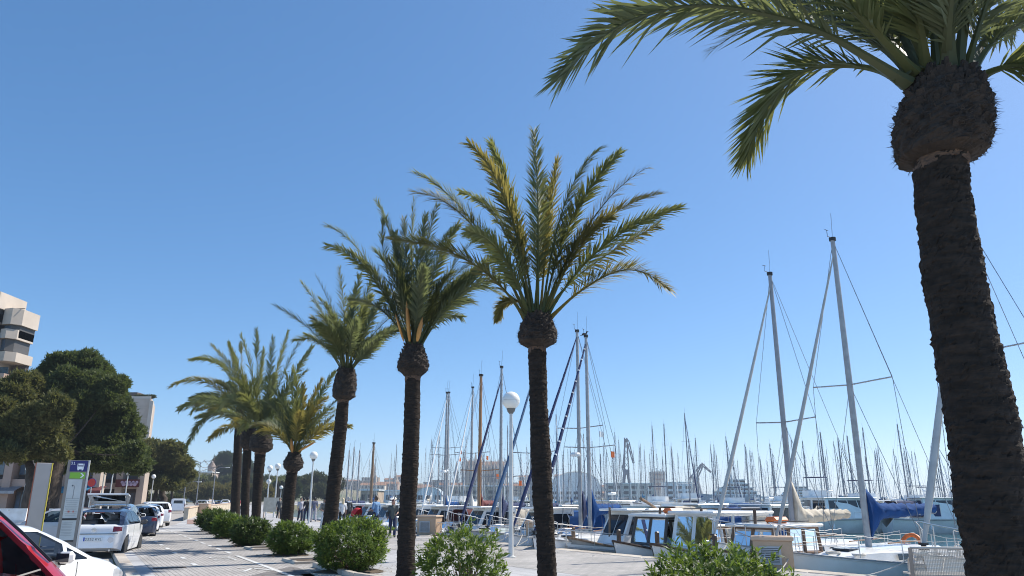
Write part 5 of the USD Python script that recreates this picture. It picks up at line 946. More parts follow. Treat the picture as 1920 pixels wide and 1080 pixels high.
# ---------------------------------------------------------------- people
m_skin = M('skin', (.42, .25, .18), (.36, .21, .15), 6, .55); 
CL = {}
def cloth(name, c):
    if name not in CL: CL[name] = M('cloth_' + name, c, tuple(x * .75 for x in c), 7, .9, .2, 20)
    return CL[name]
def hull(a, b, ra, rb, n=12):
    return MF.hull(MF.sphere(ra, n).translate(list(map(float, a))) + MF.sphere(rb, n).translate(list(map(float, b))))
def person(label, xy, H, rz, top, legs, hair, shoe=(.05, .045, .04), stride=.0, arms=('down', 'down'), hair_len=.0, skirt=None, legs_bare=False, z=0., extra=None, striped=False):
    """standing or walking figure, facing +x before it is turned; body, clothes and hair follow one skeleton"""
    t = thing('person', label, 'person', (xy[0], xy[1], z), rz); s = H / 1.72; V = lambda *a: np.array(a, float) * s
    hip = V(0, 0, .92); chest = V(.02, 0, 1.30); neck = V(.01, 0, 1.46); head = V(.03, 0, 1.61); J = {}
    for k, sd in (('l', 1), ('r', -1)):
        st = stride * (1 if sd > 0 else -1); J['hip' + k] = V(0, sd * .095, .90); J['knee' + k] = V(.05 + st * .22, sd * .10, .49); J['ank' + k] = V(st * .40 - (.05 if st < 0 else 0), sd * .10, .085 + (.05 if st < 0 else 0)); J['toe' + k] = J['ank' + k] + V(.15, sd * .015, -.05)
        J['sho' + k] = V(.0, sd * .185, 1.40); ar = arms[0 if sd > 0 else 1]
        if ar == 'down': J['elb' + k] = V(-.03 - st * .10, sd * .235, 1.12); J['wri' + k] = V(.04 - st * .22, sd * .25, .88)
        elif ar == 'up': J['elb' + k] = V(.18, sd * .26, 1.38); J['wri' + k] = V(.36, sd * .20, 1.52)
        elif ar == 'out': J['elb' + k] = V(.05, sd * .46, 1.42); J['wri' + k] = V(.12, sd * .72, 1.47)
        else: J['elb' + k] = V(-.02, sd * .25, 1.14); J['wri' + k] = V(.26, sd * .17, 1.06)
    bones = [(hip, V(0, 0, 1.08), .125, .115), (V(0, 0, 1.08), chest, .115, .13), (V(0, .10, 1.33), V(0, -.10, 1.33), .10, .10), (chest, neck, .11, .058), (neck, head, .055, .062)]
    B = [hull(a, b, ra * s, rb * s) for a, b, ra, rb in bones]; shirt, trs = [hull(a, b, (ra + .018) * s, (rb + .018) * s) for a, b, ra, rb in bones[:3]], []
    shirt.append(hull(chest, V(.01, 0, 1.42), .125 * s, .085 * s))
    for k, sd in (('l', 1), ('r', -1)):
        B += [hull(J['hip' + k], J['knee' + k], .085 * s, .056 * s), hull(J['knee' + k], J['ank' + k], .056 * s, .040 * s), hull(J['sho' + k], J['elb' + k], .052 * s, .040 * s), hull(J['elb' + k], J['wri' + k], .040 * s, .028 * s), hull(V(0, sd * .1, 1.36), J['sho' + k], .07 * s, .055 * s)]
        shirt += [hull(J['sho' + k], J['elb' + k], .066 * s, .058 * s), hull(V(0, sd * .1, 1.36), J['sho' + k], .085 * s, .068 * s)]
        if not legs_bare: trs += [hull(J['hip' + k], J['knee' + k], .103 * s, .078 * s), hull(J['knee' + k], J['ank' + k], .078 * s, .066 * s)]
        else: trs += [hull(J['hip' + k], J['hip' + k] * .45 + J['knee' + k] * .55, .105 * s, .09 * s)]
        d = norm(J['wri' + k] - J['elb' + k]); sdv = norm(np.cross(d, [0, 1, 0]) + 1e-6); palm_ = J['wri' + k] + d * .055 * s; B.append(hull(J['wri' + k], palm_, .026 * s, .034 * s, 8))
        for q in range(4): b0 = palm_ + sdv * (q - 1.5) * .017 * s + d * .02 * s; B.append(hull(b0, b0 + d * (.07 - .008 * abs(q - 1.2)) * s + np.array([0, -sd * .015 * s, 0]), .0085 * s, .007 * s, 6))
        b0 = J['wri' + k] + d * .02 * s + sdv * .025 * s; B.append(hull(b0, b0 + d * .045 * s + sdv * .022 * s, .009 * s, .008 * s, 6))
    hd = MF.sphere(.098 * s, 20).scale([1.02, .80, 1.22]).translate(list(map(float, head))); B += [hd, hull(head + V(.085, 0, -.01), head + V(.108, 0, -.03), .012 * s, .016 * s, 8), hull(head + V(.06, 0, -.09), head + V(.075, 0, -.095), .03 * s, .022 * s, 8)]
    for sd in (1, -1): B.append(MF.sphere(.022 * s, 8).scale([1, .5, 1.4]).translate(list(map(float, head + V(0, sd * .082, 0)))))
    def union(x): return MF.batch_boolean(x, m3.OpType.Add)
    def soft(m, ln=.035, it=8):
        mm = m.refine_to_length(ln * s).to_mesh(); tm = trimesh.Trimesh(mm.vert_properties[:, :3], mm.tri_verts, process=True); trimesh.smoothing.filter_taubin(tm, iterations=it); return tm.vertices, tm.faces
    obj('body', soft(union(B), .04, 3), m_skin, t, smooth=True)
    obj('top', soft(union(shirt)), top, t, smooth=True)
    if skirt: obj('skirt', (lambda mb: mb.out())(MB().rings(np.array([[(r_ * s * (1 + .06 * math.cos(5 * a)) * math.cos(a), r_ * s * (1 + .06 * math.cos(5 * a)) * math.sin(a), z_ * s) for a in np.linspace(0, 2 * np.pi, 25)[:-1]] for r_, z_ in ((.13, 1.06), (.165, .92), (.185, .5), (.21, .12))]))), skirt, t, smooth=True)
    else:
        trs.append(hull(hip, V(0, 0, 1.02), .135 * s, .132 * s)); obj('trousers' if not legs_bare else 'shorts', soft(union(trs)), legs, t, smooth=True)
    for k in 'lr': obj('shoe', soft(hull(J['ank' + k] + V(-.03, 0, -.035), J['toe' + k], .045 * s, .036 * s) + hull(J['ank' + k], J['ank' + k] + V(0, 0, .02), .045 * s, .045 * s), .03, 3), cloth('shoe_%d' % int(shoe[0] * 100), shoe), t, smooth=True)
    hr = MF.sphere(.112 * s, 20).scale([1.02, .86, 1.16]).translate(list(map(float, head + V(-.016, 0, .022)))) - MF.cube([.2 * s, .4 * s, .26 * s], True).translate(list(map(float, head + V(.15, 0, -.07))))
    hr = hr - MF.cube([.5 * s, .5 * s, .2 * s], True).translate(list(map(float, head + V(0, 0, -.17))))
    if hair_len: hr = hr + hull(head + V(-.05, 0, -.02), head + V(-.075, 0, -.05 - hair_len), .085 * s, .07 * s)
    obj('hair', soft(hr, .03, 4), hair, t, smooth=True)
    eyes = MB()
    for sd in (1, -1): eyes.sphere(head + V(.083, sd * .034, .012), .010 * s, 1)
    obj('eyes', eyes, m_black, t, kind='stuff'); obj('mouth', MB().sphere(head + V(.092, 0, -.058), np.array([.006, .022, .005]) * s, 1), m_red, t)
    return t
hair_b, hair_r, hair_y, hair_br = M('hair_black', (.012, .01, .009), None, rough=.5), M('hair_auburn', (.10, .035, .022), (.07, .025, .018), 20, .5), M('hair_blonde', (.60, .48, .30), (.5, .4, .24), 20, .5), M('hair_brown', (.06, .035, .02), (.09, .055, .03), 20, .5)
AWAY = ROAD_R
p = G(606, 996); w1 = person('black haired woman in striped top and long white skirt by the grey-green palm trunk', p[:2], 1.68, AWAY + math.pi, cloth('stripe', (.30, .29, .28)), None, hair_b, skirt=cloth('white', (.70, .70, .70)), arms=('fwd', 'fwd'), hair_len=.12)
for k in range(6): obj('stripe', MB().rings(np.array([[(.158 * math.cos(a), .215 * math.sin(a) , 1.02 + .065 * k + dz) for a in np.linspace(0, 2 * np.pi, 21)[:-1]] for dz in (0, .03)]), cap=False), m_black, w1)
obj('handbag', MB().box((.18, .28, .80), (.16, .30, .26), 0, .05), M('straw_bag', (.38, .27, .15), (.28, .2, .1), 12, .9), w1)
obj('bag_strap', MB().tube(bez_path([(.05, .22, 1.42), (.14, .28, 1.15), (.18, .28, .92)], 8), .012, 5), m_oldwood, w1)
p = G(640, 991); person('blonde woman in white shirt and black trousers, behind the biggest oleander', p[:2], 1.66, AWAY, cloth('white', (.7, .7, .7)), cloth('black', (.015, .015, .018)), hair_y, hair_len=.16, stride=.4)
p = G(651.5, 984); mn = person('grey haired man in dark jacket with light hood, right of the blonde woman', p[:2], 1.74, AWAY + .3, cloth('charcoal', (.06, .065, .07)), cloth('black', (.015, .015, .018)), M('hair_grey', (.36, .34, .31), None, rough=.6), stride=-.3)
obj('hood', MB().lathe([(.13, 1.40), (.16, 1.46), (.12, 1.50), (.09, 1.45)], (-.03, 0, 0), 16), cloth('white', (.7, .7, .7)), mn, smooth=True)
p = G(703, 999); bm = person('man in a long light blue shirt pushing the red pram along the promenade', p[:2], 1.76, AWAY + .5, cloth('denim_blue', (.16, .29, .48)), cloth('navy', (.03, .035, .06)), hair_br, arms=('fwd', 'fwd'), stride=.5)
p = G(735, 1007); rw = person('woman with auburn hair in dark blue trousers, walking left of the palm with spathes', p[:2], 1.60, AWAY + math.pi * .9, cloth('dark_pattern', (.09, .10, .09)), cloth('denim_dark', (.022, .03, .075)), hair_r, arms=('fwd', 'down'), stride=.5, hair_len=.1)
obj('shoulder_bag', MB().box((.10, -.26, .98), (.12, .14, .22), 0, .04), m_black, rw)
# the pram
p = G(671, 1000); t = thing('pram', 'red hooded pram pushed along the promenade behind the biggest oleander', 'pram', (p[0], p[1], 0), AWAY + .5)
bas = MB().rings(np.array([[(x * (1 - .25 * k), y * (1 - .2 * k), .55 + .3 * (1 - k)) for x, y in [(.42 * math.cos(a), .24 * math.sin(a)) for a in np.linspace(0, 6.283, 17)[:-1]]] for k in (1., .3, 0.)])); obj('basket', bas, cloth('charcoal', (.06, .065, .07)), t, smooth=True)
hood = MB().rings(np.array([[(-.05 + .46 * math.cos(a) * math.cos(b) if False else .10 + .40 * math.sin(b) * math.cos(a), .27 * math.cos(b), .80 + .42 * math.sin(b) * math.sin(a)) for b in np.linspace(0, math.pi, 15)] for a in np.linspace(.05, 2.1, 9)]), cap=False, closed=False); obj('hood', hood, cloth('pram_red', (.55, .02, .03)), t, smooth=True)
for x in (-.38, .38):
    for y in (-.24, .24): 
        wl = obj('wheel', MB().lathe([(.09, -.02), (.13, -.02), (.14, 0), (.13, .02), (.09, .02), (.09, -.02)], (x, y, .14), 20, axis=1), m_rubber, t); obj('hub', MB().lathe([(0, -.012), (.095, -.012), (.095, .012), (0, .012)], (x, y, .14), 14, axis=1), m_steel, wl)
        obj('frame', MB().tube([(x, y * .97, .14), (x * .4, y * .95, .62)], .014, 6), m_steel, t)
obj('handle', MB().tube(bez_path([(-.35, -.24, .60), (-.62, -.24, 1.0), (-.66, 0, 1.04), (-.62, .24, 1.0), (-.35, .24, .60)], 16), .015, 6), m_black, t)
for x, y, lab, col, lg, hr, bare, hh in ((562, 978, 'walker in a pale top far away, leftmost of the distant group', ('pale', (.45, .43, .46)), ('navy', (.03, .035, .06)), hair_br, False, 1.70), (567, 977, 'walker in white shirt and blue shorts in the distant group', ('white', (.7, .7, .7)), ('blue', (.05, .10, .35)), hair_b, True, 1.72), (573.5, 979, 'walker in a dark jacket in the distant group, left of the middle globe lamp post', ('black', (.015, .015, .018)), ('denim_dark', (.022, .03, .075)), hair_b, False, 1.74),
      (587, 979, 'walker in a grey blue shirt and pale trousers, right of the middle globe lamp post', ('slate', (.12, .13, .19)), ('pale', (.45, .43, .46)), hair_b, False, 1.75), (522, 973, 'person in dark clothes beside the pale square board', ('charcoal', (.06, .065, .07)), ('black', (.015, .015, .018)), hair_br, False, 1.7), (446, 966, 'walker in a red top between the trunks of the far palms', ('brick_red', (.35, .04, .05)), ('black', (.015, .015, .018)), hair_b, False, 1.72)):
    p = G(x, y); person(lab, p[:2], hh, AWAY + (0 if x % 2 else math.pi), cloth(*col), cloth(*lg), hr, stride=.5, legs_bare=bare)
# ---------------------------------------------------------------- boats: hulls are lofted, x forward, waterline z = 0
def hull_pts(Lh, B, fb, draft=.35, stern=.75, bow_rake=.12, sheer=.18, n=22, m=9, double=False):
    """grid of section points from keel to gunwale, port side positive"""
    u = np.linspace(0, 1, n); S = []
    for t in u:
        if double: b = B / 2 * (max(0., 1 - abs(2 * t - 1) ** 2.6)) ** .75 + .02
        else: b = B / 2 * min(1, (stern + (1 - stern) * math.sin(min(t / .45, 1) * math.pi / 2))) * (1 - max(0, (t - .45) / .55) ** 2.2) + .015
        z1 = fb * (1 + sheer * (2 * t - .75) ** 2 + (.18 * max(0, t - .5) if not double else .25 * abs(2 * t - 1) ** 2)); z0 = -draft * (1 - max(0, (t - .6) / .4) ** 2 * .8)
        q = np.linspace(0, 1, m); y = b * (q ** (.55 if not double else .6)) * np.where(q < 1, 1, 1); z = z0 + (z1 - z0) * q ** 1.15
        x = -Lh / 2 + Lh * t + bow_rake * Lh * max(0, (t - .7) / .3) ** 1.5 * (q - .5) * .6
        S.append(np.stack([x * np.ones(m) if np.ndim(x) == 0 else x, y, z], 1))
    return np.array(S)
def hull_meshes(S):
    """outer skin (both sides, stern closed), deck a little below the gunwale, gunwale strip"""
    full = np.concatenate([S[:, ::-1] * [1, -1, 1], S[:, 1:]], 1); sk = MB().rings(full, cap=False, closed=False)
    st = full[0]; k = len(st); sk.add(np.vstack([st, st.mean(0)]), [[i + 1, i, k] for i in range(k - 1)])
    g = S[:, -1]; dz = np.array([0, 0, .05]); P_ = g - dz; dk = MB().rings(np.stack([P_ * [1, -1, 1], P_ * [1, -.4, 1] + [0, 0, .03], P_ * [1, .4, 1] + [0, 0, .03], P_], 1), cap=False, closed=False)
    return sk, dk, g
def rail(g, lo, hi, h, inset=.06, n=7, r=.012):
    """stanchions and two wires along the gunwale from lo to hi (fractions of length)"""
    t = np.linspace(lo, hi, n) * (len(g) - 1); p = np.stack([np.interp(t, range(len(g)), g[:, k]) for k in range(3)], 1); sts, wr = MB(), MB()
    for s in (1, -1):
        q = p * [1, s, 1] - [0, s * inset, 0]
        for a in q: sts.tube([a, a + [0, 0, h]], r, 5)
        for z in (h, h * .52): wr.tube(q + [0, 0, z], r * .45, 4)
    return sts, wr
def boat_rig(t, mx, zd, mh, Lh, bow, spreaders=(.55,), boom=None, cover=None, furl=None, mast_m=None, back=None, fine=True, rad=.075, wires=True, antenna=True, beam=1.2):
    mm = mast_m or (m_alu if fine else m_farmast); base = np.array([mx, 0, zd]); top = np.array([mx - .012 * mh, 0, zd + mh])
    ms = obj('mast', MB().tube([base, base * .5 + top * .5, top], [rad, rad, rad * .75], 10 if fine else 6, flat=1.3), mm, t, smooth=50)
    if fine: obj('masthead', MB().tube([top, top + [0, 0, .10]], rad * 1.3, 8).tube([top + [-.1, 0, .08], top + [.25, 0, .10]], .012, 4).tube([top + [.25, 0, .1], top + [.25, 0, .3]], .008, 4).tube([top + [.18, 0, .3], top + [.36, 0, .3]], .01, 4), m_black, ms)
    if antenna: obj('antenna', MB().tube([top, top + [0, .05, .9 if fine else .7]], .007 if fine else .012, 4), m_wire, ms)
    sp = []
    for k, f in enumerate(spreaders):
        c = base + (top - base) * f; w = beam * (.42 if fine else .26) * (1 - .25 * k)
        obj('spreader', MB().tube([c + [-.08, -w, .08], c, c + [-.08, w, .08]], (.022 if fine else .014), 5), mm, t); sp.append((c, w))
    if fine and spreaders and mh > 7 and Lh not in (9.0, 8.2, 9.2):
        c, w = sp[0]; p0 = c + [-.08, w * .8, -.15]; obj('courtesy_flag', MB().rings(np.array([[p0 + [-.05 - .055 * j, .03 * math.sin(j * 1.3), -z_] for z_ in (0, .24)] for j in range(7)]), cap=False, closed=False), m_orange if int(mh * 10) % 2 else m_white, t); obj('flag_halyard', MB().tube([p0 + [-.05, 0, .15], [mx - .2, w * .8, zd]], .005, 4), m_wire, t)
        obj('radar', MB().lathe([(0, 0), (.20, 0), (.22, .08), (.17, .16), (0, .18)], base + (top - base) * .36 + [.32, 0, 0], 14), m_white, t) if int(mh * 10) % 3 == 0 else None
    W = MB(); rw = .009 if fine else .008
    if wires:
        for s in (1, -1):
            c, w = sp[0] if sp else (base + (top - base) * .5, beam * .4)
            W.tube([top, c + [-.08, s * w, .08], [mx - .15, s * beam * .48, zd - .02]], rw, 4); W.tube([base + (top - base) * (spreaders[0] if spreaders else .5), [mx - .35, s * beam * .47, zd - .02]], rw, 4)
        W.tube([top, [-Lh / 2 + .1, 0, zd]], rw, 4); obj('rigging', W, m_wire, t, kind='stuff')
    if furl:
        a, b = np.array(bow) + [-.1, 0, .15], base + (top - base) * furl.get('f', .96); q = np.linspace(0, 1, 10)[:, None]; pth = a + (b - a) * q + [0, 0, 1] * (-np.sin(q * np.pi) * .05)
        fr = furl['r'] * np.r_[.5, 1.0, 1.1, 1.05, .95, .9, .8, .7, .6, .3]
        fo = obj('furled_headsail', MB().tube(pth, fr, 8 if fine else 6), furl['m'], t, smooth=True)
        if fine: obj('furler_drum', MB().lathe([(0, 0), (.10, 0), (.10, .04), (.05, .05), (.05, .10), (.10, .11), (.10, .15), (0, .15)], a - [0, 0, .08], 12), m_black, fo)
        if furl.get('stripe'):
            sm = MB()
            for k in range(15): w = (k + .3) / 15; p0 = a + (b - a) * w; p1 = a + (b - a) * (w + .007); sm.tube([p0, p1], furl['r'] * 1.08 * (1 - .4 * w), 8, cap=False)
            obj('stripes', sm, m_white, fo, kind='stuff')
    else: obj('forestay', MB().tube([np.array(bow), base + (top - base) * .97], rw, 4), m_wire, t)
    if boom:
        bl, bz = boom; a, b = np.array([mx - .1, 0, zd + bz]), np.array([mx - bl, 0, zd + bz + .12]); obj('boom', MB().tube([a, b], .06, 8), mm, t)
        if cover:
            r = rng(int(mx * 100 + mh * 37) % 997); n = 26; V = []
            for i in range(n):
                u_ = i / (n - 1); c = a + (b - a) * (u_ * .97) + [0, 0, .12 - .02 * u_]; k_ = math.exp(-(u_ / .09) ** 2); hgt = (.42 * k_ * cover.get('rise', 1.4) + .24 * (1 - .5 * u_) + .02 * math.sin(i * 2.1)) * cover.get('h', 1); low = (.20 * (1 - .3 * u_) + .60 * k_ * cover.get('drop', .6)) * (1 + .25 * r.random()); wd = (.16 - .05 * k_) * (1 - .4 * u_) * cover.get('w', 1)
                V.append([c + [0, y * wd * (1 + .22 * r.normal()), (z * hgt if z > 0 else z * low)] for y, z in ((0, 1), (.55, .72), (.95, .3), (1, -.1), (.6, -.7), (0, -1), (-.6, -.7), (-1, -.1), (-.95, .3), (-.55, .72))])
            cv = obj('sail_cover', MB().rings(np.array(V)), cover['m'], t, smooth=50)
    return top
def sailboat(label, xy, rz, Lh=9., B=2.9, fb=.95, mast=None, mx=.08, hull_m=None, cabin=True, boom=None, cover=None, furl=None, spreaders=(.56,), mast_m=None, fine=True, group=None, cat='sailboat', rad=.075, stripe=None, z=WATER, antenna=True, dodger=None, name='sailboat', wires=True):
    t = thing(name, label, cat, (xy[0], xy[1], z), rz, group); S = hull_pts(Lh, B, fb, n=22 if fine else 12, m=9 if fine else 6); sk, dk, g = hull_meshes(S)
    hl = obj('hull', sk, hull_m or m_hullw, t, smooth=60); obj('deck', dk, m_white, t)
    if fine: obj('gunwale', MB().tube(g, .025, 5).tube(g * [1, -1, 1], .025, 5), m_alu if fine else m_white, t)
    if stripe: 
        q = S[:, -2]; q2 = S[:, -3]; o = np.array([1, 1.012, 1]); sm = MB()
        for s in (1, -1): sm.rings(np.stack([q * [1, s * 1.015, 1], (q * .6 + q2 * .4) * [1, s * 1.02, 1]], 1), cap=False, closed=False)
        obj('hull_stripe', sm, stripe, hl)
    zd = np.interp(mx * Lh, g[:, 0], g[:, 2]) - .05
    if cabin:
        def sec(x, w, h): zz = np.interp(x, g[:, 0], g[:, 2]) - .06; return [(x, w, zz), (x, w * .92, zz + h * .75), (x, w * .7, zz + h), (x, -w * .7, zz + h), (x, -w * .92, zz + h * .75), (x, -w, zz)]
        c0, c1 = -.18 * Lh, .27 * Lh; cb = MB().rings(np.array([sec(c0, B * .33, .42), sec(c0 + .06, B * .34, .46), sec(0, B * .33, .44), sec(.15 * Lh, B * .27, .36), sec(c1, B * .16, .16), sec(c1 + .35, B * .10, .02)])); ct = obj('cabin_top', cb, m_white, t, smooth=30)
        for s in (1, -1):
            for k in range(3 if fine else 1):
                x = -.10 * Lh + k * .085 * Lh if fine else -.01 * Lh; wdt = .055 * Lh if fine else .2 * Lh; zz = np.interp(x, g[:, 0], g[:, 2]) - .06; yy = B * (.332 if x < 0 else .33 - .25 * x / Lh)
                obj('cabin_window', MB().add([(x - wdt / 2, s * (yy * .975 + .006), zz + .13), (x + wdt / 2, s * (yy * .965 + .006), zz + .13), (x + wdt / 2, s * (yy * .935 + .01), zz + .28), (x - wdt / 2, s * (yy * .945 + .01), zz + .28)], [[0, 1, 2], [0, 2, 3]] if s < 0 else [[0, 2, 1], [0, 3, 2]]), m_dglass, ct)
        zc = np.interp(-.3 * Lh, g[:, 0], g[:, 2]); obj('cockpit', MB().box((-.33 * Lh, 0, zc - .02), (.24 * Lh, B * .38, .05)), m_cockpit, t); obj('cockpit_coaming', MB().box((-.33 * Lh, B * .24, zc + .1), (.26 * Lh, .10, .24), 0, .03).box((-.33 * Lh, -B * .24, zc + .1), (.26 * Lh, .10, .24), 0, .03), m_white, t, kind='stuff')
        zd += .40 if mx < .2 else .2
        if fine:
            hx = .2 * Lh; zz = np.interp(hx, g[:, 0], g[:, 2]) + .24; obj('hatch', MB().box((hx, 0, zz), (.5, .5, .05), 0, .015), m_dglass, ct)
            obj('grab_rail', MB().tube([(-.12 * Lh, B * .22, zz + .18), (.08 * Lh, B * .19, zz + .14)], .018, 5).tube([(-.12 * Lh, -B * .22, zz + .18), (.08 * Lh, -B * .19, zz + .14)], .018, 5), m_wood, ct, kind='stuff')
            obj('winch', MB().lathe([(0, 0), (.07, 0), (.05, .06), (.07, .12), (0, .12)], (-.28 * Lh, B * .24, zc + .22), 12), m_steel, t); obj('winch', MB().lathe([(0, 0), (.07, 0), (.05, .06), (.07, .12), (0, .12)], (-.28 * Lh, -B * .24, zc + .22), 12), m_steel, t)
    if dodger:
        zz = np.interp(-.2 * Lh, g[:, 0], g[:, 2]) + .3; obj('sprayhood', MB().rings(np.array([[(-.2 * Lh + .05 + .75 * math.sin(b) * (1 if False else 1) - .1, B * .33 * math.cos(a), zz + .62 * math.sin(a) * math.cos(b * .9)) for a in np.linspace(0, math.pi, 11)] for b in np.linspace(0, 1.35, 6)]), cap=False, closed=False), dodger, t, smooth=True)
    bow = g[-1]
    if fine:
        rr_ = rng(int(abs(xy[0]) * 31 + abs(xy[1]) * 17) % 9973)
        for k in range(4): u_ = rr_.uniform(.25, .75); gx = [np.interp(u_ * 21, range(22), g[:, j]) for j in range(3)]; s = 1 if k % 2 else -1; obj('fender', MB().lathe([(0, -.30), (.10, -.23), (.115, 0), (.10, .23), (0, .30)], (gx[0], s * (gx[1] + .12), gx[2] - .42), 10), m_navy if rr_.random() < .4 else m_white, t, smooth=True); 
        for s in (1, -1): obj('mooring_line', MB().tube(bez_path([bow + [-.4, s * .25, 0], bow + [.5, s * .6, -.35], bow + [1.5, s * 1.0, -bow[2] - WATER - .0 + .02]], 8), .014, 5), m_rope, t)
        for k in range(3): cx_, cy_ = rr_.uniform(.12, .30) * Lh, rr_.uniform(-.25, .25) * B; zz_ = np.interp(cx_, g[:, 0], g[:, 2]) + .12; obj('coiled_rope', MB().mesh(trimesh.creation.torus(.16, .035, major_sections=16, minor_sections=6).apply_translation([cx_, cy_, zz_])), m_rope, t, smooth=True)
        sts, wr = rail(g, .08, .93, .55); obj('stanchions', sts, m_steel, t, kind='stuff'); obj('lifelines', wr, m_wire, t, kind='stuff')
        bw = [np.array([np.interp(u_ * 21, range(22), g[:, k]) for k in range(3)]) for u_ in (.90, .97)]
        pul = MB().tube(bez_path([bw[0] * [1, 1, 1] + [0, -.05, .58], bw[1] + [0, -.02, .62], bow + [.05, 0, .66], bw[1] * [1, -1, 1] + [0, .02, .62], bw[0] * [1, -1, 1] + [0, .05, .58]], 14), .015, 6)
        for q in (bw[0], bw[1]):
            for s in (1, -1): pul.tube([q * [1, s, 1] - [0, s * .04, 0], q * [1, s, 1] + [0, -s * .04, .59]], .014, 5)
        obj('pulpit', pul, m_steel, t)
        obj('anchor', MB().box((bow[0] + .05, 0, bow[2] + .02), (.5, .10, .06), 0, .01).tube([bow + [.25, 0, .02], bow + [.38, 0, -.18]], .025, 5), m_steel, t, kind='stuff')
    if mast: boat_rig(t, mx * Lh, zd, mast, Lh, bow, spreaders, boom, cover, furl, mast_m, fine=fine, rad=rad, antenna=antenna, beam=B, wires=wires)
    return t
m_cockpit = M('teak_deck', (.30, .20, .12), (.24, .16, .09), 5, .7, stretch=(1, 12, 1))
def motorboat(label, xy, rz, Lh=7., B=2.5, fb=.9, style='cabin', canopy=None, hull_m=None, fine=True, group=None, z=WATER, stripe=None, flag=None, trim=None, fly=None):
    t = thing('motorboat', label, 'motorboat', (xy[0], xy[1], z), rz, group); S = hull_pts(Lh, B, fb, n=18 if fine else 11, m=8 if fine else 6, stern=.92, bow_rake=.2, sheer=.10); sk, dk, g = hull_meshes(S)
    hl = obj('hull', sk, hull_m or m_hullw, t, smooth=60); obj('deck', dk, m_white, t); obj('rubbing_strake', MB().tube(g - [0, 0, .12], .035, 5).tube(g * [1, -1, 1] - [0, 0, .12], .035, 5), trim or m_alu, t)
    gz = lambda x: np.interp(x, g[:, 0], g[:, 2])
    if stripe:
        q = S[:, -2]; q2 = S[:, -3]; sm = MB()
        for s in (1, -1): sm.rings(np.stack([q * [1, s * 1.015, 1], (q * .5 + q2 * .5) * [1, s * 1.02, 1]], 1), cap=False, closed=False)
        obj('hull_stripe', sm, stripe, hl)
    def house(x0, x1, w, h, rake, rakeb, tw=.86):
        zz = gz((x0 + x1) / 2) - .08; b = [(x0, w), (x1, w * .82)]; v = np.array([(x0, w, zz), (x1, w * .8, zz), (x1, -w * .8, zz), (x0, -w, zz), (x0 + rakeb, w * tw, zz + h), (x1 - rake, w * .74 * tw, zz + h), (x1 - rake, -w * .74 * tw, zz + h), (x0 + rakeb, -w * tw, zz + h)]); return v
    def glaze(par, v, u0, u1, w0, w1, face, m, off=.012, n=1):
        """panes inset on one face of a house block"""
        i = {'l': (0, 1, 5, 4), 'r': (2, 3, 7, 6), 'f': (1, 2, 6, 5), 'b': (3, 0, 4, 7)}[face]; a, b, c, d = v[list(i)]; N = norm(np.cross(b - a, d - a)); N = N if np.dot(N, (a + b + c + d) / 4 - v.mean(0)) > 0 else -N
        for k in range(n):
            s0, s1 = u0 + (u1 - u0) * (k + .04) / n, u0 + (u1 - u0) * (k + .96) / n; f = lambda s, w: (a + (b - a) * s) * (1 - w) + (d + (c - d) * s) * w + N * off
            q = [f(s0, w0), f(s1, w0), f(s1, w1), f(s0, w1)]; back = [x - N * .03 for x in q]; obj('window', MB().add(q, [[0, 1, 2], [0, 2, 3]]) if m is m_clear else MB().add(back + q, BOXF), m, par)
    if style == 'cabin':
        v = house(-.14 * Lh, .26 * Lh, B * .40, 1.40, .80, .0); h = obj('cabin', MB().add(v, BOXF), m_white, t)
        for f_ in 'lr': glaze(h, v, .06, .94, .42, .86, f_, m_dglass, n=3 if fine else 1)
        glaze(h, v, .06, .94, .40, .90, 'f', m_dglass, n=2 if fine else 1); zt = v[4][2]; obj('roof', MB().box((.01 * Lh, 0, zt + .04), (.38 * Lh, B * .70, .08), 0, .03), m_white, t)
    elif style == 'trawler':
        v = house(-.22 * Lh, .26 * Lh, B * .42, 1.75, .55, .0, .92); h = obj('cabin', MB().add(v, BOXF), m_white, t)
        for f_ in 'lr': glaze(h, v, .04, .96, .50, .90, f_, m_dglass, n=4)
        glaze(h, v, .05, .95, .52, .90, 'f', m_dglass, n=3); glaze(h, v, .1, .9, .1, .9, 'b', m_dglass, n=2); zt = v[4][2]; obj('roof', MB().box((.02 * Lh, 0, zt + .05), (.54 * Lh, B * .86, .10), 0, .045), m_white, t)
        obj('roof_rail', MB().tube([(-.2 * Lh, B * .3, zt + .28), (.15 * Lh, B * .28, zt + .28)], .018, 5).tube([(-.2 * Lh, -B * .3, zt + .28), (.15 * Lh, -B * .28, zt + .28)], .018, 5), m_steel, t, kind='stuff'); obj('radar_mast', MB().tube([(-.1 * Lh, 0, zt), (-.1 * Lh, 0, zt + .9)], .04, 6).box((-.1 * Lh, 0, zt + .6), (.5, .5, .16), 0, .05), m_white, t)
        if fly:
            obj('flybridge', MB().rings(np.array([[(x * Lh, y * B * .36, zt + .1 + z) for x, y in ((-.16, 1), (.08, .95), (.13, .5), (.13, -.5), (.08, -.95), (-.16, -1))] for z in (0, .62)]), cap=False), m_white, t); obj('bimini', MB().box((-.06 * Lh, 0, zt + 1.95), (.22 * Lh, B * .62, .07), 0, .03), fly, t)
            bp = MB()
            for sx in (-.15, .04):
                for sy in (-1, 1): bp.tube([(sx * Lh, sy * B * .30, zt + .6), (sx * Lh, sy * B * .30, zt + 1.95)], .02, 5)
            obj('bimini_frame', bp, m_steel, t, kind='stuff')
    elif style == 'open':
        v = house(.05 * Lh, .30 * Lh, B * .36, .62, .6, .1); f_ = obj('windscreen_frame', MB().tube([v[0], v[4], v[5], v[6], v[7], v[3]], .022, 5), m_steel, t)
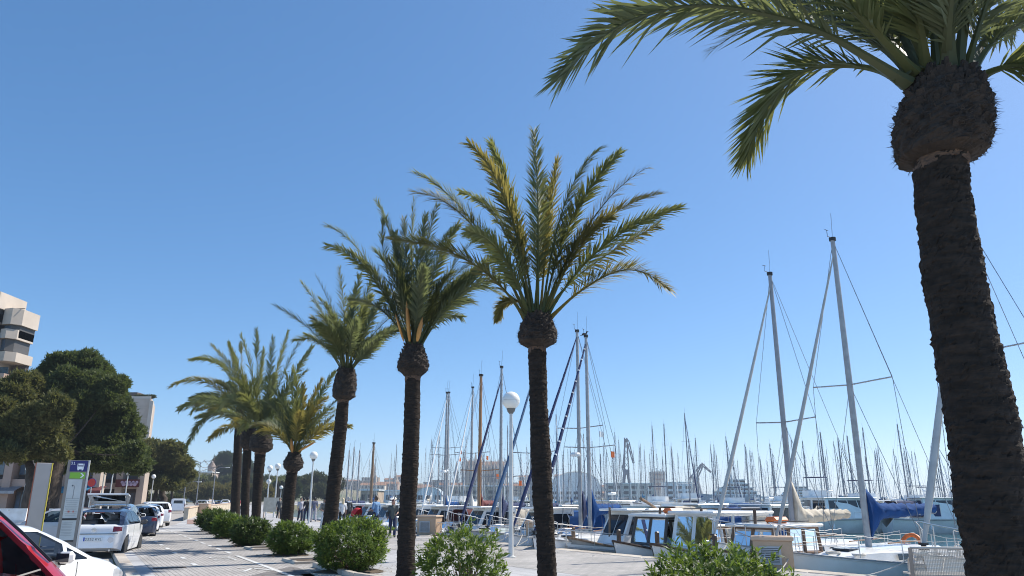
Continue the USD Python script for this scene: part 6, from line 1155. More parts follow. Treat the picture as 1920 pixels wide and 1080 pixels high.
        glaze(f_, v, .02, .98, .0, .98, 'f', m_clear); [glaze(f_, v, .02, .98, .0, .98, q, m_clear) for q in 'lr']; obj('foredeck_hump', MB().rings(np.array([[(x, w * math.cos(a), gz(x) - .05 + hh * math.sin(a)) for a in np.linspace(0, math.pi, 9)] for x, w, hh in ((.22 * Lh, B * .36, .28), (.34 * Lh, B * .26, .22), (.44 * Lh, B * .12, .06))]), closed=False, cap=False), m_white, t, smooth=True)
        obj('seat', MB().box((-.1 * Lh, .45, gz(0) + .1), (.5, .5, .5), 0, .08), m_white, t); obj('seat', MB().box((-.1 * Lh, -.45, gz(0) + .1), (.5, .5, .5), 0, .08), m_white, t); obj('engine', MB().box((-Lh / 2 - .15, 0, fb + .25), (.45, .42, .75), 0, .12), m_black, t)
    if canopy:
        zz = gz(-.25 * Lh); x0, x1 = -.44 * Lh, (-.08 if style != 'open' else .12) * Lh; hh = 1.45 if style == 'trawler' else 1.25
        obj('canopy', MB().rings(np.array([[(x, B * .40 * sgn * wd, zz + hh * kz) for sgn, wd, kz in ((1, 1, .12), (1, .98, .75), (1, .75, .97), (0, 1, 1.02), (-1, .75, .97), (-1, .98, .75), (-1, 1, .12))] for x, hq in ((x0, 1), (x0 + .25, 1), (x1, 1))]), cap=False, closed=False), canopy, t, smooth=40)
        fr = MB()
        for x in (x0, (x0 + x1) / 2, x1): fr.tube([(x, B * .41, zz), (x, B * .41, zz + hh * .75), (x, B * .31, zz + hh), (x, -B * .31, zz + hh), (x, -B * .41, zz + hh * .75), (x, -B * .41, zz)], .018, 5)
        obj('canopy_frame', fr, m_steel, t, kind='stuff')
    if fine:
        p = g[int(len(g) * .55):]; rl = MB().tube(bez_path(np.vstack([p * [1, .92, 1] + [0, 0, .45], (p * [1, -.92, 1] + [0, 0, .45])[::-1]]), 26), .015, 5)
        for a in p[::2]:
            for s in (1, -1): rl.tube([a * [1, s * .92, 1] - [0, 0, .05], a * [1, s * .92, 1] + [0, 0, .45]], .012, 5)
        obj('bow_rail', rl, m_steel, t)
        for k, x in enumerate((-.2, .12)):
            for s in (1, -1): fy = np.interp(x * Lh, g[:, 0], g[:, 1]); obj('fender', MB().lathe([(0, -.28), (.09, -.22), (.10, 0), (.09, .22), (0, .28)], (x * Lh, s * (fy + .11), fb * .45), 10), m_navy if k else m_white, t, smooth=True)
    if flag:
        x = -Lh / 2 + .1; zz = gz(x); obj('flag_pole', MB().tube([(x, .4, zz), (x - .25, .4, zz + 1.3)], .015, 5), m_wood, t)
        for k, (m_, z0, z1) in enumerate(flag): obj('flag_band', MB().rings(np.array([[(x - .2 - .02 * j, .4 + .08 * j + .04 * math.sin(j), zz + .45 + .6 * zq) for zq in (z0, z1)] for j in range(9)]), cap=False, closed=False), m_, t)
    return t
def llaut(label, xy, rz, Lh=6.8, B=2.3, hull_m=None, wheel=True, wood=None, roof_m=None, cab=(-.12, .16), frame=None, spar=False, h=1.15, boatfloat=None):
    """double ended wooden boat with a stem post and a little glazed wheelhouse"""
    t = thing('wooden_boat', label, 'fishing boat', (xy[0], xy[1], WATER), rz); S = hull_pts(Lh, B, 1.02, n=22, m=9, double=True, sheer=.2); sk, dk, g = hull_meshes(S); w_ = wood or m_darkwood
    obj('hull', sk, hull_m or m_hullw, t, smooth=60); obj('deck', dk, m_white, t); obj('gunwale', MB().tube(g, .04, 6).tube(g * [1, -1, 1], .04, 6), w_, t)
    obj('stem_post', MB().box((Lh / 2 + .0, 0, 1.32), (.13, .12, 1.25), 0, .03), w_, t, label='tall dark stem post'); obj('stern_post', MB().box((-Lh / 2, 0, .9), (.10, .10, .9), 0, .02), w_, t); obj('strake', MB().tube(S[:, -3] * [1, 1.02, 1], .03, 5).tube(S[:, -3] * [1, -1.02, 1], .03, 5), w_, t)
    x0, x1 = cab[0] * Lh, cab[1] * Lh; z0 = np.interp((x0 + x1) / 2, g[:, 0], g[:, 2]) - .08; w = B * .36; fm = frame or m_white
    obj('coaming', MB().box(((x0 + x1) / 2, 0, z0 + .20), (x1 - x0, 2 * w, .42), 0, .03), m_white, t)
    if wheel:
        cs = [(x0, w), (x1, w * .9), (x1, -w * .9), (x0, -w)]; rk = .22; top = [(x0 + .03, w * .93), (x1 - rk, w * .84), (x1 - rk, -w * .84), (x0 + .03, -w * .93)]; za, zb = z0 + .41, z0 + .41 + h * .75
        for i in range(4):
            a, b = np.array([*cs[i], za]), np.array([*cs[(i + 1) % 4], za]); c, d = np.array([*top[(i + 1) % 4], zb]), np.array([*top[i], zb]); n = 3 if i in (0, 2) else 2
            for k in range(n):
                f = lambda s, q: (a + (b - a) * s) * (1 - q) + (d + (c - d) * s) * q; s0, s1 = k / n, (k + 1) / n; N = norm(np.cross(b - a, d - a)); q = [f(s0 + .03, .06), f(s1 - .03, .06), f(s1 - .03, .94), f(s0 + .03, .94)]; obj('window', MB().add(q, [[0, 1, 2], [0, 2, 3]]), m_clear, t)
                obj('window_post', MB().tube([f(s0, 0), f(s0, 1)], .055, 6), fm, t)
            obj('window_rail', MB().tube([a, b], .05, 6).tube([d, c], .06, 6), fm, t, kind='stuff')
        rf = obj('roof', MB().box(((x0 + x1) / 2 - .08, 0, zb + .05), (x1 - x0 + .25, 2 * w + .1, .09), 0, .04), roof_m or m_white, t); obj('roof_rail', MB().tube([(x0 + .1, w * .7, zb + .16), (x1 - .4, w * .7, zb + .16)], .018, 5).tube([(x0 + .1, -w * .7, zb + .16), (x1 - .4, -w * .7, zb + .16)], .018, 5), m_black, rf, kind='stuff')
        if boatfloat: obj('life_raft', MB().box(((x0 + x1) / 2 - .1, .1, zb + .19), (.7, .42, .18), 0, .08), m_orange, rf)
        obj('helm_seat', MB().box((x0 + .4, .3, z0 + .6), (.35, .4, .5), 0, .05), m_cabin, t)
    obj('foremast', MB().tube([(.24 * Lh, 0, 1.1), (.23 * Lh, 0, 2.6)], .045, 8), w_, t); obj('hatch', MB().box((.30 * Lh, 0, np.interp(.3 * Lh, g[:, 0], g[:, 2]) + .05), (.8, .8, .14), 0, .03), m_white, t)
    if spar: obj('lateen_yard', MB().tube(bez_path(spar, 9), np.linspace(.055, .03, 9), 8), m_oldwood, t)
    for s in (1, -1): obj('mooring_line', MB().tube(bez_path([(Lh / 2 - .1, s * .1, 1.0), (Lh / 2 + .9, s * .5, .75), (Lh / 2 + 1.8, s * .9, -WATER + .02)], 8), .014, 5), m_rope, t)
    r = rng(int(Lh * 100 + xy[0] * 10) % 991)
    for k in range(3):
        a = r.uniform(-.3, .3) * Lh; fy = np.interp(a, g[:, 0], g[:, 1])
        obj('fender', MB().lathe([(0, -.24), (.08, -.19), (.09, 0), (.08, .19), (0, .24)], (a, (1 if k % 2 else -1) * (fy + .1), .4), 10), m_navy if k == 1 else m_white, t, smooth=True)
    return t
QH = math.atan2(-.55, -.83)                                                    # bows towards the quay
bd = np.array([math.cos(QH), math.sin(QH)])
def boat_at(px, py, Y, fwd, h=QH): p = P(px, py, Y); d = np.array([math.cos(h), math.sin(h)]); return p[:2] - d * fwd, p    # xy of hull centre when the mast (fwd of centre) stands on the pixel's ray
def mast_len(px, py, Y, zd): return P(px, py, Y)[2] - zd
# --- near yachts on the right
xy, p = boat_at(1621, 960, 21.6, .08 * 9.0); yA = sailboat('white yacht with bright blue sail cover at the quay, right of the peach service box', xy, QH, 9.0, 3.0, 1.22, mast=mast_len(1560, 446, 21.6, WATER + 1.7), cover=dict(m=m_blue, rise=.9, h=1.1, w=1.3, drop=.9), boom=(3.7, .78), furl=dict(m=M('sail_grey', (.45, .42, .38), (.37, .35, .31), 3, .85), r=.052), spreaders=(.50,), rad=.08)
r_ = obj('lifebuoy', (lambda m: (m.vertices @ trimesh.transformations.rotation_matrix(1.2, [0, 1, .3])[:3, :3].T + np.array([-3.4, -1.1, 1.55]), m.faces))(trimesh.creation.torus(.26, .065, major_sections=28, minor_sections=10)), m_orange, yA, smooth=True, label='orange horseshoe lifebuoy on the stern rail')
obj('hull_porthole', MB().lathe([(0, 0), (.12, 0), (.13, .02), (0, .02)], (1.2, 1.30, .66), 14, axis=1).box((0, 0, 0), (.001, .001, .001)), m_dglass, yA, kind='stuff')
for k in range(2): obj('porthole', MB().box((.9 + .8 * k, 1.40 - .13 * k, .64), (.36, .05, .13), -.06, .02), m_dglass, yA)
xy, p = boat_at(1484, 960, 24.3, .08 * 8.2); sailboat('white yacht with cream canvas sail cover drooping from its grey mast', xy, QH, 8.2, 2.7, 1.25, mast=mast_len(1440, 518, 24.3, WATER + 1.6), cover=dict(m=m_cream, rise=2.0, h=1.1, w=1.4, drop=1.0), boom=(3.0, .55), furl=dict(m=M('sail_white', (.50, .47, .42), (.42, .39, .35), 3, .85), r=.055), spreaders=(.42,), mast_m=m_greymast, rad=.075)
xy, p = boat_at(1893, 960, 18.8, .08 * 9.2); sailboat('yacht behind the nearest palm trunk, only its thick rolled headsail and stays in view', xy, QH, 9.2, 3.0, 1.3, mast=mast_len(1808, 390, 18.8, WATER + 1.7), boom=(3.6, .8), cover=dict(m=m_blue, rise=1.2), furl=dict(m=M('sail_offwhite', (.46, .44, .40), (.38, .36, .33), 3, .85), r=.078), spreaders=(.55,), rad=.08)
# --- wooden boats with wheelhouses behind the nearest bush
def bow_at(px, py, Y, Lh, h=QH): p = P(px, py, Y); d = np.array([math.cos(h), math.sin(h)]); return p[:2] - d * Lh / 2
FD = M('dark_frame', (.07, .06, .055), None, rough=.5); FB = M('brown_frame', (.22, .13, .08), (.17, .10, .06), 5, .5)
llaut('wooden boat with dark framed wheelhouse and an orange raft on its roof', bow_at(1160, 1000, 25.2, 7.0), QH, 7.0, 2.4, frame=FD, cab=(.02, .32), boatfloat=True)
llaut('white boat with big white framed wheelhouse, middle of the three wheelhouse boats', bow_at(1232, 1005, 23.6, 7.4), QH, 7.4, 2.6, cab=(-.06, .30), h=1.35, frame=m_white)
llaut('wooden boat with brown framed wheelhouse just left of the peach service box', bow_at(1340, 1015, 21.6, 6.6), QH, 6.6, 2.3, cab=(-.04, .28), h=.92, frame=FB, boatfloat=True)
llaut('low old wooden boat with a bare mast stub and a long slanting yard', bow_at(1075, 1008, 27.5, 6.4), QH, 6.4, 2.2, wheel=False, hull_m=M('hull_old', (.42, .40, .36), (.30, .28, .25), 2, .7), wood=m_oldwood, spar=[(1.4, 1.6, 2.9), (-1.6, -.4, 2.3), (-4.5, -2.6, 1.5)])
# --- yachts left of the wide fan palm, headsails rolled in dark covers
def left_yacht(label, mpx, mtop, mY, bpx, bY, Lh, **kw):
    m, b = P(mpx, 960, mY)[:2], P(bpx, 960, bY)[:2]; h = math.atan2(*(b - m)[::-1]); d = norm(b - m); bx_ = np.linalg.norm(b - m); fx = Lh / 2 - bx_; return sailboat(label, m - d * fx, h, Lh, kw.pop('B', 2.7), kw.pop('fb', 1.2), mast=mast_len(mpx + (mtop[0] - mpx), mtop[1], mY, WATER + 1.55), mx=fx / Lh, **kw)
left_yacht('yacht with a navy rolled headsail between the palm with spathes and the globe lamp', 938, (934, 690), 37.5, 866, 33.6, 8.5, furl=dict(m=m_navy, r=.065, f=.93), boom=(3.2, .8), cover=dict(m=m_navy), spreaders=(.3,))
left_yacht('yacht with a blue rolled headsail right behind the globe lamp post', 997, (992, 715), 35.0, 918, 31.2, 8.5, furl=dict(m=M('canvas_steel_blue', (.03, .08, .16), (.04, .10, .2), 3, .8), r=.08, f=.97), boom=(3.2, .8), cover=dict(m=m_navy), spreaders=(.5,))
left_yacht('yacht with a thin dark rolled headsail crossing behind the wide fan palm', 1088, (1071, 622), 32.2, 966, 28.4, 8.8, furl=dict(m=m_navy, r=.065, f=.98), boom=(3.4, .8), cover=dict(m=m_navy), spreaders=(.5,))
left_yacht('yacht with a striped blue headsail and upright blue cover right of the wide fan palm', 1106, (1096, 632), 30.6, 1006, 26.6, 8.8, furl=dict(m=m_navy, r=.068, f=.97, stripe=True), boom=(3.2, .75), cover=dict(m=m_blue, rise=1.6, h=1.1, w=1.3, drop=1.0), spreaders=(.42,))
left_yacht('varnished wooden masted boat with maroon sail cover, left of the globe lamp', 898, (905, 705), 41., 846, 37., 8.0, mast_m=m_wood, boom=(3.0, .9), cover=dict(m=m_maroon), furl=None, spreaders=(.35,), rad=.10, hull_m=m_hullb)
left_yacht('slim yacht with grey rolled headsail, right of the palm with spathes', 882, (887, 728), 46., 838, 42., 8.5, furl=dict(m=m_hullw, r=.05), boom=(3.1, .8), cover=dict(m=m_hullw), spreaders=(.5,))
left_yacht('white yacht with slender mast, first right of the palm with spathes', 832, (838, 738), 50., 790, 46., 8.5, furl=dict(m=m_hullw, r=.05), boom=(3.1, .8), cover=dict(m=m_blue), spreaders=(.5,))
left_yacht('white yacht just beyond it with twin mast lines', 836, (838, 737), 54., 797, 49.5, 8.8, furl=None, boom=(3.1, .8), cover=dict(m=m_white), spreaders=(.55,))
for px, py, Y, lab in ((648, 845, 72, 'far yacht leftmost of the masts right of the grey-green palm'), (657, 838, 78, 'far yacht second from the left right of the grey-green palm'), (668, 845, 70, 'far yacht third from the left right of the grey-green palm')):
    left_yacht(lab, px, (px, py), Y, px - 22, Y - 4.3, 8.5, furl=None, boom=(3.0, .8), cover=dict(m=m_navy), spreaders=(.5,), fine=False)
left_yacht('boat with a stout wooden mast before the town, left of the palm with spathes', 694, (701, 832), 66., 664, 62., 8.5, mast_m=m_oldwood, furl=None, boom=None, spreaders=(), rad=.12, hull_m=m_hullb)
# --- motor cruisers across the channel
SP = [(m_red, 0, .25), (M('flag_yellow', (.75, .50, .02), None, rough=.8), .25, .75), (m_red, .75, 1.0)]
CH = math.atan2(-.10, 1.0)
def cruiser(px, Y, *a, h=CH, **k): p = P(px, 960, Y); return motorboat(a[0], p[:2], h, *a[1:], **k)
cruiser(1578, 69, 'white motor cruiser with dark cabin windows across the channel, left of the blue sail cover', 9.6, 3.2, 1.25, 'trawler', h=CH + .25)
cruiser(1765, 68, 'white motor cruiser with blue cockpit canopy and striped flag near the palm trunk', 10.0, 3.3, 1.25, 'trawler', canopy=m_navy, flag=SP, h=CH + .1)
cruiser(1900, 70, 'white motor cruiser right of the nearest palm trunk', 8.0, 2.9, 1.0, 'cabin', h=CH)
cruiser(1470, 70, 'white cabin cruiser across the channel behind the cream sail cover', 8.8, 3.1, 1.15, 'cabin', canopy=m_navy, h=CH - .3)
cruiser(1372, 66, 'open sports boat with curved windscreen and blue cover across the channel', 7.6, 2.7, .95, 'open', canopy=m_navy, h=CH + .3)
cruiser(1262, 64, 'low white sports boat across the channel behind the dark framed wheelhouse', 9.0, 3.0, 1.15, 'cabin', h=CH + .2, trim=m_navy)
cruiser(1140, 62, 'white sports cruiser with tan top right of the wide fan palm', 9.0, 3.0, 1.15, 'cabin', canopy=m_cream, h=CH + .25)
cruiser(1195, 57, 'white boat with navy cockpit cover low behind the slanting yard', 7.2, 2.6, 1.0, 'cabin', canopy=m_navy, h=CH - .5)
cruiser(1320, 58, 'white boat with beige canopy between the two rolled headsails', 8.0, 2.9, 1.1, 'cabin', canopy=m_cream, h=CH + .6)
# small boats moored bow in along the quay further left, one after another
r_ = rng(909); qa, qb = np.array([2.2, 25.9]), np.array([-17., 64.])
SMALL = ['low open motorboat with {c} at the quay, {w}', 'small cabin boat with {c} at the quay, {w}']; WH = ['just right of the wide fan palm', 'behind the wide fan palm', 'right of the globe lamp post', 'behind the globe lamp post', 'left of the globe lamp post', 'behind the airy oleander', 'above the airy oleander', 'right of the far service box', 'behind the far service box', 'left of the far service box', 'right of the palm with spathes', 'behind the palm with spathes', 'behind the auburn haired woman', 'left of the auburn haired woman', 'behind the blue shirted man', 'behind the pram', 'behind the blonde woman']
SQ = [(2.2, 25.9), (-5, 38), (-9, 47), (-17, 64)]; sl = np.r_[0, np.cumsum([math.hypot(SQ[i+1][0]-SQ[i][0], SQ[i+1][1]-SQ[i][1]) for i in range(3)])]
for k, w in enumerate(WH):
    if k == 0: continue
    s_ = -1.5 + k * 2.75; q = np.array([np.interp(max(s_, 0), sl, [p[j] for p in SQ]) for j in (0, 1)]); dl = norm(np.array([-.5, .86])); q = q + dl * min(s_, 0); L_ = r_.uniform(5.2, 6.6); hd = QH + r_.normal(0, .05); cn = [None, m_navy, None, m_blue, None, m_cream, m_maroon, None][k % 8]
    cname = 'no cover' if cn is None else {id(m_navy): 'navy cover', id(m_blue): 'blue cover', id(m_cream): 'beige cover', id(m_maroon): 'maroon cover'}[id(cn)]
    motorboat(SMALL[k % 2].format(c=cname, w=w), q + np.array([.83, .55]) * (L_ / 2 + .7), hd, L_, 2.2, 1.12, 'open' if k % 2 == 0 else 'cabin', canopy=cn, trim=[m_navy, m_alu, m_darkwood][k % 3])
# ---------------------------------------------------------------- the harbour beyond: rows of moored boats
gs, gm_ = 'sailboats moored in rows in the harbour', 'motorboats moored in rows in the harbour'
FK = dict(Lh=9.5, B=3.0, fb=1.05, mast=11.5, boom=(3.6, .85), spreaders=(.42, .7), fine=False, rad=.08)
protos = [('blue covered white sailboat', dict(FK, cover=dict(m=m_blue), furl=dict(m=m_hullw, r=.06))), ('white covered sailboat', dict(FK, cover=dict(m=m_hullw), furl=dict(m=m_hullw, r=.06))),
    ('navy covered sailboat', dict(FK, cover=dict(m=m_navy), furl=dict(m=m_navy, r=.06))), ('beige covered sailboat', dict(FK, cover=dict(m=m_cream), furl=None)),
    ('blue hulled sailboat', dict(FK, cover=dict(m=m_hullw), furl=dict(m=m_hullw, r=.06), hull_m=m_hullb)), ('turquoise covered sailboat', dict(FK, cover=dict(m=m_teal), furl=dict(m=m_hullw, r=.06), mast_m=m_greymast)), ('bare masted sailboat', dict(FK, furl=None))]
mprotos = [('white cabin motorboat', dict(style='cabin')), ('navy canopied motorboat', dict(style='cabin', canopy=m_navy)), ('white tall cabined cruiser', dict(style='trawler')), ('white flybridge cruiser', dict(style='trawler', fly=m_white)), ('navy topped flybridge cruiser', dict(style='trawler', fly=m_navy)), ('beige canopied motorboat', dict(style='cabin', canopy=m_cream)), ('blue covered open boat', dict(style='open', canopy=m_blue))]
SEG = [(690, 'behind the walkers'), (745, 'left of the palm with spathes'), (800, 'just right of the palm with spathes'), (850, 'before the cathedral towers'), (895, 'under the cathedral'), (930, 'left of the globe lamp'), (985, 'right of the globe lamp'), (1050, 'behind the wide fan palm'), (1105, 'before the domed hall'), (1155, 'left of the dark crane'), (1200, 'under the dark crane'), (1262, 'under the square tower'), (1335, 'under the folded crane'), (1385, 'before the grey motor yacht'), (1435, 'left of the grey mast'), (1490, 'behind the grey mast'), (1540, 'behind the cream sail cover'), (1590, 'left of the tallest mast'), (1640, 'behind the tallest mast'), (1700, 'behind the blue sail cover'), (1760, 'behind the thick rolled headsail'), (1810, 'left of the nearest palm trunk'), (1880, 'behind the nearest palm trunk'), (2200, 'right of the nearest palm trunk')]
ROWN = ('nearest', 'second', 'third', 'fourth', 'fifth', 'sixth', 'seventh', 'eighth', 'ninth', 'farthest', 'inner', 'channel')
made, used = {}, {}
r = rng(77)
def where(x, Y, row):
    px = 960 + F * x / (Y * math.cos(PITCH) - .1); seg = next(n for lim, n in SEG if px < lim); return f'{ROWN[row]} mooring row, {seg}'
def put(kind, k, xy, rz, sc, row):
    base = (protos if kind == 's' else mprotos)[k][0]; lab = f'{base}, {where(*xy, row)}'; n = used.get(lab, 0); used[lab] = n + 1
    if n: lab = lab.replace(' mooring row', ' row') + (', right one' if n == 1 else ', far right one')
    key = (kind, k)
    if key not in made:
        kw = (protos if kind == 's' else mprotos)[k][1]
        made[key] = sailboat(lab, xy, rz, **kw, group=gs) if kind == 's' else motorboat(lab, xy, rz, 8.2, 2.9, 1.0, fine=False, group=gm_, **kw)
        return
    dup(made[key], (xy[0], xy[1], WATER), rz, label=lab, scale=(min(sc, 1.1), min(sc, 1.1), sc * (.9 if kind == 'm' else r.uniform(.84, 1.16))))
def row_of(row, Y0, pxa, pxb, step, kinds, dirn, hh, jit=.4):
    x, x1 = P(pxa, 940, Y0)[0], P(pxb, 940, Y0)[0]
    while x < x1:
        kind = kinds[r.integers(len(kinds))]; k = int(r.integers(len(protos if kind == 's' else mprotos)))
        put(kind, k, (x, Y0 + r.normal(0, jit)), dirn + r.normal(0, .04), r.uniform(.86, 1.1) * (hh if kind == 's' else 1.12), row); x += step * r.uniform(.85, 1.3)
U, D = math.pi / 2, -math.pi / 2
row_of(10, 59, 1050, 1440, 3.5, 'mmm', U + .5, .7); row_of(11, 75, 1040, 1995, 3.5, 'mmm', D, .7); row_of(0, 84, 1050, 1995, 3.7, 'mmm', U, .7); row_of(1, 92, 780, 1995, 3.8, 'mmms', D, .62); row_of(2, 106, 770, 1990, 4.0, 'mms', U, .75); row_of(3, 122, 770, 1990, 4.4, 'smss', D, .82)
row_of(4, 146, 760, 1990, 4.6, 'sssm', U, .95); row_of(5, 174, 740, 1990, 4.3, 'sss', D, 1.05); row_of(6, 215, 700, 1990, 4.8, 'sss', U, 1.2); row_of(7, 270, 690, 1990, 6.2, 'sss', D, 1.4); row_of(8, 350, 680, 1990, 11, 'sssm', D, 1.6)
# floating pontoons between the rows
for Y, a, b in ((79.5, 1130, 2000), (99, 800, 2000), (134, 770, 1990), (160, 750, 1990)):
    x0, x1 = P(a, 940, Y)[0], P(b, 940, Y)[0]; t = thing('pontoon', f'grey floating pontoon between boat rows, {"nearest" if Y == 79.5 else "second" if Y == 99 else "third" if Y == 134 else "farthest"} from the quay', 'pontoon', ((x0 + x1) / 2, Y, WATER)); obj('deck', MB().box((0, 0, .35), (x1 - x0, 1.8, .2)), m_concrete, t)
    for k in range(int((x1 - x0) / 12)): obj('float', MB().box((x0 - (x0 + x1) / 2 + 6 + k * 12, 0, .05), (6, 1.7, .5)), m_white, t)
# taller masts standing out against the sky
for (px, top, Y, k, lab) in ((1256, 793, 118, 3, 'tall masted yacht standing above the others right of the dark dock crane'), (1314, 820, 128, 1, 'tall masted yacht left of the second crane'), (1367, 818, 135, 2, 'tall dark masted yacht before the big motor yacht'), (1697, 795, 105, 0, 'tall masted yacht between the blue cover and the palm trunk'), (1448, 832, 120, 4, 'tall masted yacht behind the grey mast'), (1495, 800, 110, 5, 'tall masted yacht right of the cream cover'), (1545, 810, 108, 6, 'tall masted yacht behind the rolled grey headsail'), (1640, 800, 112, 1, 'tall masted yacht right of the mast with blue cover'), (1765, 830, 100, 2, 'tall masted yacht just left of the nearest palm trunk'), (1131, 850, 120, 3, 'tall masted yacht left of the dark dock crane'), (1148, 848, 126, 6, 'slim masted yacht close left of the dark dock crane'), (975, 850, 130, 4, 'tall masted yacht between globe lamp and wide fan palm'), (1760, 850, 140, 0, 'far masted yacht left of the nearest palm trunk'), (1610, 815, 100, 3, 'tall masted yacht close right of the big mast'), (1580, 820, 125, 2, 'tall masted yacht close left of the big mast'), (1520, 825, 132, 1, 'far tall masted yacht behind the rolled headsail')):
    p = P(px, 940, Y); kw = dict(protos[k][1]); kw['mast'] = P(px, top, Y)[2] - WATER - 1.5; kw['rad'] = .10; kw['Lh'] = 11.5; kw['B'] = 3.5; kw['spreaders'] = (.3, .52, .74); sailboat(lab, p[:2], (1 if k % 2 else -1) * math.pi / 2 + .05 * k, **kw)

# ---------------------------------------------------------------- far shore: old town, cathedral, cranes, big yachts
sheet('far_quay', [(-400, 640), (1500, 640), (1500, 700), (-400, 700)], .2, m_concrete, depth=1.6)
m_town = [M('town_ochre', (.42, .32, .23), (.36, .27, .19), .05, .9), M('town_pale', (.50, .44, .36), (.44, .38, .31), .05, .9), M('town_rose', (.38, .26, .20), (.33, .22, .17), .05, .9), M('town_cream', (.54, .49, .41), (.48, .43, .36), .05, .9)]
m_roof = M('roof_tiles', (.28, .15, .09), (.22, .12, .07), .3, .9); m_cath = M('cathedral_stone', (.37, .295, .225), (.31, .245, .185), .03, .9); m_shade = M('town_window', (.06, .055, .05), None, rough=.7)
def town_house(label, px, Y, py_top, w, k, group, base=None):
    p = P(px, 930, Y); zt = P(px, py_top, Y)[2]; t = thing('town_house', label, 'building', (p[0], Y, 0), group=group); d = 12
    obj('wall', MB().bx((-w / 2, 0, -3), (w / 2, d, zt - 1.2)), m_town[k % 4], t)
    if k % 3: obj('roof', MB().add([(-w/2-.5, -.5, zt-1.2), (w/2+.5, -.5, zt-1.2), (w/2+.5, d, zt-1.2), (-w/2-.5, d, zt-1.2), (-w/2, d/2, zt+1.2), (w/2, d/2, zt+1.2)], [[0, 1, 5], [0, 5, 4], [2, 3, 4], [2, 4, 5], [1, 2, 5], [3, 0, 4], [0, 2, 1], [0, 3, 2]]), m_roof, t)
    else: obj('roof', MB().bx((-w / 2 - .3, -.3, zt - 1.2), (w / 2 + .3, d, zt - .6)), m_town[(k + 1) % 4], t)
    for j in range(max(1, int(w / 4))):
        for i in range(3):
            zz = zt - 4.2 - 3.6 * i
            if zz > -1: x = -w / 2 + (j + .5) * w / max(1, int(w / 4)); obj('window', MB().bx((x - .7, -.25, zz), (x + .7, .05, zz + 2.0)), m_shade, t)
def tlab(base, x, layer):
    seg = next(n for lim, n in SEG if x < lim); lab = f'{base}, {("shore", "middle", "hilltop")[layer]} row, {seg}'; n = used.get(lab, 0); used[lab] = n + 1
    return lab if not n else lab.replace(' old town', '') + (', right one' if n == 1 else ', far right one')
r = rng(21); kn = ('ochre', 'pale', 'rose', 'cream')
for layer, (Y, top, spread) in enumerate(((760, 915, 8), (900, 905, 8), (1080, 897, 6))):
    x = 610 + layer * 7
    while x < 1150:
        w = r.uniform(14, 30); pw_ = w * F / Y; k = int(r.integers(12)); bump_ = 10 if 640 < x < 1060 else 2
        lift = {0: 6, 1: 6, 2: 0}[layer] * (1 if x < 1060 else -1.2)
        if not (layer == 2 and 848 < x < 965): town_house(tlab(f'{kn[k % 4]} {"tiled" if k % 3 else "flat roofed"} old town house', x, layer), x, Y, top - r.uniform(-spread, spread) - (0 if x < 1060 else -10), w, k, 'houses of the old town')
        x += pw_ * r.uniform(.95, 1.5) * (1.0 + .4 * (2 - layer))
# cathedral
CY = 1060; cx = lambda px: P(px, 900, CY)[0]; cz = lambda py: P(905, py, CY)[2]
O = np.array([cx(853), CY, 0]); t = thing('cathedral', 'large gothic cathedral with ranks of buttress pinnacles on the town hill', 'cathedral', O); W_ = cx(950) - O[0]; zb = cz(916); zr = cz(872); zh = cz(864)
obj('terrace_wall', MB().bx((-12, -8, -4), (W_ + 16, 30, cz(905))), m_town[0], t); obj('aisle', MB().bx((W_ * .22, 0, -2), (W_, 34, cz(884))), m_cath, t); obj('nave', MB().bx((W_ * .22, 8, 0), (W_ * .97, 26, zr)), m_cath, t)
obj('nave_roof', MB().add([(W_*.22, 8, zr), (W_*.97, 8, zr), (W_*.97, 26, zr), (W_*.22, 26, zr), (W_*.22, 17, zh), (W_*.97, 17, zh)], [[0, 1, 5], [0, 5, 4], [2, 3, 4], [2, 4, 5], [1, 2, 5], [3, 0, 4]]), m_roof, t)
def spire(par, x, y, w, z0, zs, zt, m=m_cath, nm='pinnacle'):
    s = obj(nm, MB().bx((x - w / 2, y - w / 2, z0), (x + w / 2, y + w / 2, zs)), m, par); obj('spirelet', MB().lathe([(w * .62, zs), (w * .45, zs + (zt - zs) * .2), (.1, zt), (0, zt)], (x, y, 0), 4), m, s)
for k in range(11):
    x = W_ * (.26 + .071 * k); obj('buttress', MB().add([(x-.9, -6, -2), (x+.9, -6, -2), (x+.9, 8, -2), (x-.9, 8, -2), (x-.9, -6, cz(888)), (x+.9, -6, cz(888)), (x+.9, 8, cz(876)), (x-.9, 8, cz(876))], BOXF), m_cath, t); spire(t, x, -5, 2.6, cz(890), cz(878), cz(861 + 2 * (k % 2)))
    spire(t, x + W_ * .018, 9, 1.6, zr - 1, zr + 2, cz(858 + (k % 3)))
    if k < 10: obj('tall_window', MB().bx((x + 1.6, -.3, cz(903)), (x + W_ * .071 - 1.6, .1, cz(889))), m_shade, t); obj('clerestory_window', MB().bx((x + 1.8, 7.7, cz(883)), (x + W_ * .071 - 1.8, 8.1, cz(875))), m_shade, t)
obj('west_front', MB().bx((W_ * .12, 3, -2), (W_ * .26, 30, cz(868))), m_cath, t); obj('gable', MB().add([(W_*.12, 3, cz(868)), (W_*.26, 3, cz(868)), (W_*.19, 3, cz(858)), (W_*.12, 30, cz(868)), (W_*.26, 30, cz(868)), (W_*.19, 30, cz(858))], [[0, 1, 2], [3, 5, 4], [0, 2, 5], [0, 5, 3], [1, 4, 5], [1, 5, 2]]), m_cath, t)
for px, y, w, b, top in ((855, 2, 6, 887, 864), (871, 4, 5, 868, 845), (891, 4, 5, 868, 847), (880, 28, 9, 866, 858)): spire(t, cx(px) - O[0], y, w, -2, cz(b), cz(top), nm='turret')
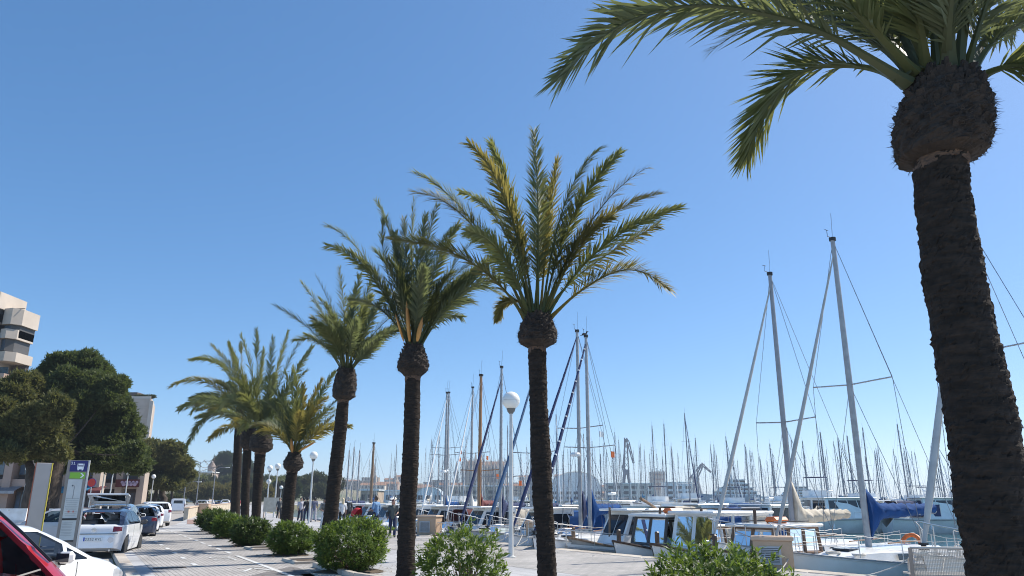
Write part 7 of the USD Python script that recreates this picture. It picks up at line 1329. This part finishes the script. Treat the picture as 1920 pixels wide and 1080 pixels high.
obj('rose_window', MB().lathe([(0, -.2), (5.0, -.2), (5.0, .3), (0, .3)], (W_ * .19, 2.9, cz(880)), 20, axis=1), m_shade, t)
# church spire and domes on the skyline
for px, top, Y, w, lab in ((699, 868, 1000, 8, 'slender church spire on the skyline left of the palm with spathes'), (741, 886, 1020, 11, 'square church tower with small spire left of the palm with spathes'), (729, 889, 1030, 7, 'small belfry on the town skyline')):
    p = P(px, 930, Y); zt = P(px, top, Y)[2]; t = thing('church_tower', lab, 'tower', (p[0], Y, 0)); obj('tower', MB().bx((-w / 2, -w / 2, -2), (w / 2, w / 2, zt * .62)), m_cath, t); obj('spire', MB().lathe([(w * .55, zt * .62), (w * .3, zt * .72), (.1, zt), (0, zt)], n=8), m_cath, t)
    for s in (-1, 1): spire(t, s * w * .42, -w * .42, 1.2, zt * .62, zt * .66, zt * .72)
    obj('belfry_opening', MB().bx((-w * .18, -w / 2 - .2, zt * .45), (w * .18, -w / 2 + .1, zt * .57)), m_shade, t)
# dock cranes
def lattice(nm, t, a, b, w0, w1, m):
    a, b = np.array(a, float), np.array(b, float); d = norm(b - a); s = norm(np.cross(d, [0, 1, 0])); q = np.array([0, 1., 0]); mb = MB(); n = max(3, int(np.linalg.norm(b - a) / 5)); P4 = []
    for k in range(n + 1): u = k / n; c = a + (b - a) * u; w = w0 + (w1 - w0) * u; P4.append([c + s * w + q * w, c - s * w + q * w, c - s * w - q * w, c + s * w - q * w])
    for j in range(4):
        mb.tube([P4[0][j], P4[-1][j]], .38, 4)
        for k in range(n): mb.tube([P4[k][j], P4[k + 1][(j + 1) % 4]], .2, 3)
    obj(nm, mb, m, t)
def crane(label, px, ytop, ybase, Y, m, style):
    p = P(px, 930, Y); z = lambda y: P(px, y, Y)[2]; u = F / Y; X = lambda dx: dx / u; t = thing('dock_crane', label, 'crane', (p[0], Y, 0)); H = z(ytop); hb = z(ybase)
    for sx in (-1, 1):
        for sy in (-1, 1): obj('leg', MB().tube([(sx * X(9), sy * 5, 0), (sx * X(3.5), sy * 3, hb)], 1.0, 4), m, t)
    obj('platform', MB().bx((-X(5), -4, hb), (X(5), 4, hb + 2.5)), m, t); obj('machine_house', MB().bx((-X(6), -3, hb + 2.5), (X(3), 3, hb + X(9))), m, t); obj('cab', MB().bx((X(2), -4.5, hb + X(3)), (X(5), -3, hb + X(7))), m_dglass, t)
    if style == 0:
        lattice('tower', t, (X(1), 0, hb), (X(1.5), 0, H), 2.0, 1.0, m); obj('back_strut', MB().tube([(-X(6), 0, hb + X(8)), (X(1), 0, H - 1)], .7, 4), m, t); lattice('jib', t, (X(1.5), 0, H - 1), (X(5), -2, H - X(8)), 1.0, 1.0, m); lattice('jib', t, (X(5), -2, H - X(8)), (X(13), -4, H - X(46)), 1.0, .5, m); obj('counterweight', MB().box((-X(5), 0, hb + X(14)), (X(4), 5, X(5))), m, t)
    else:
        lattice('boom', t, (-X(2), 0, hb), (X(14), 0, hb + X(28)), 1.2, .8, m); lattice('jib', t, (X(12), 0, hb + X(32)), (X(28), -3, hb + X(16)), .9, .4, m); obj('strut', MB().tube([(-X(12), 0, hb + X(4)), (X(13), 0, hb + X(31))], .8, 4), m, t)
    obj('cable', MB().tube([(X(13), -4, H - X(46)), (X(13), -4, H - X(62))] if style == 0 else [(X(28), -3, hb + X(16)), (X(28), -3, hb + 1)], .15, 4), m_wire, t)
crane('dark grey dock crane with drooping jib on the skyline', 1176, 821, 890, 680, M('crane_dark', (.10, .12, .15), (.14, .16, .19), .2, .7), 0); crane('grey dock crane folded in a sharp angle, right of the square tower', 1306, 862, 903, 690, M('crane_grey', (.16, .18, .20), (.20, .22, .24), .2, .7), 1)
# square tower, port buildings, white tent roofs, large yachts
p = P(1237, 930, 670); z = lambda y, Y=670: P(1237, y, Y)[2]; t = thing('silo_tower', 'square beige tower block with jagged top at the port, right of the dark crane', 'tower', (p[0], 670, 0)); w = 24 * 670 / F / 2 * 1.0
obj('body', MB().bx((-w, 0, 0), (w, 14, z(884))), m_town[1], t)
for k in range(6): obj('roof_mast', MB().bx((-w + 2 * w * (k + .2) / 6, 2, z(884)), (-w + 2 * w * (k + .55) / 6, 5, z(884) + 1 + (k * 7 % 3))), m_steel, t)
for i in range(4): obj('window_band', MB().bx((-w * .85, -.15, z(918) + i * 4.0), (w * .85, .1, z(918) + 1.4 + i * 4.0)), m_town[2], t)
def port_hall(label, pxa, pxb, ytop, Y, m, arched=False):
    a, b = P(pxa, 930, Y)[0], P(pxb, 930, Y)[0]; zt = P((pxa + pxb) / 2, ytop, Y)[2]; t = thing('port_building', label, 'building', ((a + b) / 2, Y, 0)); w = (b - a) / 2
    if arched: obj('roof', MB().rings(np.array([[(x, y, zt * (.45 + .55 * math.sqrt(max(0, 1 - (x / w) ** 2)) )) for x in np.linspace(-w, w, 19)] for y in (-.5, 18)]), cap=False, closed=False), m_white, t, smooth=True); obj('wall', MB().prism([(-w * .98, 0), (w * .98, 0), (w * .98, 17), (-w * .98, 17)], 0, zt * .45), m, t); obj('gable_wall', MB().add([(x, .0, zt * (.44 + .54 * math.sqrt(max(0, 1 - (x / w) ** 2)))) for x in np.linspace(-w, w, 19)] + [(0, 0, zt * .44)], [[i, 19, i + 1] for i in range(18)]), m, t)
    else: obj('wall', MB().bx((-w, 0, 0), (w, 16, zt)), m, t); obj('roof', MB().bx((-w - .5, -.6, zt), (w + .5, 16, zt + .6)), m_white, t)
    n = max(3, int(w / 3))
    for k in range(n):
        for i in range(max(1, int(zt * (.45 if arched else 1) / 4))): x = -w + (k + .5) * 2 * w / n; obj('window', MB().bx((x - w / n * .6, -.2, 1.2 + 4 * i), (x + w / n * .6, .05, 3.4 + 4 * i)), m_shade, t)
port_hall('long white port building with rows of windows left of the square tower', 1138, 1226, 907, 600, m_town[3]); port_hall('long low white port building right of the square tower', 1248, 1300, 905, 610, m_hullw)
port_hall('large domed white hall seen right of the wide fan palm', 1032, 1128, 884, 640, m_hullw, True); port_hall('white arched boat hall before the cathedral, left side', 780, 828, 913, 420, m_hullw, True); port_hall('long ochre harbour arcade under the cathedral', 818, 960, 912, 560, m_town[0])
port_hall('ochre kiosk with tiled roof behind the stout wooden mast', 676, 708, 920, 330, m_town[0]); port_hall('white awning roofed terrace left of the palm with spathes', 706, 752, 921, 360, m_hullw)
def super_yacht(label, pxa, pxb, ywl, ytop, Y, m, mastx=.55):
    a, b = P(pxa, 940, Y)[0], P(pxb, 940, Y)[0]; Lh = b - a; zt = P((pxa + pxb) / 2, ytop, Y)[2] - WATER; t = thing('super_yacht', label, 'yacht', ((a + b) / 2, Y, WATER), math.pi); S = hull_pts(Lh, Lh * .17, zt * .30, n=18, m=7, stern=.9, bow_rake=.2, sheer=.1); sk, dk, g = hull_meshes(S); obj('hull', sk, m, t, smooth=60); obj('deck', dk, m_white, t); d = zt * .145; z0 = zt * .30
    for k in range(4):
        x0, x1 = -Lh * (.44 - .06 * k), Lh * (.26 - .09 * k); w = Lh * .075 * (1 - .1 * k); zz = z0 + k * d; v = [(x0, w, zz), (x1, w * .8, zz), (x1, -w * .8, zz), (x0, -w, zz), (x0, w, zz + d * .98), (x1 - d * .8, w * .75, zz + d * .98), (x1 - d * .8, -w * .75, zz + d * .98), (x0, -w, zz + d * .98)]; dk_ = obj('superstructure', MB().add(v, BOXF), m_white, t)
        n = 8 - k
        for s in (1, -1):
            for j in range(n): xx = x0 + (x1 - d - x0) * (j + .5) / n; ww = (x1 - x0) / n * .34; obj('window', MB().box((xx, s * (w * (1 - .16 * (j + .5) / n) ), zz + d * .55), (ww * 2, .5, d * .42)), m_dglass, dk_)
        obj('deck_overhang', MB().box(((x0 + x1) / 2 - d * .6, 0, zz + d * 1.0), (x1 - x0 + d * .4, 2 * w * 1.06, d * .07)), m_white, t)
    zz = z0 + 4 * d; mx = -Lh * .05; obj('radar_arch', MB().tube([(mx - 1, 0, zz), (mx, 0, zt * 1.25)], [Lh * .02, Lh * .006], 6).box((mx, 0, zz + d * .9), (Lh * .02, Lh * .09, d * .12)), m, t); obj('radar_dome', MB().sphere((mx, Lh * .03, zz + d * 1.3), d * .3, 2), m_white, t, smooth=True); obj('radar_dome', MB().sphere((mx, -Lh * .03, zz + d * 1.3), d * .3, 2), m_white, t, smooth=True); obj('antenna', MB().tube([(mx, 0, zt * 1.25), (mx, 0, zt * 1.5)], .12, 4), m_wire, t)
super_yacht('large grey motor yacht with stacked decks and tall radar mast on the horizon', 1308, 1425, 928, 893, 480, M('yacht_grey', (.36, .39, .43), (.32, .35, .39), .1, .4)); super_yacht('long white motor yacht far off right of the grey one', 1432, 1540, 930, 908, 500, m_hullw)
# a cormorant on the masthead
p = P(1098, 630, 30.6); t = thing('perched_bird', 'small dark bird perched on the masthead right of the wide fan palm', 'bird', p)
bd_ = MF.hull(MF.sphere(.05, 12).translate([0, 0, .08]) + MF.sphere(.03, 12).translate([-.12, 0, .05])) + MF.hull(MF.sphere(.025, 10).translate([.04, 0, .12]) + MF.sphere(.028, 10).translate([.07, 0, .19])) + MF.hull(MF.sphere(.012, 8).translate([.09, 0, .19]) + MF.sphere(.004, 8).translate([.14, 0, .185])) + MF.hull(MF.sphere(.02, 8).translate([-.12, 0, .05]) + MF.cube([.02, .06, .01], True).translate([-.22, 0, .02])); mm = bd_.to_mesh()
obj('body', (mm.vert_properties[:, :3], mm.tri_verts), m_black, t, smooth=40)
for s in (1, -1): obj('wing', MB().sphere((-.05, s * .045, .085), (.10, .014, .04), 2), M('bird_grey', (.08, .08, .085), None, rough=.7) if s > 0 else UsdShade.Material.Get(stage, L + 'bird_grey'), t); obj('leg', MB().tube([(0, s * .02, .05), (0, s * .02, 0)], .006, 5), m_black, t)
# ---------------------------------------------------------------- thin sea haze round the whole scene
usdkit.material(stage, L + 'haze', {'v': ('principled_volume', dict(color=(.80, .87, .95), density=.00022, anisotropy=.3))}, [], volume='v.volume')
obj('haze', MB().bx((-3100, -160, -5.2), (3100, 3100, 96)), UsdShade.Material.Get(stage, L + 'haze'), kind='stuff')
